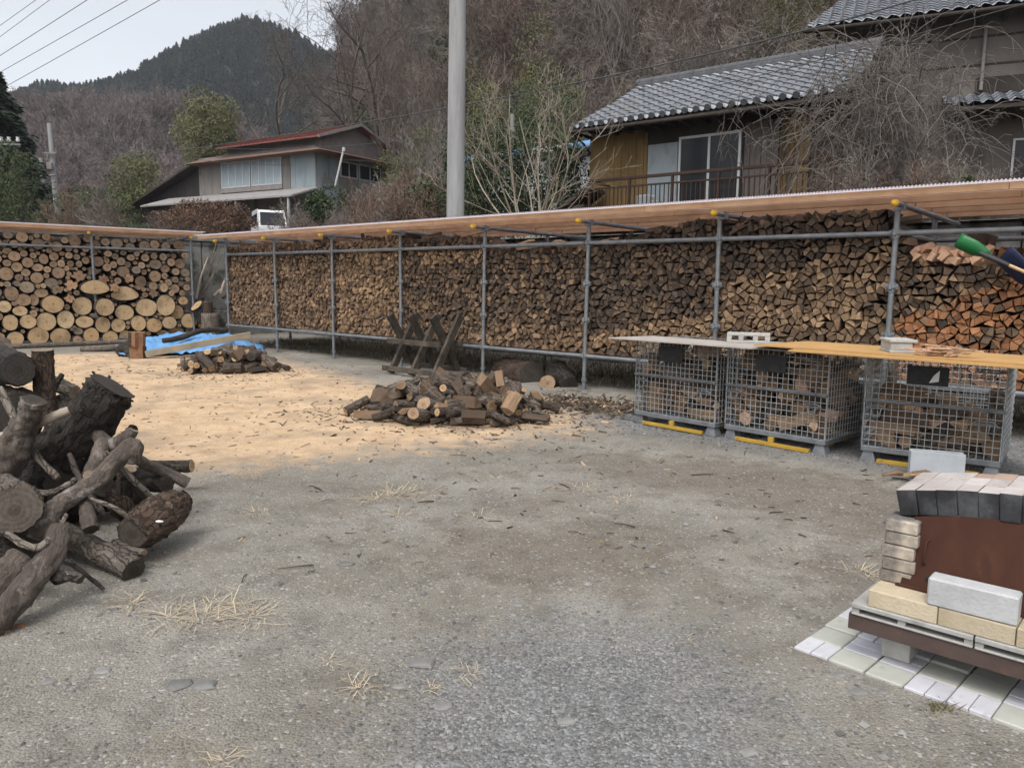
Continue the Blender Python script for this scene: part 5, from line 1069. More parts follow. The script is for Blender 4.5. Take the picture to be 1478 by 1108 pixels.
rlog('chopping_block', [V((-6.72, 17.0, .66)), V((-6.72, 17.0, -.02))], [.195, .205], [M['end_weath'], M['bark_grey']], 'tall grey chopping block standing between the two racks', 'stump', seed=6, wob=.05)
rlog('short_log', [V((-6.78, 17.0, .915)), V((-6.77, 17.0, .665))], [.105, .11], [M['end_fresh'], M['bark_brown']], 'short reddish brown log standing on the chopping block', seed=7, wob=.08)
c0 = lplane(1372, 603); p0 = LF(c0[0], -.15, c0[1]); rlog('stump_log', [p0+V((0, 0, .03)), p0+V((.05, .05, -.06)), p0+V((.16, .08, -.34))], [.15, .16, .15], [M['end_fresh'], M['bark_dark']], 'black-barked stump tilted on the log stack with a fresh orange cut on top', seed=8)
for k, (px, py, h, lb) in enumerate(((199, 519, .22, 'lower of two orange-brown split stumps stacked beside the tarp'), (200, 503, .25, 'upper of two orange-brown split stumps stacked beside the tarp'))):
    b_ = gp(199, 519); z = 0 if k == 0 else .222; mb = MB(); rr = random.Random(k); n = 14; pr = []
    for j in range(n):
        th = 2*pi*j/n+.3; r = .135*(1+.06*rr.uniform(-1, 1)); x, y = cos(th)*r, sin(th)*r; pr.append((x*1.05, max(y, -.10+.035*rr.uniform(-1, 1))))
    for zz in (0, .02, h-.02, h): mb.v += [(x*(.97 if zz in (0, h) else 1), y, zz) for x, y in pr]
    mb.f = [tuple(range(n-1, -1, -1)), tuple(range(3*n, 4*n))]+[(q*n+j, q*n+(j+1) % n, (q+1)*n+(j+1) % n, (q+1)*n+j) for q in range(3) for j in range(n)]
    mb.m = [0, 0]+[0 if pr[j][1] < -.05 and pr[(j+1) % n][1] < -.05 else 1 for q in range(3) for j in range(n)]; mb.sm = [False]*len(mb.f)
    o = mb.build('split_stump', [M['split_rusty'], M['bark_brown']]); o.location = (b_.x, b_.y, z+.01); o.rotation_euler = (.03*k, .05*k, .1+.5*k); tag(o, lb, 'stump')
rlog('bark_lump', [at(172, 510, 13.5), at(180, 505, 13.6), at(188, 512, 13.5)], [.07, .12, .07], [M['end_dark'], M['bark_dark']], 'dark knobbly bark lump beside the two stacked split stumps', 'bark', seed=9, wob=.5)
tf = Frame((-6.05, 14.35, 0), (.94, .33)); mb = MB(); na, nb = 70, 54
for j in range(nb+1):
    for i in range(na+1):
        u, v_ = i/na, j/nb; a = -1.15+2.45*u+.10*nz((u*3, v_*3, 0), 1.5, 3); bb = -.55+1.7*v_+.12*nz((u*4, v_*3, 2), 1.3, 5)
        edge = min(u, 1-u, v_, 1-v_); hgt_ = .30*min(1, edge*5)*(.75+.5*nz((u*5, v_*4, 0), .8)) if u < .75 else .12*min(1, edge*6)
        z = .02+max(0, hgt_)+.10*(.5-abs(nz((u*7, v_*6, 1), 1.0)))**2*2+.045*abs(nz((u*15+v_*6, v_*9, 1), 1.0))+.02*nz((u*24, v_*19, 1), 1.0); q = tf(a, bb, 0); mb.v.append((q.x, q.y, max(z, .012)+gz(q.x, q.y)))
n = na+1; mb.f = [(j*n+i, j*n+i+1, (j+1)*n+i+1, (j+1)*n+i) for j in range(nb) for i in range(na)]; mb.m = [0]*len(mb.f); mb.sm = [True]*len(mb.f)
o = mb.build('tarp', M['tarp'], origin=tf(0, 0, 0)); sd_m = o.modifiers.new('thick', 'SOLIDIFY'); sd_m.thickness = .004; tag(o, 'crumpled bright blue tarp on the ground before the sawn log stack', 'tarp')
A_, B_ = at(210, 511, 13.25), at(362, 483, 13.9); dd = (B_-A_); l_ = dd.length; mb = MB(); mb.bbox((0, -.055, -.055), (l_, .055, .055), b=.005); o = mb.build('timber', M['plank']); o.location = A_; o.rotation_mode = 'QUATERNION'; o.rotation_quaternion = dd.to_track_quat('X', 'Z'); tag(o, 'long grey squared timber lying across the blue tarp', 'timber')
rlog('branch', [at(234, 492, 14.0), at(262, 487, 14.2), at(292, 477, 14.6), at(330, 476, 14.9)], [.045, .055, .05, .04], [M['end_dark'], M['bark']], 'dark crooked branch lying on the blue tarp', 'branch', seed=11)
rlog('branch', [at(240, 519, 13.3), at(270, 517, 13.4), at(300, 513, 13.5)], [.05, .06, .05], [M['end_dark'], M['bark_grey']], 'grey branch on the sawdust below the squared timber', 'branch', seed=12)
mb = MB(); mb.tube([at(118, 504, 14.6), at(150, 503, 14.6), at(178, 500, 14.9)], [.06, .07, .06], 10, wob=.15, seed=3); o = mb.build('branch', M['bark_grey'], origin=at(118, 504, 14.6)); tag(o, 'straight grey branch on the ground along the foot of the log stack', 'branch')
rb_ = random.Random(21)
for i, (x0, y0, x1, y1, r) in enumerate(((283, 432, 300, 372, .03), (288, 438, 312, 350, .018), (281, 440, 318, 352, .015), (293, 430, 322, 362, .02), (318, 425, 330, 395, .03), (308, 428, 332, 402, .035), (322, 430, 336, 410, .03))):
    mb = MB(); a, b_ = at(x0, y0, 18.6), at(x1, y1, 19.5); mb.tube([a, a.lerp(b_, .5)+V((rb_.uniform(-.06, .06), 0, 0)), b_], [r*1.2, r, r*.7], 7, wob=.15, seed=i); o = mb.build('leaning_branch', M['twig_pale'] if i in (0, 4, 5) else M['bark_grey'], origin=a)
    tag(o, ('thick pale' if i in (0, 4, 5) else 'thin grey')+' branch leaning on the concrete wall in the gap between the racks', 'branch', ('pale' if i in (0, 4, 5) else 'grey')+' branches leaning on the wall')
# ------------------------------------------------------------------ the stump and driftwood heap
def hp(name, pts, ms, label, seed, wob=.16, n=18, flat=1.0, cat='log'):
    P = [at(x, y, Y) for x, y, Y, r in pts]; rad = [r*Y/FPX*(.9 if r < 30 else 1) for x, y, Y, r in pts]
    return rlog(name, P, rad, ms, label, cat, int(n*2.2), wob, seed, None, flat, None, .11 if ms[1] is not W_ else .05, 9)
D_, G_, W_ = M['bark_dark'], M['bark_grey'], M['driftwood']
big = hp('leaning_log', [(164, 557, 4.16, 31), (146, 582, 4.15, 33), (112, 632, 4.2, 40), (78, 680, 4.28, 50), (55, 730, 4.3, 50)], [M['end_dark'], D_], 'biggest black log of the stump heap, its cut end propped up towards the yard', 31, .14, 24)
rr = random.Random(9); mb = MB(); cA, cB = at(164, 557, 4.16), at(146, 582, 4.15); ax = (cB-cA).normalized(); s0 = ax.orthogonal().normalized(); s1 = ax.cross(s0)
for k in range(60):                             # shaggy bark round the sawn end
    th = rr.uniform(0, 6.28); d = s0*cos(th)+s1*sin(th); p = cA+ax*abs(rr.gauss(0, .05))+d*(31*4.16/FPX*rr.uniform(.97, 1.06)); l_ = rr.uniform(.008, .018); q = (d+V((rr.gauss(0, .5), rr.gauss(0, .5), rr.gauss(0, .5)))-ax*.5).normalized(); t = q.orthogonal().normalized()*l_*.45; u = q.cross(t).normalized()*.004
    mb.hexa([p-t-u, p+t-u, p+t*.6+q*l_-u, p-t*.6+q*l_-u, p-t+u, p+t+u, p+t*.6+q*l_+u, p-t*.6+q*l_+u])
fr_ = mb.build('bark_fringe', M['bark_brown']); fr_.parent = big; fr_.matrix_parent_inverse = (Matrix.Translation(big.location) @ big.rotation_quaternion.to_matrix().to_4x4()).inverted()
hp('post_log', [(61, 505, 4.8, 15.5), (63, 535, 4.8, 15.5), (66, 600, 4.75, 16)], [M['end_weath'], M['bark_brown']], 'upright brown log with a flat weathered top at the back of the stump heap', 32, .05)
hp('round_stump', [(26, 534, 4.6, 26), (8, 528, 4.85, 28), (-40, 520, 5.3, 30)], [M['end_dark'], D_], 'dark round log lying end on beside the upright brown log', 33, .08)
hp('driftwood_log', [(10, 500, 5.2, 14), (-40, 505, 5.0, 18), (-90, 520, 5, 20)], [M['end_weath'], W_], 'pale driftwood trunk on top of the heap above the dark round log', 34, .2)
hp('crooked_log', [(48, 577, 3.85, 17.5), (43, 600, 3.87, 17), (30, 625, 3.9, 22), (12, 660, 3.9, 27), (-25, 720, 3.9, 30)], [M['end_dark'], W_], 'crooked knotty log whose dark cut top stands before the upright log', 35, .25)
hp('pale_branch', [(100, 592, 3.95, 7), (70, 604, 3.92, 7.5), (30, 622, 4.0, 8), (-30, 640, 4.1, 9)], [M['end_weath'], M['twig_pale']], 'pale peeled branch running behind the crooked log', 36, .1, 10)
hp('curved_branch', [(153, 607, 4.15, 8), (142, 627, 4.1, 11), (160, 642, 4.0, 12), (180, 634, 3.95, 12), (193, 619, 3.95, 9)], [M['end_weath'], W_], 'curved smooth branch looping over the edge of the stump heap', 37, .15, 12)
hp('forked_branch', [(187, 666, 3.75, 14), (192, 645, 3.75, 16), (172, 660, 3.72, 15), (140, 692, 3.65, 15), (88, 727, 3.5, 15), (70, 745, 3.45, 18), (52, 778, 3.4, 16)], [M['end_small'], W_], 'long twisted driftwood branch slanting down across the front of the heap', 38, .18, 14)
hp('knot_stub', [(127, 685, 3.62, 8), (133, 690, 3.66, 9), (140, 694, 3.7, 8)], [M['end_weath'], W_], 'short sawn knot standing on the long twisted branch', 39, .1, 10)
hp('cracked_log', [(22, 735, 3.22, 38), (10, 730, 3.4, 40), (-30, 715, 3.9, 42)], [M['end_grey'], M['bark_grey']], 'thick log at the heap with a grey cracked end facing the camera', 40, .1, 24, .92)
hp('driftwood_log', [(88, 762, 3.2, 17), (74, 800, 3.1, 21), (46, 838, 3.0, 22), (10, 880, 2.9, 24), (-40, 930, 2.8, 26)], [M['end_weath'], W_], 'long grey driftwood log lying on the ground at the front of the heap', 41, .2)
hp('driftwood_stub', [(118, 836, 3.05, 7), (104, 831, 3.06, 9), (80, 832, 3.08, 12)], [M['end_dark'], D_], 'dark side stub of the long driftwood log pointing over the gravel', 42, .3, 12)
hp('purple_log', [(34, 800, 3.2, 20), (15, 822, 3.15, 24), (-20, 860, 3.05, 26)], [M['end_dark'], W_], 'purplish brown log between the cracked end and the long driftwood log', 43, .18)
hp('ground_log', [(193, 823, 3.42, 21), (178, 812, 3.46, 21), (140, 795, 3.6, 20), (100, 774, 3.75, 19), (80, 765, 3.85, 18)], [M['end_dark'], M['bark_grey']], 'grey-barked log lying on the gravel with its dark round end towards the yard', 44, .1, 20)
hp('fork_stub', [(209, 797, 3.52, 5), (190, 795, 3.55, 8), (165, 785, 3.6, 10)], [M['end_weath'], M['bark_grey']], 'grey broken fork along the top of the dark-ended log', 45, .2, 10)
hp('stout_log', [(190, 770, 3.6, 25), (205, 762, 3.68, 30), (232, 742, 3.82, 31), (252, 730, 3.95, 27), (266, 722, 4.02, 16)], [M['end_dark'], M['bark_brown']], 'short stout trunk lying on the gravel edge of the stump heap', 46, .12, 20)
for k, (x, y, s_) in enumerate(((229, 752, .7),)): 
    mb = MB(); c = at(x, y, 3.62+.05*k); mb.tube([c+V((-.02*s_, 0, 0)), c, c+V((.025*s_, .01, -.004))], [.004, .011*s_, .004], 7, flat=.6, wob=.3, seed=k); tag(mb.build('fungus', M['white_metal'], origin=c), 'small white fungus patch on the short stout trunk', 'fungus')
hp('smooth_branch', [(271, 697, 4.35, 9.5), (240, 682, 4.3, 9), (215, 672, 4.2, 9), (195, 660, 4.1, 9)], [M['end_weath'], W_], 'smooth brown branch end sticking out of the heap over the sawdust', 47, .1, 12)
hp('dark_branch', [(277, 672, 4.9, 10), (255, 673, 4.9, 10), (215, 674, 4.8, 11)], [M['end_fresh'], D_], 'dark branch with a fresh orange cut pointing over the sawdust', 48, .06, 14)
hp('stub_log', [(184, 676, 3.85, 14), (182, 690, 3.86, 14), (180, 725, 3.9, 15)], [M['end_weath'], D_], 'small upright stub with a pale cut top inside the heap', 49, .12, 14)
hp('burl', [(162, 715, 3.9, 12), (176, 728, 3.85, 20), (188, 745, 3.9, 14)], [M['end_small'], M['bark_brown']], 'rotten yellow-brown burl in the dark hollow of the heap', 50, .5, 14)
hp('leg_branch', [(132, 764, 3.5, 13), (127, 742, 3.55, 13), (126, 712, 3.65, 12), (134, 680, 3.8, 13), (150, 640, 4.0, 14)], [M['end_dark'], W_], 'knobbly branch standing under the twisted one with its sawn end down', 51, .25, 12)
hp('back_log', [(108, 566, 5.1, 11), (90, 558, 5.15, 12), (70, 550, 5.3, 12)], [M['end_weath'], M['bark_grey']], 'grey log lying behind the big leaning log', 52, .08)
for k, pts in enumerate(([(95, 700, 4.1, 34), (40, 690, 4.3, 40), (-20, 690, 4.4, 40)], [(150, 700, 4.2, 22), (120, 715, 4.25, 30), (70, 730, 4.3, 34)], [(205, 705, 4.3, 20), (170, 715, 4.3, 24), (120, 720, 4.4, 26)], [(30, 600, 4.6, 36), (-10, 590, 4.9, 38), (-50, 585, 5, 38)], [(85, 580, 4.9, 18), (100, 620, 4.8, 22), (120, 660, 4.8, 24)], [(40, 790, 3.55, 30), (-10, 780, 3.6, 36), (-60, 780, 3.6, 36)], [(240, 700, 4.25, 14), (200, 690, 4.4, 18), (150, 690, 4.6, 22)])):
    hp('filler_log', pts, [M['end_dark'], D_], ('black log buried under the big leaning log', 'black filler log added in the hollow under the twisted branch', 'black log behind the small upright stub', 'black log under the dark round log', 'black log behind the big leaning log', 'black log behind the purplish log', 'black log behind the smooth branch end')[k], 60+k, .2)  # filler logs added so the gaps inside the heap stay dark
hp('small_log', [(12, 915, 2.86, 8), (-10, 916, 2.88, 8.5)], [M['end_small'], M['bark_brown']], 'small brown log lying alone on the gravel below the driftwood', 70, .05, 12)
hp('wood_chip_piece', [(36, 902, 2.93, 4), (28, 903, 2.93, 5), (21, 905, 2.92, 3)], [M['split_orange'], M['split_orange']], 'small orange wood scrap on the gravel below the driftwood', 71, .3, 7)
for k, (pts, dk) in enumerate((([(152, 652, 3.7, 4), (190, 690, 3.75, 5), (222, 722, 3.85, 4), (250, 765, 3.9, 3)], 0), ([(100, 655, 3.7, 4), (120, 700, 3.6, 5), (150, 742, 3.55, 4)], 1), ([(0, 560, 4.2, 5), (40, 640, 4.0, 6), (84, 690, 3.9, 5)], 0), ([(60, 800, 3.35, 4), (100, 812, 3.3, 5), (150, 850, 3.25, 3)], 1),
        ([(20, 700, 3.7, 5), (70, 712, 3.6, 6), (112, 690, 3.65, 4)], 0), ([(130, 720, 3.5, 3), (170, 735, 3.5, 4), (214, 770, 3.6, 3)], 0), ([(90, 540, 5.0, 4), (70, 575, 4.9, 5), (52, 630, 4.8, 5)], 1), ([(10, 770, 3.1, 5), (50, 790, 3.05, 6), (80, 770, 3.15, 5), (96, 742, 3.25, 3)], 0))):
    hp('thin_branch', pts, [M['end_weath'], D_ if dk else G_], 'thin crooked branch caught among the thick logs of the stump heap', 80+k, .35, 9)['group'] = 'thin branches in the stump heap'
# ------------------------------------------------------------------ houses behind the yard
def part(name, m, parent, fn):
    mb = MB(); fn(mb); r_ = parent
    while r_.parent: r_ = r_.parent
    return mb.build(name, m, parent, r_.location)
def tile_roof(fr, a0, a1, b0, b1, z0, z1, da0=0, da1=0, wl=.28, course=.27):
    """pantiles: waves along a, stepped courses up the slope from eave (b0,z0) to ridge (b1,z1); da = how far the ends step in at the ridge"""
    mb = MB(); sl_ = math.hypot(b1-b0, z1-z0); nc = max(2, int(sl_/course)); nw = int((a1-a0)/wl*8)
    ub, uz = (b1-b0)/sl_, (z1-z0)/sl_
    for c in range(nc):
        for s_, up in ((c/nc, .035), ((c+1.08)/nc, .0)):
            for i in range(nw+1):
                a = a0+da0*s_+(a1-da1*s_-a0-da0*s_)*i/nw; ph = (a-a0)/wl*2*pi
                h = .032*(sin(ph)+.35*sin(2*ph+.6))+up+.004*nz((a*3, c, 0), 1.3)
                mb.v.append(tuple(fr(a, b0+(b1-b0)*s_-uz*h*.9, z0+(z1-z0)*s_+ub*h)))
    n = nw+1
    for r_ in range(2*nc-1):
        for i in range(nw): mb.f.append((r_*n+i, r_*n+i+1, (r_+1)*n+i+1, (r_+1)*n+i)); mb.m.append(0); mb.sm.append(r_ % 2 == 0)
    return mb
def slab(fr, a0, a1, b0, b1, z0, z1, th, mi=0, da0=0, da1=0):
    c = [fr(a0, b0, z0), fr(a1, b0, z0), fr(a1-da1, b1, z1), fr(a0+da0, b1, z1)]; mb = MB()
    mb.hexa([p-V((0, 0, th)) for p in c]+c, mi); return mb
def window(parent, fr, a0, a1, z0, z1, b=-.03, panes=2, m_pane=None, fw=.05, name='window'):
    mb = MB(); mb.bbox((a0, b-.02, z0), (a1, b+.04, z0+fw), fr, b=.004); mb.bbox((a0, b-.02, z1-fw), (a1, b+.04, z1), fr, b=.004)
    for k in range(panes+1):
        a = a0+(a1-a0-fw)*k/panes; mb.box((a, b-.017, z0+fw), (a+fw, b+.037, z1-fw), fr)
    o = mb.build(name, M['alu'], parent, parent.location)
    mb = MB(); mb.box((a0+.01, b+.002, z0+.01), (a1-.01, b+.02, z1-.01), fr); mb.build('pane', m_pane or M['glass'], o, parent.location); return o
# --- ochre house with the tiled roof
HF = Frame((1.987, 20.606, -.14), (.782, -.624), (.624, .782))
h1 = empty('tiled_house', HF(3, 2, 2.3), 'ochre boarded house with a grey pantile roof and a rusty balcony railing', 'house')
def w1(mb):
    mb.box((0, .02, 1.9), (6.6, 4.3, 5.62), HF, 1)
    for a, e, m_ in ((0, 1.70, 0), (5.0, 5.66, 0)):
        n = int((e-a)/.105)
        for k in range(n): x0 = a+(e-a)*k/n; mb.box((x0+.004, -.018+.006*(k % 2), 2.9), (a+(e-a)*(k+1)/n-.004, .018, 5.35), HF, 0)
mb = MB(); w1(mb); mb.build('wall', [M['ochre'], M['dark_wall']], h1, h1.location)
part('wall_panel', M['blue_wall'], h1, lambda mb: mb.bbox((1.72, -.03, 3.15), (2.53, .015, 4.95), HF, b=.004))
window(h1, HF, 2.56, 4.12, 3.15, 5.05, panes=2, fw=.06, name='sliding_door')
part('shutter_panel', M['taupe_wall'], h1, lambda mb: [mb.box((4.2+.13*k, -.02+.008*(k % 2), 3.1), (4.32+.13*k, .015, 5.2), HF) for k in range(6)])
part('boarded_wall', M['bark_brown'], h1, lambda mb: [mb.box((5.7+.15*k, -.02+.01*(k % 2), 2.4), (5.84+.15*k, .015, 5.3), HF) for k in range(6)])
rf = tile_roof(HF, -.10, 6.75, -.80, 2.1, 5.42, 6.98, .32, .35).build('roof', M['tile_roof'], h1, h1.location)
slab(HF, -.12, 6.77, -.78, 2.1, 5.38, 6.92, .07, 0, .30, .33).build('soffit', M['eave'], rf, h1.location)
slab(HF, 6.4, .2, 4.8, 2.1, 5.5, 6.94, .07).build('rear_slope', M['tile_dark'], rf, h1.location)
mb = MB(); mb.bbox((.2, 1.98, 6.90), (6.45, 2.22, 7.05), HF, b=.02); mb.tube([HF(.15, 2.1, 7.07), HF(6.5, 2.1, 7.07)], .10, 10)
for k in range(16): mb.tube([HF(.2+k*.4, 2.1, 7.07), HF(.25+k*.4, 2.1, 7.07)], .115, 10)
mb.build('ridge', M['tile_dark'], rf, h1.location)
mb = MB(); 
for k in range(25): mb.tube([HF(-.02+k*.28, -.84, 5.465), HF(-.02+k*.28, -.78, 5.49)], .075, 8)
mb.build('eave_tile', M['tile_dark'], rf, h1.location)
mb = MB(); mb.tube([HF(-.1, -.84, 5.33), HF(6.7, -.84, 5.28)], .045, 8); mb.tube([HF(-.05, -.84, 5.33), HF(0, -.3, 5.1), HF(.02, -.03, 4.9)], .03, 6); mb.build('gutter', M['eave'], h1, h1.location)
mb = MB()
for k in range(17): mb.bbox((.0+k*.41, -.76, 5.27), (.06+k*.41, .1, 5.34), HF, b=.004)
mb.build('rafter_end', M['eave'], h1, h1.location)
# gable triangle seen at the exposed end and the low dark roof under it
mb = MB(); mb.add([HF(.0, .02, 5.6), HF(.0, 4.3, 5.6), HF(.3, 2.1, 6.88), HF(.2, .02, 5.6), HF(.2, 4.3, 5.6), HF(.5, 2.1, 6.88)], [(0, 1, 2), (3, 5, 4), (0, 3, 4, 1), (1, 4, 5, 2), (2, 5, 3, 0)]); mb.build('gable', M['dark_wall'], h1, h1.location)
slab(HF, -.85, -.02, -.35, 2.0, 4.85, 5.35, .08).build('side_roof', M['eave'], h1, h1.location)
mb = MB(); c = [HF(-.9, -1.1, 3.0), HF(.55, -1.1, 3.92), HF(.55, -.1, 3.92), HF(-.9, -.1, 3.0)]; mb.hexa([p-V((0, 0, .08)) for p in c]+c); mb.box((.0, -1.0, 2.2), (.5, -.12, 3.5), HF); mb.build('porch_roof', M['eave'], h1, h1.location)
bal = part('balcony_floor', M['eave'], h1, lambda mb: mb.bbox((.6, -1.02, 3.0), (6.5, -.04, 3.12), HF, b=.01))
rl_ = part('railing', M['rail'], h1, lambda mb: [mb.bbox((.6, -1.02, 4.02), (6.5, -.94, 4.09), HF, b=.006), mb.bbox((.6, -1.0, 3.84), (6.5, -.96, 3.88), HF, b=.004), mb.bbox((.6, -1.0, 3.2), (6.5, -.96, 3.235), HF, b=.004),
    mb.bbox((.6, -.93, 4.02), (.66, -.05, 4.08), HF, b=.004)])
for k in range(52): part('baluster', M['rail'], rl_, lambda mb: mb.box((.66+k*.113, -.99, 3.236), (.68+k*.113, -.97, 3.839), HF)) if k % 10 else part('rail_post', M['rail'], rl_, lambda mb: mb.bbox((.62+k*.113, -1.015, 3.125), (.67+k*.113, -.945, 4.019), HF, b=.004))
for k, (a, w_, hh, m_) in enumerate(((1.8, .35, .55, 'white_wall'), (2.15, .3, .4, 'board_grey'), (4.3, .5, .35, 'white_wall'), (4.9, .45, .3, 'board_grey'))):
    mb = MB(); mb.bbox((a, -.7, 3.125), (a+w_, -.35, 3.125+hh), HF, b=.03); o = mb.build('storage_box', M[m_], origin=HF(a, -.7, 3.125)); tag(o, ('tall white box', 'grey box beside the tall white one', 'low white box by the sliding door', 'low grey box by the shutters')[k]+' behind the balcony railing', 'box')
# --- big house above it
BF = Frame((8.35, 21.0, 0), (.905, -.425), (.425, .905))
h2 = empty('two_storey_house', BF(4, 2, 2.4), 'large grey-brown two storey house with a tiled pent roof half hidden by vines', 'house')
mb = MB(); mb.box((0, 0, 2), (12, 7, 8.1), BF, 0); mb.box((-.0, -.012, 6.78), (12, -.001, 6.83), BF, 1); mb.box((0, -.02, 7.44), (12, -.001, 7.49), BF, 1); mb.build('wall', [M['taupe_wall'], M['dark_wall']], h2, h2.location)
part('dark_opening', M['dark_wall'], h2, lambda mb: mb.box((3.3, -.03, 6.12), (12, -.014, 6.50), BF))
rf = tile_roof(BF, -.68, 12.5, -.75, 2.6, 7.95, 9.79, .9, .5).build('roof', M['tile_roof'], h2, h2.location)
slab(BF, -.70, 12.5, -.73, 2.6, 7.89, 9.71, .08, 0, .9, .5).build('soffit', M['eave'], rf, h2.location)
mb = MB(); mb.tube([BF(-.7, -.80, 7.86), BF(12, -.80, 7.83)], .05, 8)
for k in range(24): mb.bbox((-.4+k*.52, -.74, 7.77), (-.32+k*.52, .0, 7.85), BF, b=.004)
mb.build('rafter_end', M['eave'], rf, h2.location)
part('ridge', M['tin'], rf, lambda mb: mb.bbox((.1, 2.45, 9.70), (12, 2.75, 10.05), BF, b=.03))
pr = tile_roof(BF, 2.6, 12.3, -1.15, -.03, 5.68, 6.10, 0, 0).build('pent_roof', M['tile_roof'], h2, h2.location)
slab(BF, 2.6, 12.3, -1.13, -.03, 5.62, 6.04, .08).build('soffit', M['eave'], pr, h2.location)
mb = MB()
for k in range(20): mb.bbox((2.7+k*.48, -1.1, 5.46), (2.78+k*.48, -.02, 5.54), BF, b=.004)
mb.build('rafter_end', M['eave'], pr, h2.location)
window(h2, BF, 4.2, 6.0, 3.9, 5.0, b=-.03, panes=2); window(h2, BF, 6.6, 8.4, 3.9, 5.0, b=-.03, panes=2)
part('drain_pipe', M['grey_trim'], h2, lambda mb: mb.tube([BF(3.42, -.06, 6.2), BF(3.42, -.06, 7.7)], .04, 8))
# --- grey house with the red tin roof
GF = Frame((-12.13, 48, 0), (-.852, .524), (.524, .852)); gzb = 3.0
h3 = empty('red_roof_house', GF(5, 3, gzb), 'weathered grey and pale blue house with a faded red tin roof', 'house')
def w3(mb):
    mb.box((0, 0, gzb-.6), (11.25, 6.5, 9.6), GF, 0)
    for a, e, m_ in ((.06, 2.2, 1), (2.25, 2.9, 0), (8.95, 11.2, 0)):
        for k in range(int((e-a)/.85)+1):
            x0 = a+.86*k; x1 = min(e, x0+.84)
            if x1 > x0: mb.box((x0, -.04, 6.5), (x1, -.004, 9.3), GF, m_)
    for k in range(7): mb.box((-.04, .1+.9*k, 6.3), (-.004, .96+.9*k, 9.3), GF, 1 if k in (0, 1, 4, 5) else 0)
mb = MB(); w3(mb); mb.build('wall', [M['grey_wall'], M['blue_wall']], h3, h3.location)
for a0, a1 in ((5.95, 8.85), (3.0, 5.85)): window(h3, GF, a0, a1, 7.45, 9.15, b=-.06, panes=4, m_pane=M['curtain'], fw=.09)
part('sill_board', M['grey_trim'], h3, lambda mb: mb.bbox((2.95, -.09, 7.15), (8.9, -.042, 7.43), GF, b=.01))
S3 = Frame(GF(0, 0, 0), (.524, .852), (.852, -.524))
window(h3, S3, 2.0, 3.55, 7.95, 8.95, b=.06, panes=2, fw=.08); window(h3, S3, 3.7, 5.8, 7.95, 8.95, b=.06, panes=2, fw=.08)
mb = MB(); mb.hexa([GF(-1.3, -.95, 9.13), GF(11.6, -.95, 9.13), GF(11.6, 7.4, 9.13), GF(-1.3, 7.4, 9.13), GF(.3, .3, 9.62), GF(10.9, .3, 9.62), GF(10.9, 6.2, 9.62), GF(.3, 6.2, 9.62)]); mb.build('skirt_roof', M['rust_trim'], h3, h3.location)
part('upper_wall', M['grey_wall'], h3, lambda mb: mb.box((.3, .35, 9.55), (8.6, 6.0, 10.2), GF))
rf = slab(GF, -.75, 8.8, -.5, 3.25, 10.02, 11.28, .06, 0, 0, -1.6).build('roof', M['red_roof'], h3, h3.location)
mb = MB()
for k in range(24):
    e0, e1 = -.75+9.55*k/23, -.75+11.15*k/23; mb.hexa([GF(e0, -.5, 10.021), GF(e0+.04, -.5, 10.021), GF(e1+.04, 3.2, 11.266), GF(e1, 3.2, 11.266), GF(e0, -.5, 10.06), GF(e0+.04, -.5, 10.06), GF(e1+.04, 3.2, 11.305), GF(e1, 3.2, 11.305)])
mb.build('seam', M['red_roof'], rf, h3.location)
slab(GF, -.75, 8.8, 6.95, 3.25, 10.02, 11.28, .06, 0, 0, -1.6).build('rear_slope', M['red_roof'], rf, h3.location)
mb = MB(); mb.add([GF(-.1, .3, 9.5), GF(-.1, 6.2, 9.5), GF(-.1, 6.2, 10.2), GF(-.1, 3.25, 11.2), GF(-.1, .3, 10.2), GF(.28, .3, 9.5), GF(.28, 6.2, 9.5), GF(.28, 6.2, 10.2), GF(.28, 3.25, 11.2), GF(.28, .3, 10.2)], [(0, 1, 2, 3, 4), (9, 8, 7, 6, 5)]+[(i, 5+i, 5+(i+1) % 5, (i+1) % 5) for i in range(5)]); mb.build('gable', M['grey_trim'], h3, h3.location)
mb = MB()
for b0, b1 in ((-.55, 3.25), (7.0, 3.25)): mb.hexa([GF(-.82, b0, 9.90), GF(-.76, b0, 9.90), GF(-.76, b1, 11.18), GF(-.82, b1, 11.18), GF(-.82, b0, 10.08), GF(-.76, b0, 10.08), GF(-.76, b1, 11.35), GF(-.82, b1, 11.35)])
mb.build('barge_board', M['grey_trim'], h3, h3.location)
slab(GF, -.3, 14.6, -2.3, -.05, 6.4, 7.1, .10).build('tin_pent_roof', M['tin'], h3, h3.location)
part('lower_wall', M['dark_wall'], h3, lambda mb: mb.box((7.5, -1.9, gzb-.6), (14.3, -1.8, 6.35), GF))
for a in (.1, 4.8): part('pent_post', M['white_wall'], h3, lambda mb: mb.bbox((a, -2.2, gzb-.5), (a+.12, -2.08, 6.3), GF, b=.01))
mb = MB(); mb.add([GF(11.3, .5, gzb-.6), GF(20, .5, gzb-.6), GF(20, .5, 6.3), GF(11.3, .5, 9.2), GF(11.3, 5, gzb-.6), GF(20, 5, gzb-.6), GF(20, 5, 6.3), GF(11.3, 5, 9.2)], [(0, 1, 2, 3), (7, 6, 5, 4), (0, 4, 5, 1), (1, 5, 6, 2), (2, 6, 7, 3), (3, 7, 4, 0)]); mb.build('annex_wall', M['dark_wall'], h3, h3.location)
mb = MB(); c = [GF(11.27, -.3, 9.42), GF(21, -.3, 6.2), GF(21, 5.5, 6.2), GF(11.27, 5.5, 9.42)]; mb.hexa([p-V((0, 0, .12)) for p in c]+c); mb.build('annex_roof', M['eave'], h3, h3.location)
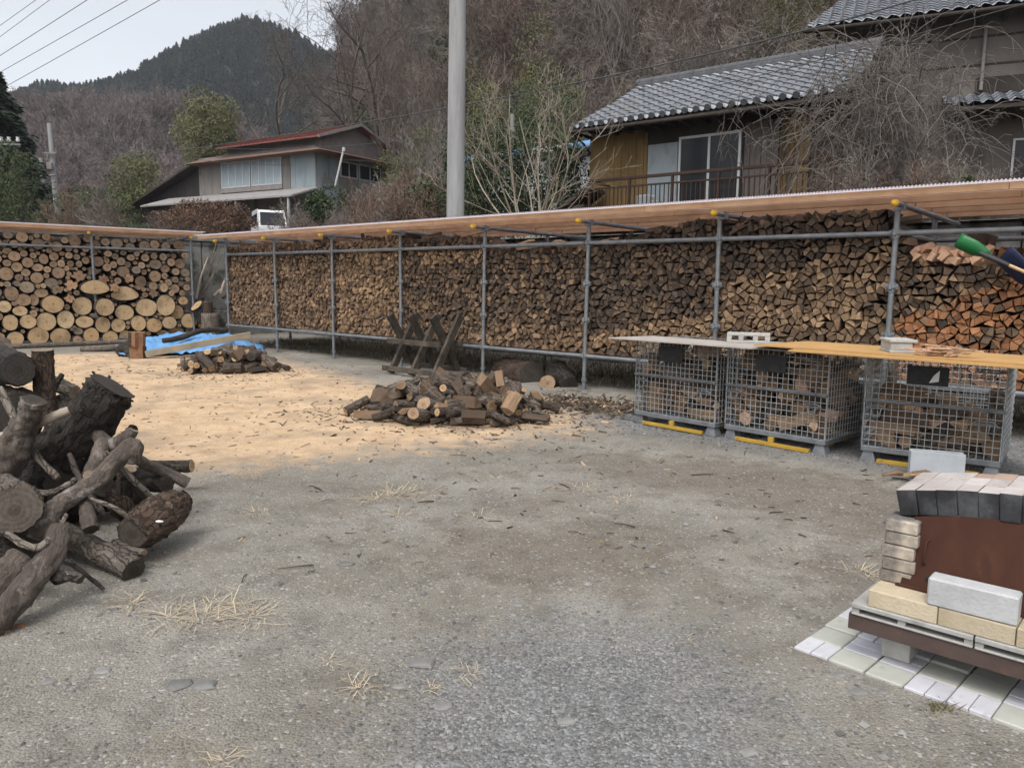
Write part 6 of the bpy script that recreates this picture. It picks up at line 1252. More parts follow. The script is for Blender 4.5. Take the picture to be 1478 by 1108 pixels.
# --- pale shed with blue tarp on its roof
SF_ = Frame((-1.84, 28.5, 0), (.782, -.624), (.624, .782)); sh = empty('shed', SF_(3, 1, 2.6), 'pale shed with torn blue sheeting along its roof edge behind the shrubs', 'shed')
part('wall', M['white_wall'], sh, lambda mb: mb.box((.2, 0, 2.2), (6.1, 3.5, 5.75), SF_))
slab(SF_, -.1, 6.3, -.4, 1.8, 5.72, 6.3, .08).build('roof', M['board_slate'], sh, sh.location)
for k, (a0, a1) in enumerate(((-.15, .9), (2.3, 3.1), (4.9, 6.25))):
    mb = MB(); n = 12
    for i in range(n+1):
        a = a0+(a1-a0)*i/n; mb.v += [tuple(SF_(a, -.46, 5.62+.05*nz((a*4, 0, 0), 1.5))), tuple(SF_(a, -.44, 5.80)), tuple(SF_(a, .5+.15*nz((a*3, 1, 0), 1), 6.02))]
    mb.f = [(i*3+j, i*3+j+1, i*3+j+4, i*3+j+3) for i in range(n) for j in range(2)]; mb.m = [0]*len(mb.f); mb.sm = [True]*len(mb.f); o = mb.build('roof_tarp', M['tarp'], sh, sh.location); s_ = o.modifiers.new('thick', 'SOLIDIFY'); s_.thickness = .015
mb = MB(); mb.tube([SF_(2.0, .3, 5.8), SF_(2.0, .3, 7.2)], .07, 8); mb.build('chimney', M['grey_trim'], sh, sh.location)
# --- white van parked by the house
vx, vy = at(388, 330, 41).x, 41.0; vz = terrain(vx, vy)
van = empty('parked_van', (vx, vy, vz), 'small white van parked before the red roofed house, half hidden by the shelter roof', 'van')
vf = Frame((vx, vy, vz), (.42, -.91), (.91, .42))   # a = towards its front
def vbox(name, prof, b0, b1, m, inset=0): 
    n = len(prof); mb = MB(); mb.add([vf(a, b0+inset*(z > 1.0), z) for a, z in prof]+[vf(a, b1-inset*(z > 1.0), z) for a, z in prof], [tuple(range(n)), tuple(range(2*n-1, n-1, -1))]+[(i, (i+1) % n, n+(i+1) % n, n+i) for i in range(n)]); return mb.build(name, m, van, van.location)
bd = vbox('body', [(-1.6, .3), (1.55, .3), (1.65, .5), (1.62, .95), (1.12, 1.72), (1.0, 1.84), (-1.5, 1.88), (-1.62, 1.75), (-1.66, .9)], -.72, .72, M['van_paint'], .06); bv = bd.modifiers.new('edges', 'BEVEL'); bv.width = .05; bv.segments = 2
def quadthick(name, pts, m, d): 
    mb = MB(); mb.hexa([vf(*p) for p in pts]+[vf(p[0]+d[0], p[1]+d[1], p[2]+d[2]) for p in pts]); return mb.build(name, m, van, van.location)
quadthick('windscreen', [(1.575, -.60, 1.04), (1.575, .60, 1.04), (1.155, .56, 1.69), (1.155, -.56, 1.69)], M['glass'], (.03, 0, .02))
for s_ in (-1, 1):
    for a0, a1 in ((.15, .95), (-.75, .05), (-1.5, -.85)): quadthick('side_window', [(a0, s_*.69, 1.08), (a1, s_*.69, 1.08), (a1-.12*(a1 > .9), s_*.67, 1.66), (a0, s_*.67, 1.66)], M['glass'], (0, s_*.02, 0))
    for a in (-1.05, 1.0):
        mb = MB(); mb.tube([vf(a, s_*.60, .27), vf(a, s_*.74, .27)], .27, 20); w_ = mb.build('wheel', M['rubber'], van, van.location); mb = MB(); mb.tube([vf(a, s_*.735, .27), vf(a, s_*.75, .27)], .15, 14); mb.build('rim', M['galv'], w_, van.location)
    quadthick('headlight', [(1.64, s_*.62, .62), (1.64, s_*.38, .62), (1.63, s_*.38, .82), (1.63, s_*.62, .82)], M['alu'], (.03, 0, 0))
mb = MB(); mb.bbox((1.6, -.7, .28), (1.72, .7, .46), vf, b=.03); mb.build('bumper', M['dark_plastic'], van, van.location)
# ------------------------------------------------------------------ poles and cables
px_, py_ = at(656, 300, 16.0).x, 16.0; zt = 2.2
pole = empty('utility_pole', (px_, py_, zt), 'thick pale concrete pole rising behind the long firewood shelter', 'utility pole')
mb = MB(); mb.tube([(px_, py_, 1.0), (px_+.14, py_, 14.5)], [.19, .135], 28); mb.build('shaft', M['pole'], pole, pole.location)
for k in range(22):
    z = 2.8+.45*k; s_ = 1 if k % 2 else -1; x = px_+.14*(z-1)/13.5; r = .19-.055*(z-1)/13.5; mb = MB(); mb.tube([(x+s_*(r-.01), py_, z), (x+s_*(r+.035 if s_ > 0 else r+.012), py_-.03, z)], .011, 6); mb.build('step_bolt', M['galv'], pole, pole.location)
p2 = at(85, 320, 44); up = empty('utility_pole', (p2.x, 44, terrain(p2.x, 44)), 'slender grey utility pole far off beyond the log shelter', 'utility pole')
tp = at(71, 178, 44); mb = MB(); mb.tube([(p2.x, 44, terrain(p2.x, 44)-.3), (tp.x, 44, tp.z)], [.19, .12], 14); mb.build('shaft', M['pole'], up, up.location)
mb = MB(); c = at(75, 222, 43.9); mb.bbox((c.x-.35, c.y-.2, c.z-.05), (c.x+.35, c.y-.1, c.z+.05), b=.01); mb.bbox((c.x-.2, c.y-.3, c.z-.9), (c.x+.1, c.y-.1, c.z-.5), b=.03)
for k in range(4): mb.tube([(c.x-.1+.05*k, c.y-.2, c.z-1.2-.35*k), (c.x+.2, c.y-.2, c.z-1.2-.35*k)], .05, 6)
mb.build('fitting', M['grey_trim'], up, up.location)
p3 = at(66, 300, 52); mb = MB(); mb.tube([(p3.x, 52, terrain(p3.x, 52)-.3), (p3.x-.1, 52, at(61, 228, 52).z)], [.17, .12], 12); o = mb.build('utility_pole', M['pole'], origin=(p3.x, 52, terrain(p3.x, 52))); tag(o, 'second shorter grey pole just behind the slender utility pole', 'utility pole')
mb = MB(); a, b_ = at(483, 272, 46), at(496, 216, 46); mb.tube([a, b_], .065, 8); mb.tube([b_-V((0, 0, .1)), b_+V((.02, 0, .12))], .10, 8); o = mb.build('leaning_pole', M['concrete_pale'], origin=a); tag(o, 'white pipe leaning in front of the red roofed house', 'pipe')
def cable(name, pts, r, label, group=None):
    P = [at(*p) for p in pts]; out = []
    if len(P) == 2: P = [P[0], P[0].lerp(P[1], .5)-V((0, 0, .0)), P[1]]
    for i in range(41):                          # parabola through three points
        t = i/40; out.append(P[0]*(2*(t-.5)*(t-1))+P[1]*(-4*t*(t-1))+P[2]*(2*t*(t-.5)))
    mb = MB(); mb.tube(out, r, 6); o = mb.build(name, M['cable'], origin=out[0]); return tag(o, label, 'cable', group)
cable('power_cable', [(80, 238, 44), (700, 146, 21.5), (1620, -118, 12.5)], .016, 'long sagging black cable from the slender pole across the whole hillside')
cable('power_cable', [(-60, 178, 52), (420, 214, 34), (1620, -36, 13)], .009, 'thinner grey cable running below the long black cable')
cable('power_cable', [(74, 188, 44), (300, 232, 47), (470, 236, 50)], .012, 'service cable hanging from the slender pole to the red roofed house')
cable('power_cable', [(470, 228, 49), (600, 236, 40), (760, 232, 27)], .01, 'service cable from the red roofed house towards the pale shed')
for k, (y0, x1, lb) in enumerate(((130, 235, 'lowest of the slanting power cables in the open sky'), (105, 188, 'second lowest slanting power cable in the open sky'), (81, 129, 'third slanting power cable counting up in the open sky'), (54, 74, 'fourth slanting power cable counting up in the open sky'), (38, 54, 'topmost slanting power cable in the corner of the sky'))):
    s_ = y0/x1; cable('power_cable', [(-120, y0+120*s_, 46), (x1*.5, y0*.5-1.0, 33), (x1+260, -260*s_-6, 24)], .013 if k < 3 else .010, lb)
ap = at(-26, 208, 40); arm = empty('utility_pole', (ap.x, 40, terrain(ap.x, 40)), 'pole at the picture edge whose arm carries three white insulators', 'utility pole')
mb = MB(); mb.tube([(ap.x, 40, terrain(ap.x, 40)), (ap.x, 40, ap.z+1.5)], [.17, .13], 12); mb.build('shaft', M['pole'], arm, arm.location)
mb = MB(); a, b_ = at(-50, 208, 39.8), at(30, 209, 39.8); mb.bbox((a.x, 39.75, a.z-.04), (b_.x, 39.85, a.z+.04), b=.01); ca = mb.build('cross_arm', M['galv'], arm, arm.location)
for px in (2, 13, 26): mb = MB(); c = at(px, 205, 39.8); mb.tube([c, c+V((0, 0, .08)), c+V((0, 0, .16)), c+V((0, 0, .24))], [.05, .11, .06, .09], 10); mb.build('insulator', M['white_metal'], ca, arm.location)
# ------------------------------------------------------------------ bare trees
def bare_tree(seed, H=11, levels=4, r0=.16, spread=.75, forks=1, kids=(7, 6, 5, 4), sides=(7, 5, 4, 3, 3), up=.25, wig=.22, minr=.006, lean=0.0, clear=.3, fan=.34):
    rr = random.Random(seed); mt, mc = MB(), MB()
    def grow(p, d, L_, r, lv):
        k = 6 if lv == 0 else 4 if lv < 3 else 3; pts = [p]; dirs = [d]; q = p; dd = d
        for i in range(k):
            dd = (dd+V((rr.gauss(0, wig), rr.gauss(0, wig), rr.gauss(0, wig*.6)+up*.35))).normalized(); q = q+dd*(L_/k); pts.append(q); dirs.append(dd)
        rad = [max(minr, r*(1-.68*i/k)) for i in range(k+1)]
        (mt if lv == 0 else mc).tube(pts, rad, sides[lv], 0, False)
        if lv >= levels: return
        n = kids[lv]+rr.randint(-1, 1)
        for i in range(n):
            t = (clear if lv == 0 else .18)+((1-clear) if lv == 0 else .82)*(i+rr.random())/n; j = min(k-1, int(t*k)); f = t*k-j; bp = pts[j].lerp(pts[j+1], min(1, f)); bd = dirs[min(k, j+1)]
            a = bd.orthogonal().normalized(); a = Matrix.Rotation(rr.uniform(0, 2*pi), 3, bd) @ a; nd = (bd*(1-spread*.55)+a*spread+V((0, 0, up))).normalized()
            grow(bp, nd, L_*rr.uniform(.42, .68)*(1-.35*t), rad[j]*rr.uniform(.5, .72), lv+1)
    for f in range(forks):
        d = V((lean+(0 if forks == 1 else rr.uniform(-fan, fan)), 0 if forks == 1 else rr.uniform(-fan, fan), 1)).normalized()
        grow(V((0 if forks == 1 else rr.uniform(-.25, .25), 0, -.3)), d, H*rr.uniform(.7, .85), r0*(1 if forks == 1 else .6), 0)
    return mt, mc
def tree_thing(name, label, loc, mt, mc, m_t, m_c, cat='tree', group=None, rz=0):
    t = empty(name, loc, label, cat, group, rz); mt.build('trunk', m_t, t)
    if mc.v: mc.build('crown', m_c, t)
    return t
def ground_at(px, py_any, Y): x = at(px, py_any, Y).x; return V((x, Y, terrain(x, Y)))
# --- leaf clouds
def leaf_cloud(mb, blobs, n, size, rr, droop=0.0, aspect=2.2, flat=0.0):
    tot = sum(b[3]*b[4]*b[5] for b in blobs)
    for (x, y, z, rx, ry, rz_) in blobs:
        for _ in range(int(n*rx*ry*rz_/tot)):
            while True:
                u = V((rr.uniform(-1, 1), rr.uniform(-1, 1), rr.uniform(-1, 1)))
                if .25 < u.length < 1: break
            if rr.random() < .5: u = u.normalized()*rr.uniform(.8, 1.12)
            if nz((x+u.x*rx, y+u.y*ry, z+u.z*rz_), 1.6/max(.3, (rx+rz_)*.5), 3) < -.22: continue
            c = V((x+u.x*rx, y+u.y*ry, z+u.z*rz_)); d = V((rr.gauss(0, 1), rr.gauss(0, 1), rr.gauss(0, 1)-droop)).normalized(); s = d.orthogonal().normalized(); s = Matrix.Rotation(rr.uniform(0, 6.3), 3, d) @ s
            l_ = size*rr.uniform(.6, 1.4); w_ = l_/aspect
            mb.v += [tuple(c-d*l_*.5), tuple(c+s*w_*.5), tuple(c+d*l_*.5), tuple(c-s*w_*.5)]; o = len(mb.v)-4; mb.f.append((o, o+1, o+2, o+3)); mb.m.append(0); mb.sm.append(False)
def blobs_of(rr, cx, cy, cz, R_, H, n, k=.45): return [(cx+rr.uniform(-1, 1)*R_*.7, cy+rr.uniform(-1, 1)*R_*.6, cz+rr.uniform(.12, .92)*H, R_*k*rr.uniform(.6, 1.2), R_*k*rr.uniform(.6, 1.1), H*k*.55*rr.uniform(.6, 1.2)) for _ in range(n)]
def shrub(name, label, loc, R_, H, leaf, n, size, seed, nb=12, stem=M['trunk'], droop=0, cat='shrub', group=None, aspect=2.2, k=.45):
    rr = random.Random(seed); t = empty(name, loc, label, cat, group); mb = MB()
    B = blobs_of(rr, 0, 0, 0, R_, H, nb, k)
    for b_ in B: mb.tube([(rr.uniform(-.15, .15)*R_, 0, -.1), (b_[0]*.5, b_[1]*.5, b_[2]*.55), b_[:3]], [.035*max(.6, H/4), .022*max(.6, H/4), .008], 5, cap=False)
    mb.build('stem', stem, t); mb = MB(); leaf_cloud(mb, B, n, size, rr, droop, aspect); mb.build('foliage', leaf, t); return t
# --- three tall bare trees against the sky, and paler ones on the slope
for k, (px, Y, H, seed, fk, lean, lb) in enumerate(((446, 66, 20, 3, 1, -.12, 'tall dark bare tree whose boughs reach out over the open sky'), (496, 60, 19, 8, 2, .05, 'forked tall bare tree beside the open sky above the red roof'), (548, 70, 20.5, 12, 1, .15, 'bare tree with an arching bough at the edge of the open sky'))):
    mt, mc = bare_tree(seed, H, 4, .26, .95, fk, (8, 6, 5, 4), wig=.2, up=.16, minr=.011, lean=lean, clear=.28)
    tree_thing('bare_tree', lb, ground_at(px, 210, Y)-V((0, 0, .2)), mt, mc, M['trunk'], M['twig'])
for k, (px, Y, H, seed, fk, m_, lb) in enumerate(((905, 47, 13, 21, 3, 'twig_grey', 'pale grey many-stemmed bare tree on the slope above the tiled roof'), (1010, 50, 12, 22, 2, 'twig_grey', 'grey bare tree on the slope behind the tiled ridge'), (735, 52, 12, 23, 2, 'twig', 'brown bare tree on the slope just beside the thick pole'), (600, 50, 12, 24, 2, 'twig', 'brown bare tree on the slope between the red roof and the thick pole'),
        (830, 55, 13, 25, 1, 'twig', 'dark bare tree on the slope over the evergreen shrubs'), (1120, 52, 13, 26, 2, 'twig', 'dark bare tree on the slope near the big house roof'))):
    mt, mc = bare_tree(seed, H, 4, .16, .55, fk, (8, 6, 5, 4), wig=.16, up=.35, minr=.008, clear=.15); tree_thing('bare_tree', lb, ground_at(px, 200, Y)-V((0, 0, .2)), mt, mc, M[m_], M[m_])
# --- pale many-stemmed shrub and evergreens between the pole and the tiled house
mt, mc = bare_tree(31, 4.7, 3, .05, .6, 10, (4, 4, 3), sides=(6, 4, 4, 3), wig=.13, up=.16, minr=.004, clear=.2, fan=.85); tree_thing('bare_shrub', 'pale straight-stemmed bare shrub in front of the dark evergreens', ground_at(772, 300, 19.5)-V((0, 0, .1)), mt, mc, M['twig_pale'], M['twig_pale'], 'shrub')
shrub('evergreen_shrub', 'dark glossy evergreen shrub close to the thick pole behind the shelter', ground_at(712, 290, 21.5), 1.35, 3.2, M['leaf_dark'], 16000, .09, 41, 16)
shrub('evergreen_shrub', 'dark evergreen shrub beside the pale shed, behind the straight bare stems', ground_at(780, 290, 21.5), 1.25, 3.0, M['leaf_dark'], 14000, .09, 42, 15)
shrub('evergreen_shrub', 'tall dark evergreen behind the shed with its blue sheeting', ground_at(738, 290, 30), 3.0, 5.4, M['leaf_dark'], 17000, .12, 43, 16)
shrub('bamboo_clump', 'olive green bamboo clump above the shed near the thick pole', ground_at(712, 200, 36), 2.2, 7.7, M['leaf_olive'], 16000, .15, 44, 14, droop=.5, aspect=4, cat='bamboo')
shrub('bamboo_clump', 'olive green bamboo clump above the shed near the tiled house', ground_at(800, 200, 36), 2.0, 8.2, M['leaf_olive'], 16000, .15, 45, 14, droop=.5, aspect=4, cat='bamboo')
shrub('bamboo_clump', 'olive bamboo clump on the slope between the tiled ridge and the big house', ground_at(1130, 100, 40), 2.3, 7.2, M['leaf_olive'], 13000, .15, 52, 14, droop=.5, aspect=4, cat='bamboo')
shrub('bamboo_clump', 'low olive bamboo beside the red roofed house', ground_at(590, 250, 44), 2.4, 5.6, M['leaf_olive'], 11000, .16, 46, 10, droop=.5, aspect=4, cat='bamboo')
shrub('evergreen_shrub', 'green leafy shrub below the pole by the rack roof', ground_at(612, 320, 24), 1.3, 1.9, M['leaf_mid'], 5000, .10, 47, 9)
shrub('evergreen_shrub', 'small dark green shrub by the white posts of the red roofed house', ground_at(470, 320, 33), 1.2, 2.4, M['leaf_dark'], 4500, .13, 48, 9)
shrub('evergreen_shrub', 'dark shrub between the red roofed house and the thick pole', ground_at(530, 320, 33), 1.3, 1.7, M['leaf_dark'], 4000, .13, 51, 9)
shrub('brown_hedge', 'dense dry brown bush before the tin pent roof', ground_at(292, 320, 37), 2.3, 2.0, M['leaf_brown'], 13000, .10, 49, 14, M['twig_red'])
shrub('brown_hedge', 'second dry brown bush close to the white van', ground_at(336, 320, 38), .8, 1.8, M['leaf_brown'], 6000, .10, 50, 8, M['twig_red'])
# --- far left: cedar, bamboo, bushes
def conifer(seed, H, R_, n, size):
    rr = random.Random(seed); mt, mc = MB(), MB(); mt.tube([(0, 0, -.3), (0, 0, H*.97)], [.03*H*.6, .02], 7, cap=False)
    for _ in range(n):
        t = rr.random()**.8; z = H*(.08+.92*t); r = R_*(1-t)**.75*rr.uniform(.25, 1.05)*(1+.25*sin(t*34)); th = rr.uniform(0, 2*pi); c = V((cos(th)*r, sin(th)*r, z-.12*r)); d = V((cos(th), sin(th), -.45+rr.gauss(0, .3))).normalized(); s = V((-sin(th), cos(th), rr.gauss(0, .5))).normalized(); l_ = size*rr.uniform(.6, 1.4)
        mc.add([c-d*l_*.5, c+s*l_*.22, c+d*l_*.5, c-s*l_*.22], [(0, 1, 2, 3)])
    return mt, mc
for px, Y, H, R_, seed, lb in ((8, 45, 9.6, 3.0, 61, 'dark cedar tree at the picture edge behind the log shelter'), (-22, 43, 11, 3.2, 62, 'tall dark cedar tree cut off by the picture edge'), (36, 52, 7.8, 2.2, 63, 'smaller dark cedar beside the slender utility pole')):
    mt, mc = conifer(seed, H, R_, 9000, .42); tree_thing('cedar_tree', lb, ground_at(px, 320, Y), mt, mc, M['trunk'], M['leaf_conifer'])
shrub('bamboo_clump', 'soft green bamboo clump at the picture edge above the log shelter', ground_at(14, 320, 34), 1.7, 3.9, M['leaf_mid'], 13000, .13, 64, 12, droop=.5, aspect=4, cat='bamboo')
shrub('bamboo_clump', 'low green bamboo beside the slender utility pole', ground_at(118, 330, 38), 2.6, 2.2, M['leaf_mid'], 12000, .13, 65, 12, droop=.4, aspect=4, cat='bamboo')
shrub('bamboo_clump', 'yellow-olive bush on the slope left of the dark annex roof'.replace('left of', 'beside'), ground_at(192, 300, 60), 3.0, 6.4, M['leaf_olive'], 15000, .19, 66, 12, droop=.3, aspect=3, cat='bamboo')
shrub('bamboo_clump', 'low dark green bush under the yellow-olive one', ground_at(160, 320, 50), 3.0, 2.9, M['leaf_mid'], 13000, .17, 67, 10, cat='bush')
rr = random.Random(70); protos = []
for v_ in range(3):                             # bamboo grove: single plumes, copied
    mt, mc = MB(), MB(); H = 12.5; bend = V((rr.uniform(-1, 1)*1.6, rr.uniform(-.5, .5), 0)); pts = [bend*(t*t)+V((0, 0, H*(t-.18*t*t*t))) for t in [i/8 for i in range(9)]]; mt.tube(pts, [.07-.007*i for i in range(9)], 6, cap=False)
    B = [(pts[i].x+rr.uniform(-.5, .5), pts[i].y+rr.uniform(-.5, .5), pts[i].z+.2, 1.15, 1.15, .85) for i in (3, 4, 5, 6, 7, 8)]; leaf_cloud(mc, B, 6500, .22, rr, .7, 4.0); protos.append((mt, mc))
pt = []
for k in range(17):
    px = 284+rr.uniform(0, 28); Y = 67+rr.uniform(-4, 6)
    if k < 3: t = tree_thing('bamboo_plant', 'tall yellow-green feathery bamboo in the grove behind the red roofed house', ground_at(px, 200, Y)-V((0, 0, .4)), *protos[k], M['leaf_olive'], M['leaf_bamboo'], 'bamboo', 'bamboo grove'); pt.append(t)
    else: t = copy_tree(pt[k % 3]); t.location = ground_at(px, 200, Y)-V((0, 0, .4))
    t.rotation_euler = (0, 0, rr.uniform(0, 6.3)); s_ = rr.uniform(.85, 1.15); t.scale = (s_, s_, s_)
# --- spiky green plants behind the long rack, seen over and under its roof
def cycad(seed):
    rr = random.Random(seed); mb = MB()
    for k in range(34):
        th = rr.uniform(0, 6.28); el = rr.uniform(.25, 1.3); d = V((cos(th)*cos(el), sin(th)*cos(el), sin(el))); s = d.cross(V((0, 0, 1))).normalized(); L_ = rr.uniform(.7, 1.1); pts = [V((0, 0, .25))+d*(L_*t)-V((0, 0, .45*t*t*L_)) for t in (0, .2, .4, .6, .8, 1)]
        for i in range(5):
            for q in range(4):
                p = pts[i].lerp(pts[i+1], q/4)
                for sg in (-1, 1): e_ = p+s*sg*.16*(1-.12*i)+d*.08+V((0, 0, -.03)); mb.add([p, p+d*.02, e_, e_-d*.012], [(0, 1, 2, 3)])
    return mb
for k, (px, Y, s_) in enumerate(((1340, 12.6, 1.0), (1425, 12.2, 1.15), (1180, 13.8, .7))):
    t = empty('palm_plant', ground_at(px, 270, Y), ('spiky green palm-like plant under the vine tangle', 'large spiky green palm-like plant before the big house', 'small spiky green plant below the boarded wall')[k], 'plant'); cycad(k+1).build('frond', M['leaf_mid'], t); mb = MB(); mb.tube([(0, 0, -.2), (0, 0, .3)], [.1, .08], 8); mb.build('stem', M['trunk'], t); t.scale = (s_, s_, s_*.9)
# --- the grey vine tangle swallowing the gap between the two houses
rr = random.Random(77); vt = empty('vine_tangle', ground_at(1240, 280, 14.6), 'huge tangle of bare grey vines hanging over the tiled roof and the big house', 'vine'); mb = MB(); mw = MB()
def vine(px, py, Y, n, st, r, dirx, mbx):
    p = at(px, py, Y); d = V((rr.gauss(dirx, .6), rr.gauss(0, .4), rr.gauss(.1, .6))).normalized(); pts = [p]; curl = rr.gauss(0, .13)
    for i in range(n):
        ax = V((rr.gauss(0, .3), 1, rr.gauss(0, .3))).normalized(); d = Matrix.Rotation(curl+rr.gauss(0, .2), 3, ax) @ d; d = (d+V((0, 0, -.12))).normalized(); p = p+d*st; pts.append(p)
        if i > 1 and rr.random() < .45:
            e_ = (d+V((rr.gauss(0, .7), rr.gauss(0, .5), rr.gauss(-.1, .6)))).normalized(); q = p+e_*st*rr.uniform(1, 2.6); mbx.tube([p, p.lerp(q, .5)+V((0, 0, .03)), q-V((0, 0, .06))], [max(.004, r*.55), .0045, .003], 3, cap=False)
    mbx.tube(pts, [max(.004, r*(1-.7*i/n)) for i in range(n+1)], 4, cap=False)
for k in range(640):
    u = rr.gauss(0, 1); v_ = rr.gauss(0, 1); px = 1280+u*50; py = 148+v_*52+(18 if u < -1 else 0)
    if py < 55: py = 55+rr.uniform(0, 60)
    vine(px, py, rr.uniform(13.6, 16.0), rr.randint(6, 13), rr.uniform(.09, .16), rr.uniform(.004, .012), 0, mb)
for k in range(150): vine(rr.uniform(1165, 1400), rr.uniform(175, 290), rr.uniform(13.0, 15.2), rr.randint(6, 12), rr.uniform(.1, .2), rr.uniform(.004, .010), 0, mb)
for k in range(16): vine(rr.uniform(1010, 1150), rr.uniform(120, 270), rr.uniform(16.2, 17.0), rr.randint(6, 12), rr.uniform(.08, .16), rr.uniform(.005, .009), .3, mb)
for k in range(14):
    px = rr.uniform(1170, 1330); a = at(px, 290, 14.2); b_ = at(1262+rr.uniform(-70, 70), rr.uniform(70, 150), 14.8); mw.tube([a, a.lerp(b_, .3)+V((rr.uniform(-.3, .3), 0, 0)), a.lerp(b_, .65)+V((rr.uniform(-.35, .35), 0, .1)), b_], [.035, .028, .02, .01], 6, cap=False, wob=.2, seed=k)
mb.build('stem', M['vine'], vt, vt.location); mw.build('trunk', M['bark_grey'], vt, vt.location)
# ------------------------------------------------------------------ woods on the slopes (nobody could count them): instanced on points
TPL = bpy.data.collections.new('tree_kinds')
def template(objs):
    c = bpy.data.collections.new('kinds')
    for o in objs:
        for q in list(o.users_collection): q.objects.unlink(o)
        c.objects.link(o)
    return c
def joined(mt, mc, m1, m2):
    mb = MB(); mb.add(mt.v, mt.f, 0); mb.add(mc.v, mc.f, 1); return mb.build('kind', [m1, m2])
def scatter(name, label, cat, pts, scales, col, sway=.08):
    me = bpy.data.meshes.new(name); me.from_pydata([tuple(p) for p in pts], [], []); a = me.attributes.new('size', 'FLOAT', 'POINT'); a.data.foreach_set('value', scales)
    o = bpy.data.objects.new(name, me); COL.objects.link(o); tag(o, label, cat, kind='stuff')
    ng = bpy.data.node_groups.new(name, 'GeometryNodeTree'); ng.interface.new_socket('Geometry', in_out='INPUT', socket_type='NodeSocketGeometry'); ng.interface.new_socket('Geometry', in_out='OUTPUT', socket_type='NodeSocketGeometry')
    N = ng.nodes.new; gi, go = N('NodeGroupInput'), N('NodeGroupOutput'); ip = N('GeometryNodeInstanceOnPoints'); ci = N('GeometryNodeCollectionInfo'); ci.inputs[0].default_value = col; ci.inputs['Separate Children'].default_value = True; ci.inputs['Reset Children'].default_value = True
    rv = N('FunctionNodeRandomValue'); rv.data_type = 'FLOAT_VECTOR'; rv.inputs[0].default_value = (-sway, -sway, 0); rv.inputs[1].default_value = (sway, sway, 6.283)
    na = N('GeometryNodeInputNamedAttribute'); na.data_type = 'FLOAT'; na.inputs[0].default_value = 'size'
    l = ng.links.new; l(gi.outputs[0], ip.inputs['Points']); l(ci.outputs[0], ip.inputs['Instance']); ip.inputs['Pick Instance'].default_value = True; l(rv.outputs[0], ip.inputs['Rotation']); l(na.outputs[0], ip.inputs['Scale']); l(ip.outputs[0], go.inputs[0])
    md = o.modifiers.new('scatter', 'NODES'); md.node_group = ng; return o
rr = random.Random(90)
K1 = template([joined(*bare_tree(100+k, 11.5-.7*(k % 3), 4, .13, (.6, .9, .75, .95, .7, .85)[k], 1+(k % 2), (7, 6, 5, 3), sides=(5, 4, 3, 3, 3), wig=(.16, .24, .2, .28, .22, .2)[k], up=(.3, .12, .2, .1, .3, .18)[k], minr=.011, clear=.2), (M['trunk'], M['trunk'], M['twig'], M['twig_grey'], M['trunk'], M['twig_far'])[k], (M['twig_far'], M['twig'], M['twig'], M['twig_grey'], M['twig_far'], M['twig_red'])[k]) for k in range(6)])
pts, sc_ = [], []
while len(pts) < 380:
    Y = rr.uniform(50, 118); px = rr.uniform(415, 1560); x = (px-739)/1100*Y; z = terrain(x, Y)
    if z < 4.0 or (Y < 54 and px < 600): continue
    pts.append((x, Y, z-.2)); sc_.append(rr.uniform(.65, 1.2)*(.62 if px < 600 else 1))
for _ in range(150):
    Y = rr.uniform(112, 175); px = rr.uniform(470, 1000); x = (px-739)/1100*Y; pts.append((x, Y, terrain(x, Y)-.2)); sc_.append(rr.uniform(.8, 1.25))
for _ in range(60):
    Y = rr.uniform(70, 118); px = rr.uniform(490, 640); x = (px-739)/1100*Y; pts.append((x, Y, terrain(x, Y)-.2)); sc_.append(rr.uniform(.5, .9))
for _ in range(150):
    Y = rr.uniform(37, 66); px = rr.uniform(640, 1380); x = (px-739)/1100*Y; pts.append((x, Y, terrain(x, Y)-.2)); sc_.append(rr.uniform(.45, .85))
scatter('woods', 'leafless grey-brown deciduous woods covering the slope behind the houses', 'woods', pts, sc_, K1)
K2 = template([joined(*bare_tree(200+k, 2.6, 3, .03, .8, 6, (6, 5, 4), sides=(4, 3, 3, 3), wig=.25, up=.2, minr=.006, clear=.1), M['twig_red'], M['twig_red'] if k else M['twig_grey']) for k in range(4)])
pts, sc_ = [], []
for _ in range(420):
    Y = 22+rr.random()**1.3*75; px = rr.uniform(-40, 1560); x = (px-739)/1100*Y
    if 44 < Y < 60 and 170 < px < 600: continue
    if Y < 31 and 640 < px < 1700: continue
    if Y < 47 and 345 < px < 425: continue
    if px < 345 and Y < 60 and rr.random() < .7: continue
    pts.append((x, Y, terrain(x, Y)-.1)); sc_.append(rr.uniform(.4, .95))
for k in range(220): px = rr.uniform(650, 1330); Y = rr.uniform(30, 60); x = (px-739)/1100*Y; pts.append((x, Y, terrain(x, Y)-.1)); sc_.append(rr.uniform(.8, 1.5))
for k in range(46): px = rr.uniform(540, 690); Y = rr.uniform(23, 34); x = (px-739)/1100*Y; pts.append((x, Y, terrain(x, Y)-.1)); sc_.append(rr.uniform(.7, 1.25))
for k in range(16): px = rr.uniform(1190, 1480); Y = rr.uniform(12.8, 14.2); x = (px-739)/1100*Y; pts.append((x, Y, terrain(x, Y)-.1)); sc_.append(rr.uniform(.35, .6))
scatter('undergrowth', 'brown leafless brush between the houses and along the bank', 'undergrowth', pts, sc_, K2, .15)
def ever(seed, H=9, n=900): 
    r2 = random.Random(seed); mt, mc = MB(), MB(); mt.tube([(0, 0, -.3), (0, 0, H*.7)], [.15, .06], 5, cap=False); leaf_cloud(mc, blobs_of(r2, 0, 0, H*.15, 2.4, H*.85, 9, .5), n, .5, r2); return mt, mc
K3 = template([joined(*ever(300+k), M['trunk'], M['leaf_dark'] if k else M['leaf_mid']) for k in range(3)])
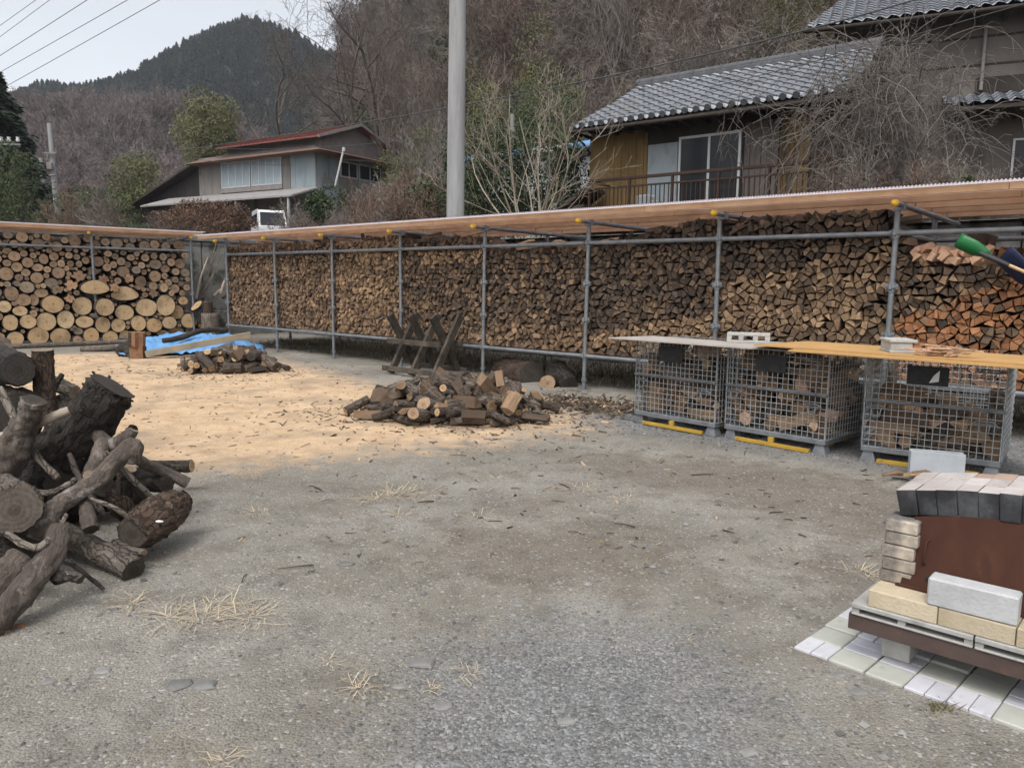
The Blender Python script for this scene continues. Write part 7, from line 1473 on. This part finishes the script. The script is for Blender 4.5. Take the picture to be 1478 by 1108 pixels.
pts, sc_ = [], []
for _ in range(190):
    Y = rr.uniform(55, 112); px = rr.choice([rr.uniform(320, 420), rr.uniform(430, 1500), rr.uniform(640, 1150)]); x = (px-739)/1100*Y; pts.append((x, Y, terrain(x, Y)-.2)); sc_.append(rr.uniform(.4, .95))
scatter('evergreen_scatter_woods', 'scattered dark evergreens among the leafless woods on the slope', 'woods', pts, sc_, K3)
# far brown ridge
K4 = template([joined(*bare_tree(400+k, 9.5, 3, .14, .75, 2, (7, 6, 6), sides=(4, 3, 3, 3), wig=.2, up=.3, minr=.03, clear=.15), M['twig_ridge'], M['twig_ridge']) for k in range(4)])
pts, sc_ = [], []
while len(pts) < 1500:
    x = rr.uniform(-190, -22); Y = rr.uniform(105, 205)
    if terrain(x, Y) < 8 or x/Y > -.2: continue
    pts.append((x, Y, terrain(x, Y)-.3)); sc_.append(rr.uniform(.65, 1.15))
scatter('ridge_woods', 'purplish brown leafless woods on the middle ridge', 'woods', pts, sc_, K4)
def coni(seed): return conifer(seed, 9, 3.3, 460, 1.1)
K5 = template([joined(*coni(500+k), M['leaf_far'], M['leaf_far']) for k in range(4)])
pts, sc_ = [], []
while len(pts) < 15000:
    x = rr.uniform(-410, 150); Y = rr.uniform(292, 470); z = mountain(x, Y)
    if z < 3: continue
    pts.append((x, Y, z-.5)); sc_.append(rr.uniform(.45, .8))
scatter('mountain_forest', 'dark conifer forest clothing the far mountain', 'forest', pts, sc_, K5)
pts, sc_ = [], []
for px, py in [(rr.uniform(48, 104), 0) for _ in range(26)]+[(rr.uniform(205, 235), 0) for _ in range(5)]+[(rr.uniform(90, 420), 1) for _ in range(40)]:
    Y = rr.uniform(172, 186) if py == 0 else rr.uniform(100, 150); x = (px-739)/1100*Y; pts.append((x, Y, terrain(x, Y)-.4)); sc_.append(rr.uniform(.65, 1.0) if py == 0 else rr.uniform(.35, .7))
scatter('ridge_conifers', 'dark conifers standing along the middle ridge', 'woods', pts, sc_, K5)
# ------------------------------------------------------------------ litter on the yard
rr = random.Random(123)
def inside(poly, x, y): return sdf(poly, x, y) > 0
mb = MB(); OCT = [(0, 1, 4), (1, 2, 4), (2, 3, 4), (3, 0, 4), (1, 0, 5), (2, 1, 5), (3, 2, 5), (0, 3, 5)]
def pebble(mbx, x, y, s):
    z = gz(x, y); v_ = [V((rr.uniform(.7, 1.2)*a, rr.uniform(.7, 1.2)*b_, rr.uniform(.35, .8)*c_))*s for a, b_, c_ in ((1, 0, 0), (0, 1, 0), (-1, 0, 0), (0, -1, 0), (.2, .1, 1), (0, 0, -1))]; q = Matrix.Rotation(rr.uniform(0, 6.3), 3, 'Z')
    mbx.add([V((x, y, z+.15*s))+q@p for p in v_], OCT)
for _ in range(9000):
    Y = 1.75+rr.random()**1.7*6.5; x = rr.uniform(-.78, .78)*Y
    if inside(SAW, x, Y) and rr.random() < .93: continue
    pebble(mb, x, Y, rr.choice((.003, .004, .004, .006, .009))*rr.uniform(.7, 1.3))
for k, poly in enumerate(GRAV):
    n = 0; xs_ = [p[0] for p in poly]; ys_ = [p[1] for p in poly]
    while n < (11000 if k == 0 else 12000):
        x, y = rr.uniform(min(xs_)-.2, max(xs_)+.2), rr.uniform(min(ys_)-.2, max(ys_)+.2); d_ = sdf(poly, x, y)
        n += 1
        if d_ > -.2+.35*rr.random(): pebble(mb, x, y, (.0055 if k else .009)*rr.uniform(.6, 1.5))
for _ in range(420):
    Y = 1.9+rr.random()**1.4*6; x = rr.uniform(-.75, .75)*Y
    if not inside(SAW, x, Y): pebble(mb, x, Y, rr.choice((.009, .011, .014, .02))*rr.uniform(.7, 1.2))
tag(mb.build('gravel', M['pebbles']), 'grey and bluish gravel scattered over the yard', 'gravel', kind='stuff')
def chip(mbx, x, y, z, l_, w_, t_, tilt=.3):
    q = Matrix.Rotation(rr.uniform(0, 6.3), 3, 'Z') @ Matrix.Rotation(rr.gauss(0, tilt), 3, 'X') @ Matrix.Rotation(rr.gauss(0, tilt), 3, 'Y'); k = rr.uniform(.5, 1)
    c = [(-l_, -w_, 0), (l_, -w_*k, 0), (l_*.9, w_*k, 0), (-l_*.95, w_, 0)]; mbx.hexa([V((x, y, z))+q@V(p) for p in c]+[V((x, y, z))+q@V((p[0], p[1], t_)) for p in c])
mc_, md_ = MB(), MB()
for _ in range(5200):
    u = rr.random()
    if u < .5:
        x, y = rr.uniform(-10, 1), rr.uniform(5, 14.5)
        if sdf(SAW, x, y) < -.15+.3*rr.random(): continue
        s = .4+.6*rr.random()**2; dk = rr.random() < .45
    elif u < .78:
        a, r_ = rr.uniform(0, 6.3), abs(rr.gauss(0, .75)); x, y = -.55+cos(a)*r_*1.5, 7.9+sin(a)*r_*1.0; s = .5+.9*rr.random()**2; dk = rr.random() < .6
    elif u < .88:
        a, r_ = rr.uniform(0, 6.3), abs(rr.gauss(0, .7)); x, y = -4.3+cos(a)*r_*1.3, 11.6+sin(a)*r_; s = .5+.8*rr.random(); dk = rr.random() < .6
    else:
        x, y = rr.uniform(-1.5, 3.2), rr.uniform(3.6, 8.6); s = .3+.7*rr.random()**2; dk = rr.random() < .5
    chip(md_ if dk else mc_, x, y, gz(x, y)+.002, .028*s*rr.uniform(.4, 1.8), .009*s*rr.uniform(.4, 1.5), .004*s)
for _ in range(900):                            # the bark apron spilling from the heap towards the cages
    t = rr.random(); x, y = .35+1.1*t+rr.gauss(0, .16), 9.0-.6*t+rr.gauss(0, .34); chip(md_ if rr.random() < .7 else mc_, x, y, gz(x, y)+abs(rr.gauss(0, .02)), .035*rr.uniform(.4, 1.6), .013*rr.uniform(.4, 1.5), .005)
for cx_, cy_, rx_, ry_, h_, yw in ((-.62, 7.98, 1.0, .62, .22, -.245), (-4.35, 11.75, .72, .5, .24, -.2)):
    for _ in range(1500):
        a, r_ = rr.uniform(0, 6.3), math.sqrt(rr.random()); u, v_ = cos(a)*r_*rx_, sin(a)*r_*ry_; x, y = cx_+u*cos(yw)-v_*sin(yw), cy_+u*sin(yw)+v_*cos(yw); z = h_*(1-r_*r_)*.9
        chip(md_ if rr.random() < .65 else mc_, x, y, gz(x, y)+z, .05*rr.uniform(.4, 1.6), .018*rr.uniform(.4, 1.5), .008, .7)
tag(mc_.build('wood_chip_litter', M['chips']), 'pale wood chips and splinters littering the sawdust and dirt', 'wood chips', kind='stuff')
tag(md_.build('bark_litter', M['chips_dark']), 'dark bark scraps littering the ground round the firewood heaps', 'bark scraps', kind='stuff')
mb = MB()
for _ in range(150):
    if rr.random() < .75: x, y = rr.uniform(-8, 1), rr.uniform(5.4, 13)
    else: x, y = rr.uniform(-1.6, 2.2), rr.uniform(3.0, 6.5)
    a = rr.uniform(0, 6.3); l_ = rr.choice((.04, .06, .09, .16))*rr.uniform(.7, 1.2); z = gz(x, y)+.006; d = V((cos(a), sin(a), 0)); mb.tube([V((x, y, z)), V((x, y, z+.006))+d*l_*.5+V((rr.gauss(0, .01), rr.gauss(0, .01), 0)), V((x, y, z))+d*l_], [.003*rr.uniform(.5, 1.7)]*2+[.002], 5)
tag(mb.build('twig_litter', M['chips_dark']), 'thin dark twigs lying about on the sawdust and dirt', 'twigs', kind='stuff')
def straw(px, py, n, R_, label, group='dry grass tufts on the dirt'):
    c = gp(px, py); mb = MB()
    for _ in range(int(n*.75)):
        a = rr.uniform(0, 6.3); r_ = R_*rr.random()*.45; o = V((c.x+cos(a)*r_, c.y+sin(a)*r_, 0)); o.z = gz(o.x, o.y)+.003; th = a+rr.gauss(0, .8); d = V((cos(th), sin(th), 0)); l_ = R_*rr.uniform(.3, .95); h = l_*abs(rr.gauss(0, .12)); s = V((-d.y, d.x, 0))*.0016*rr.uniform(.6, 1.4); k = V((rr.gauss(0, .1), rr.gauss(0, .1), 0))*l_
        P = [o, o+d*l_*.5+k+V((0, 0, h)), o+d*l_+V((0, 0, h*.6))]
        mb.add([P[0]-s, P[0]+s, P[1]+s*.8, P[1]-s*.8, P[2]+V((0, 0, .001))], [(0, 1, 2, 3), (3, 2, 4)])
    o = mb.build('grass_tuft', M['straw'], origin=c); tag(o, label, 'grass tuft', group)
for px, py, n, R_ in ((190, 872, 45, .16), (245, 890, 60, .22), (290, 893, 70, .20), (360, 890, 60, .20), (350, 872, 45, .18), (300, 875, 40, .18), (370, 740, 45, .17), (520, 992, 34, .11), (475, 955, 16, .08), (622, 995, 18, .07), (677, 972, 30, .10), (560, 716, 45, .25), (620, 712, 40, .22), (540, 720, 45, .2), (575, 712, 60, .25), (840, 705, 40, .2), (1245, 825, 34, .16), (1262, 832, 30, .14), (322, 1098, 26, .09), (990, 925, 12, .08), (690, 745, 20, .15), (575, 745, 22, .14), (900, 720, 26, .15), (720, 690, 30, .2)):
    straw(px, py, n, R_, 'bleached dry grass tuft pressed flat on the grey dirt'); 
for k in range(5):
    c = gp(600, 700); 
mb = MB()
for _ in range(90):
    c = gp(1358+rr.gauss(0, 12), 1022+rr.gauss(0, 5)); d = V((rr.gauss(0, 1), rr.gauss(0, 1), rr.uniform(.5, 1.6))).normalized()*rr.uniform(.015, .04); s = d.orthogonal().normalized()*.003; mb.add([c-s, c+s, c+d], [(0, 1, 2)])
tag(mb.build('grass_tuft', M['leaf_weed'], origin=gp(1358, 1022)), 'small green weed tuft at the foot of the paving tiles', 'grass tuft')
for px, py, s, a, lb in ((500, 815, .04, .2, 'flat pale stone alone in the middle of the dirt'), (746, 874, .03, 0, 'small dark stone alone on the grey dirt'), (818, 1040, .03, .3, 'round yellowish stone on the bluish gravel'), (610, 960, .05, -.1, 'flat dark slate stone by the dry tufts'), (1212, 972, .025, .4, 'whitish flat stone beside the paving corner'),
        (150, 970, .03, .2, 'pale flat stone half buried below the straw'), (257, 990, .045, .15, 'long grey slate flush in the dirt'), (297, 990, .045, .1, 'second long grey slate beside the first one'), (1275, 998, .02, .2, 'grey flat stone along the paving edge'), (575, 992, .02, 0, 'little white stone near the tufts'), (640, 1020, .03, .5, 'bluish stone at the edge of the gravel'), (1240, 1000, .035, .2, 'small brown stone before the paving'),
        (315, 962, .012, 0, 'tiny white stone on the purplish dirt'), (1080, 1085, .03, .5, 'grey stone near the bottom of the picture'), (70, 985, .025, .3, 'small pale stone below the lone small log'), (905, 905, .022, .2, 'brown chip-like stone on the dirt before the oven')):
    mb = MB(); c = gp(px, py); r2 = random.Random(px); n = 8
    for z_, k in ((-.3, .9), (.12, 1.0), (.3, .8), (.34, .4)):
        for j in range(n): th = 2*pi*j/n; q = s*k*(1+.55*mnoise.noise(V((cos(th)*1.5+px, sin(th)*1.5, z_)))); mb.v.append((cos(th)*q*1.1, sin(th)*q*.75, z_*s*.8))
    mb.f = [tuple(range(3*n, 4*n))]+[(i*n+j, i*n+(j+1) % n, (i+1)*n+(j+1) % n, (i+1)*n+j) for i in range(3) for j in range(n)]; mb.m = [0]*len(mb.f); mb.sm = [False]*len(mb.f)
    o = mb.build('stone', M['stone']); o.location = (c.x, c.y, gz(c.x, c.y)); o.rotation_euler = (0, 0, a); tag(o, lb, 'stone')
# weeds and grass on the strip behind and under the long rack
mb = MB()
for _ in range(15000):
    a = rr.uniform(-.3, 15); b_ = 1.2+abs(rr.gauss(0, 1.0)) if rr.random() < .85 else rr.uniform(.4, 1.4)
    if b_ > 2.9: continue
    p = RF(a, b_, 0); h = rr.uniform(.03, .2)*(.5+.8*abs(nz((a, b_, 0), 1.2))); d = V((rr.gauss(0, .35), rr.gauss(0, .35), 1)).normalized(); s = V((rr.gauss(0, 1), rr.gauss(0, 1), 0)).normalized()*.008
    p.z = 0; mb.add([p-s, p+s, p+d*h], [(0, 1, 2)])
tag(mb.build('weeds', M['leaf_weed']), 'green and straw coloured weeds growing under and behind the long rack', 'weeds', kind='stuff')
# ------------------------------------------------------------------ the damp air that greys the far slopes
mb = MB(); mb.box((-450, -45, -2.5), (450, 560, 230))
hm = bpy.data.materials.new('air'); hm.use_nodes = True; hm.node_tree.nodes.clear()
hv = hm.node_tree.nodes.new('ShaderNodeVolumePrincipled'); hv.inputs['Color'].default_value = (.86, .92, 1, 1); hv.inputs['Density'].default_value = .00030; hv.inputs['Anisotropy'].default_value = .2
ho = hm.node_tree.nodes.new('ShaderNodeOutputMaterial'); hm.node_tree.links.new(hv.outputs[0], ho.inputs['Volume'])
tag(mb.build('haze', hm), kind='stuff')
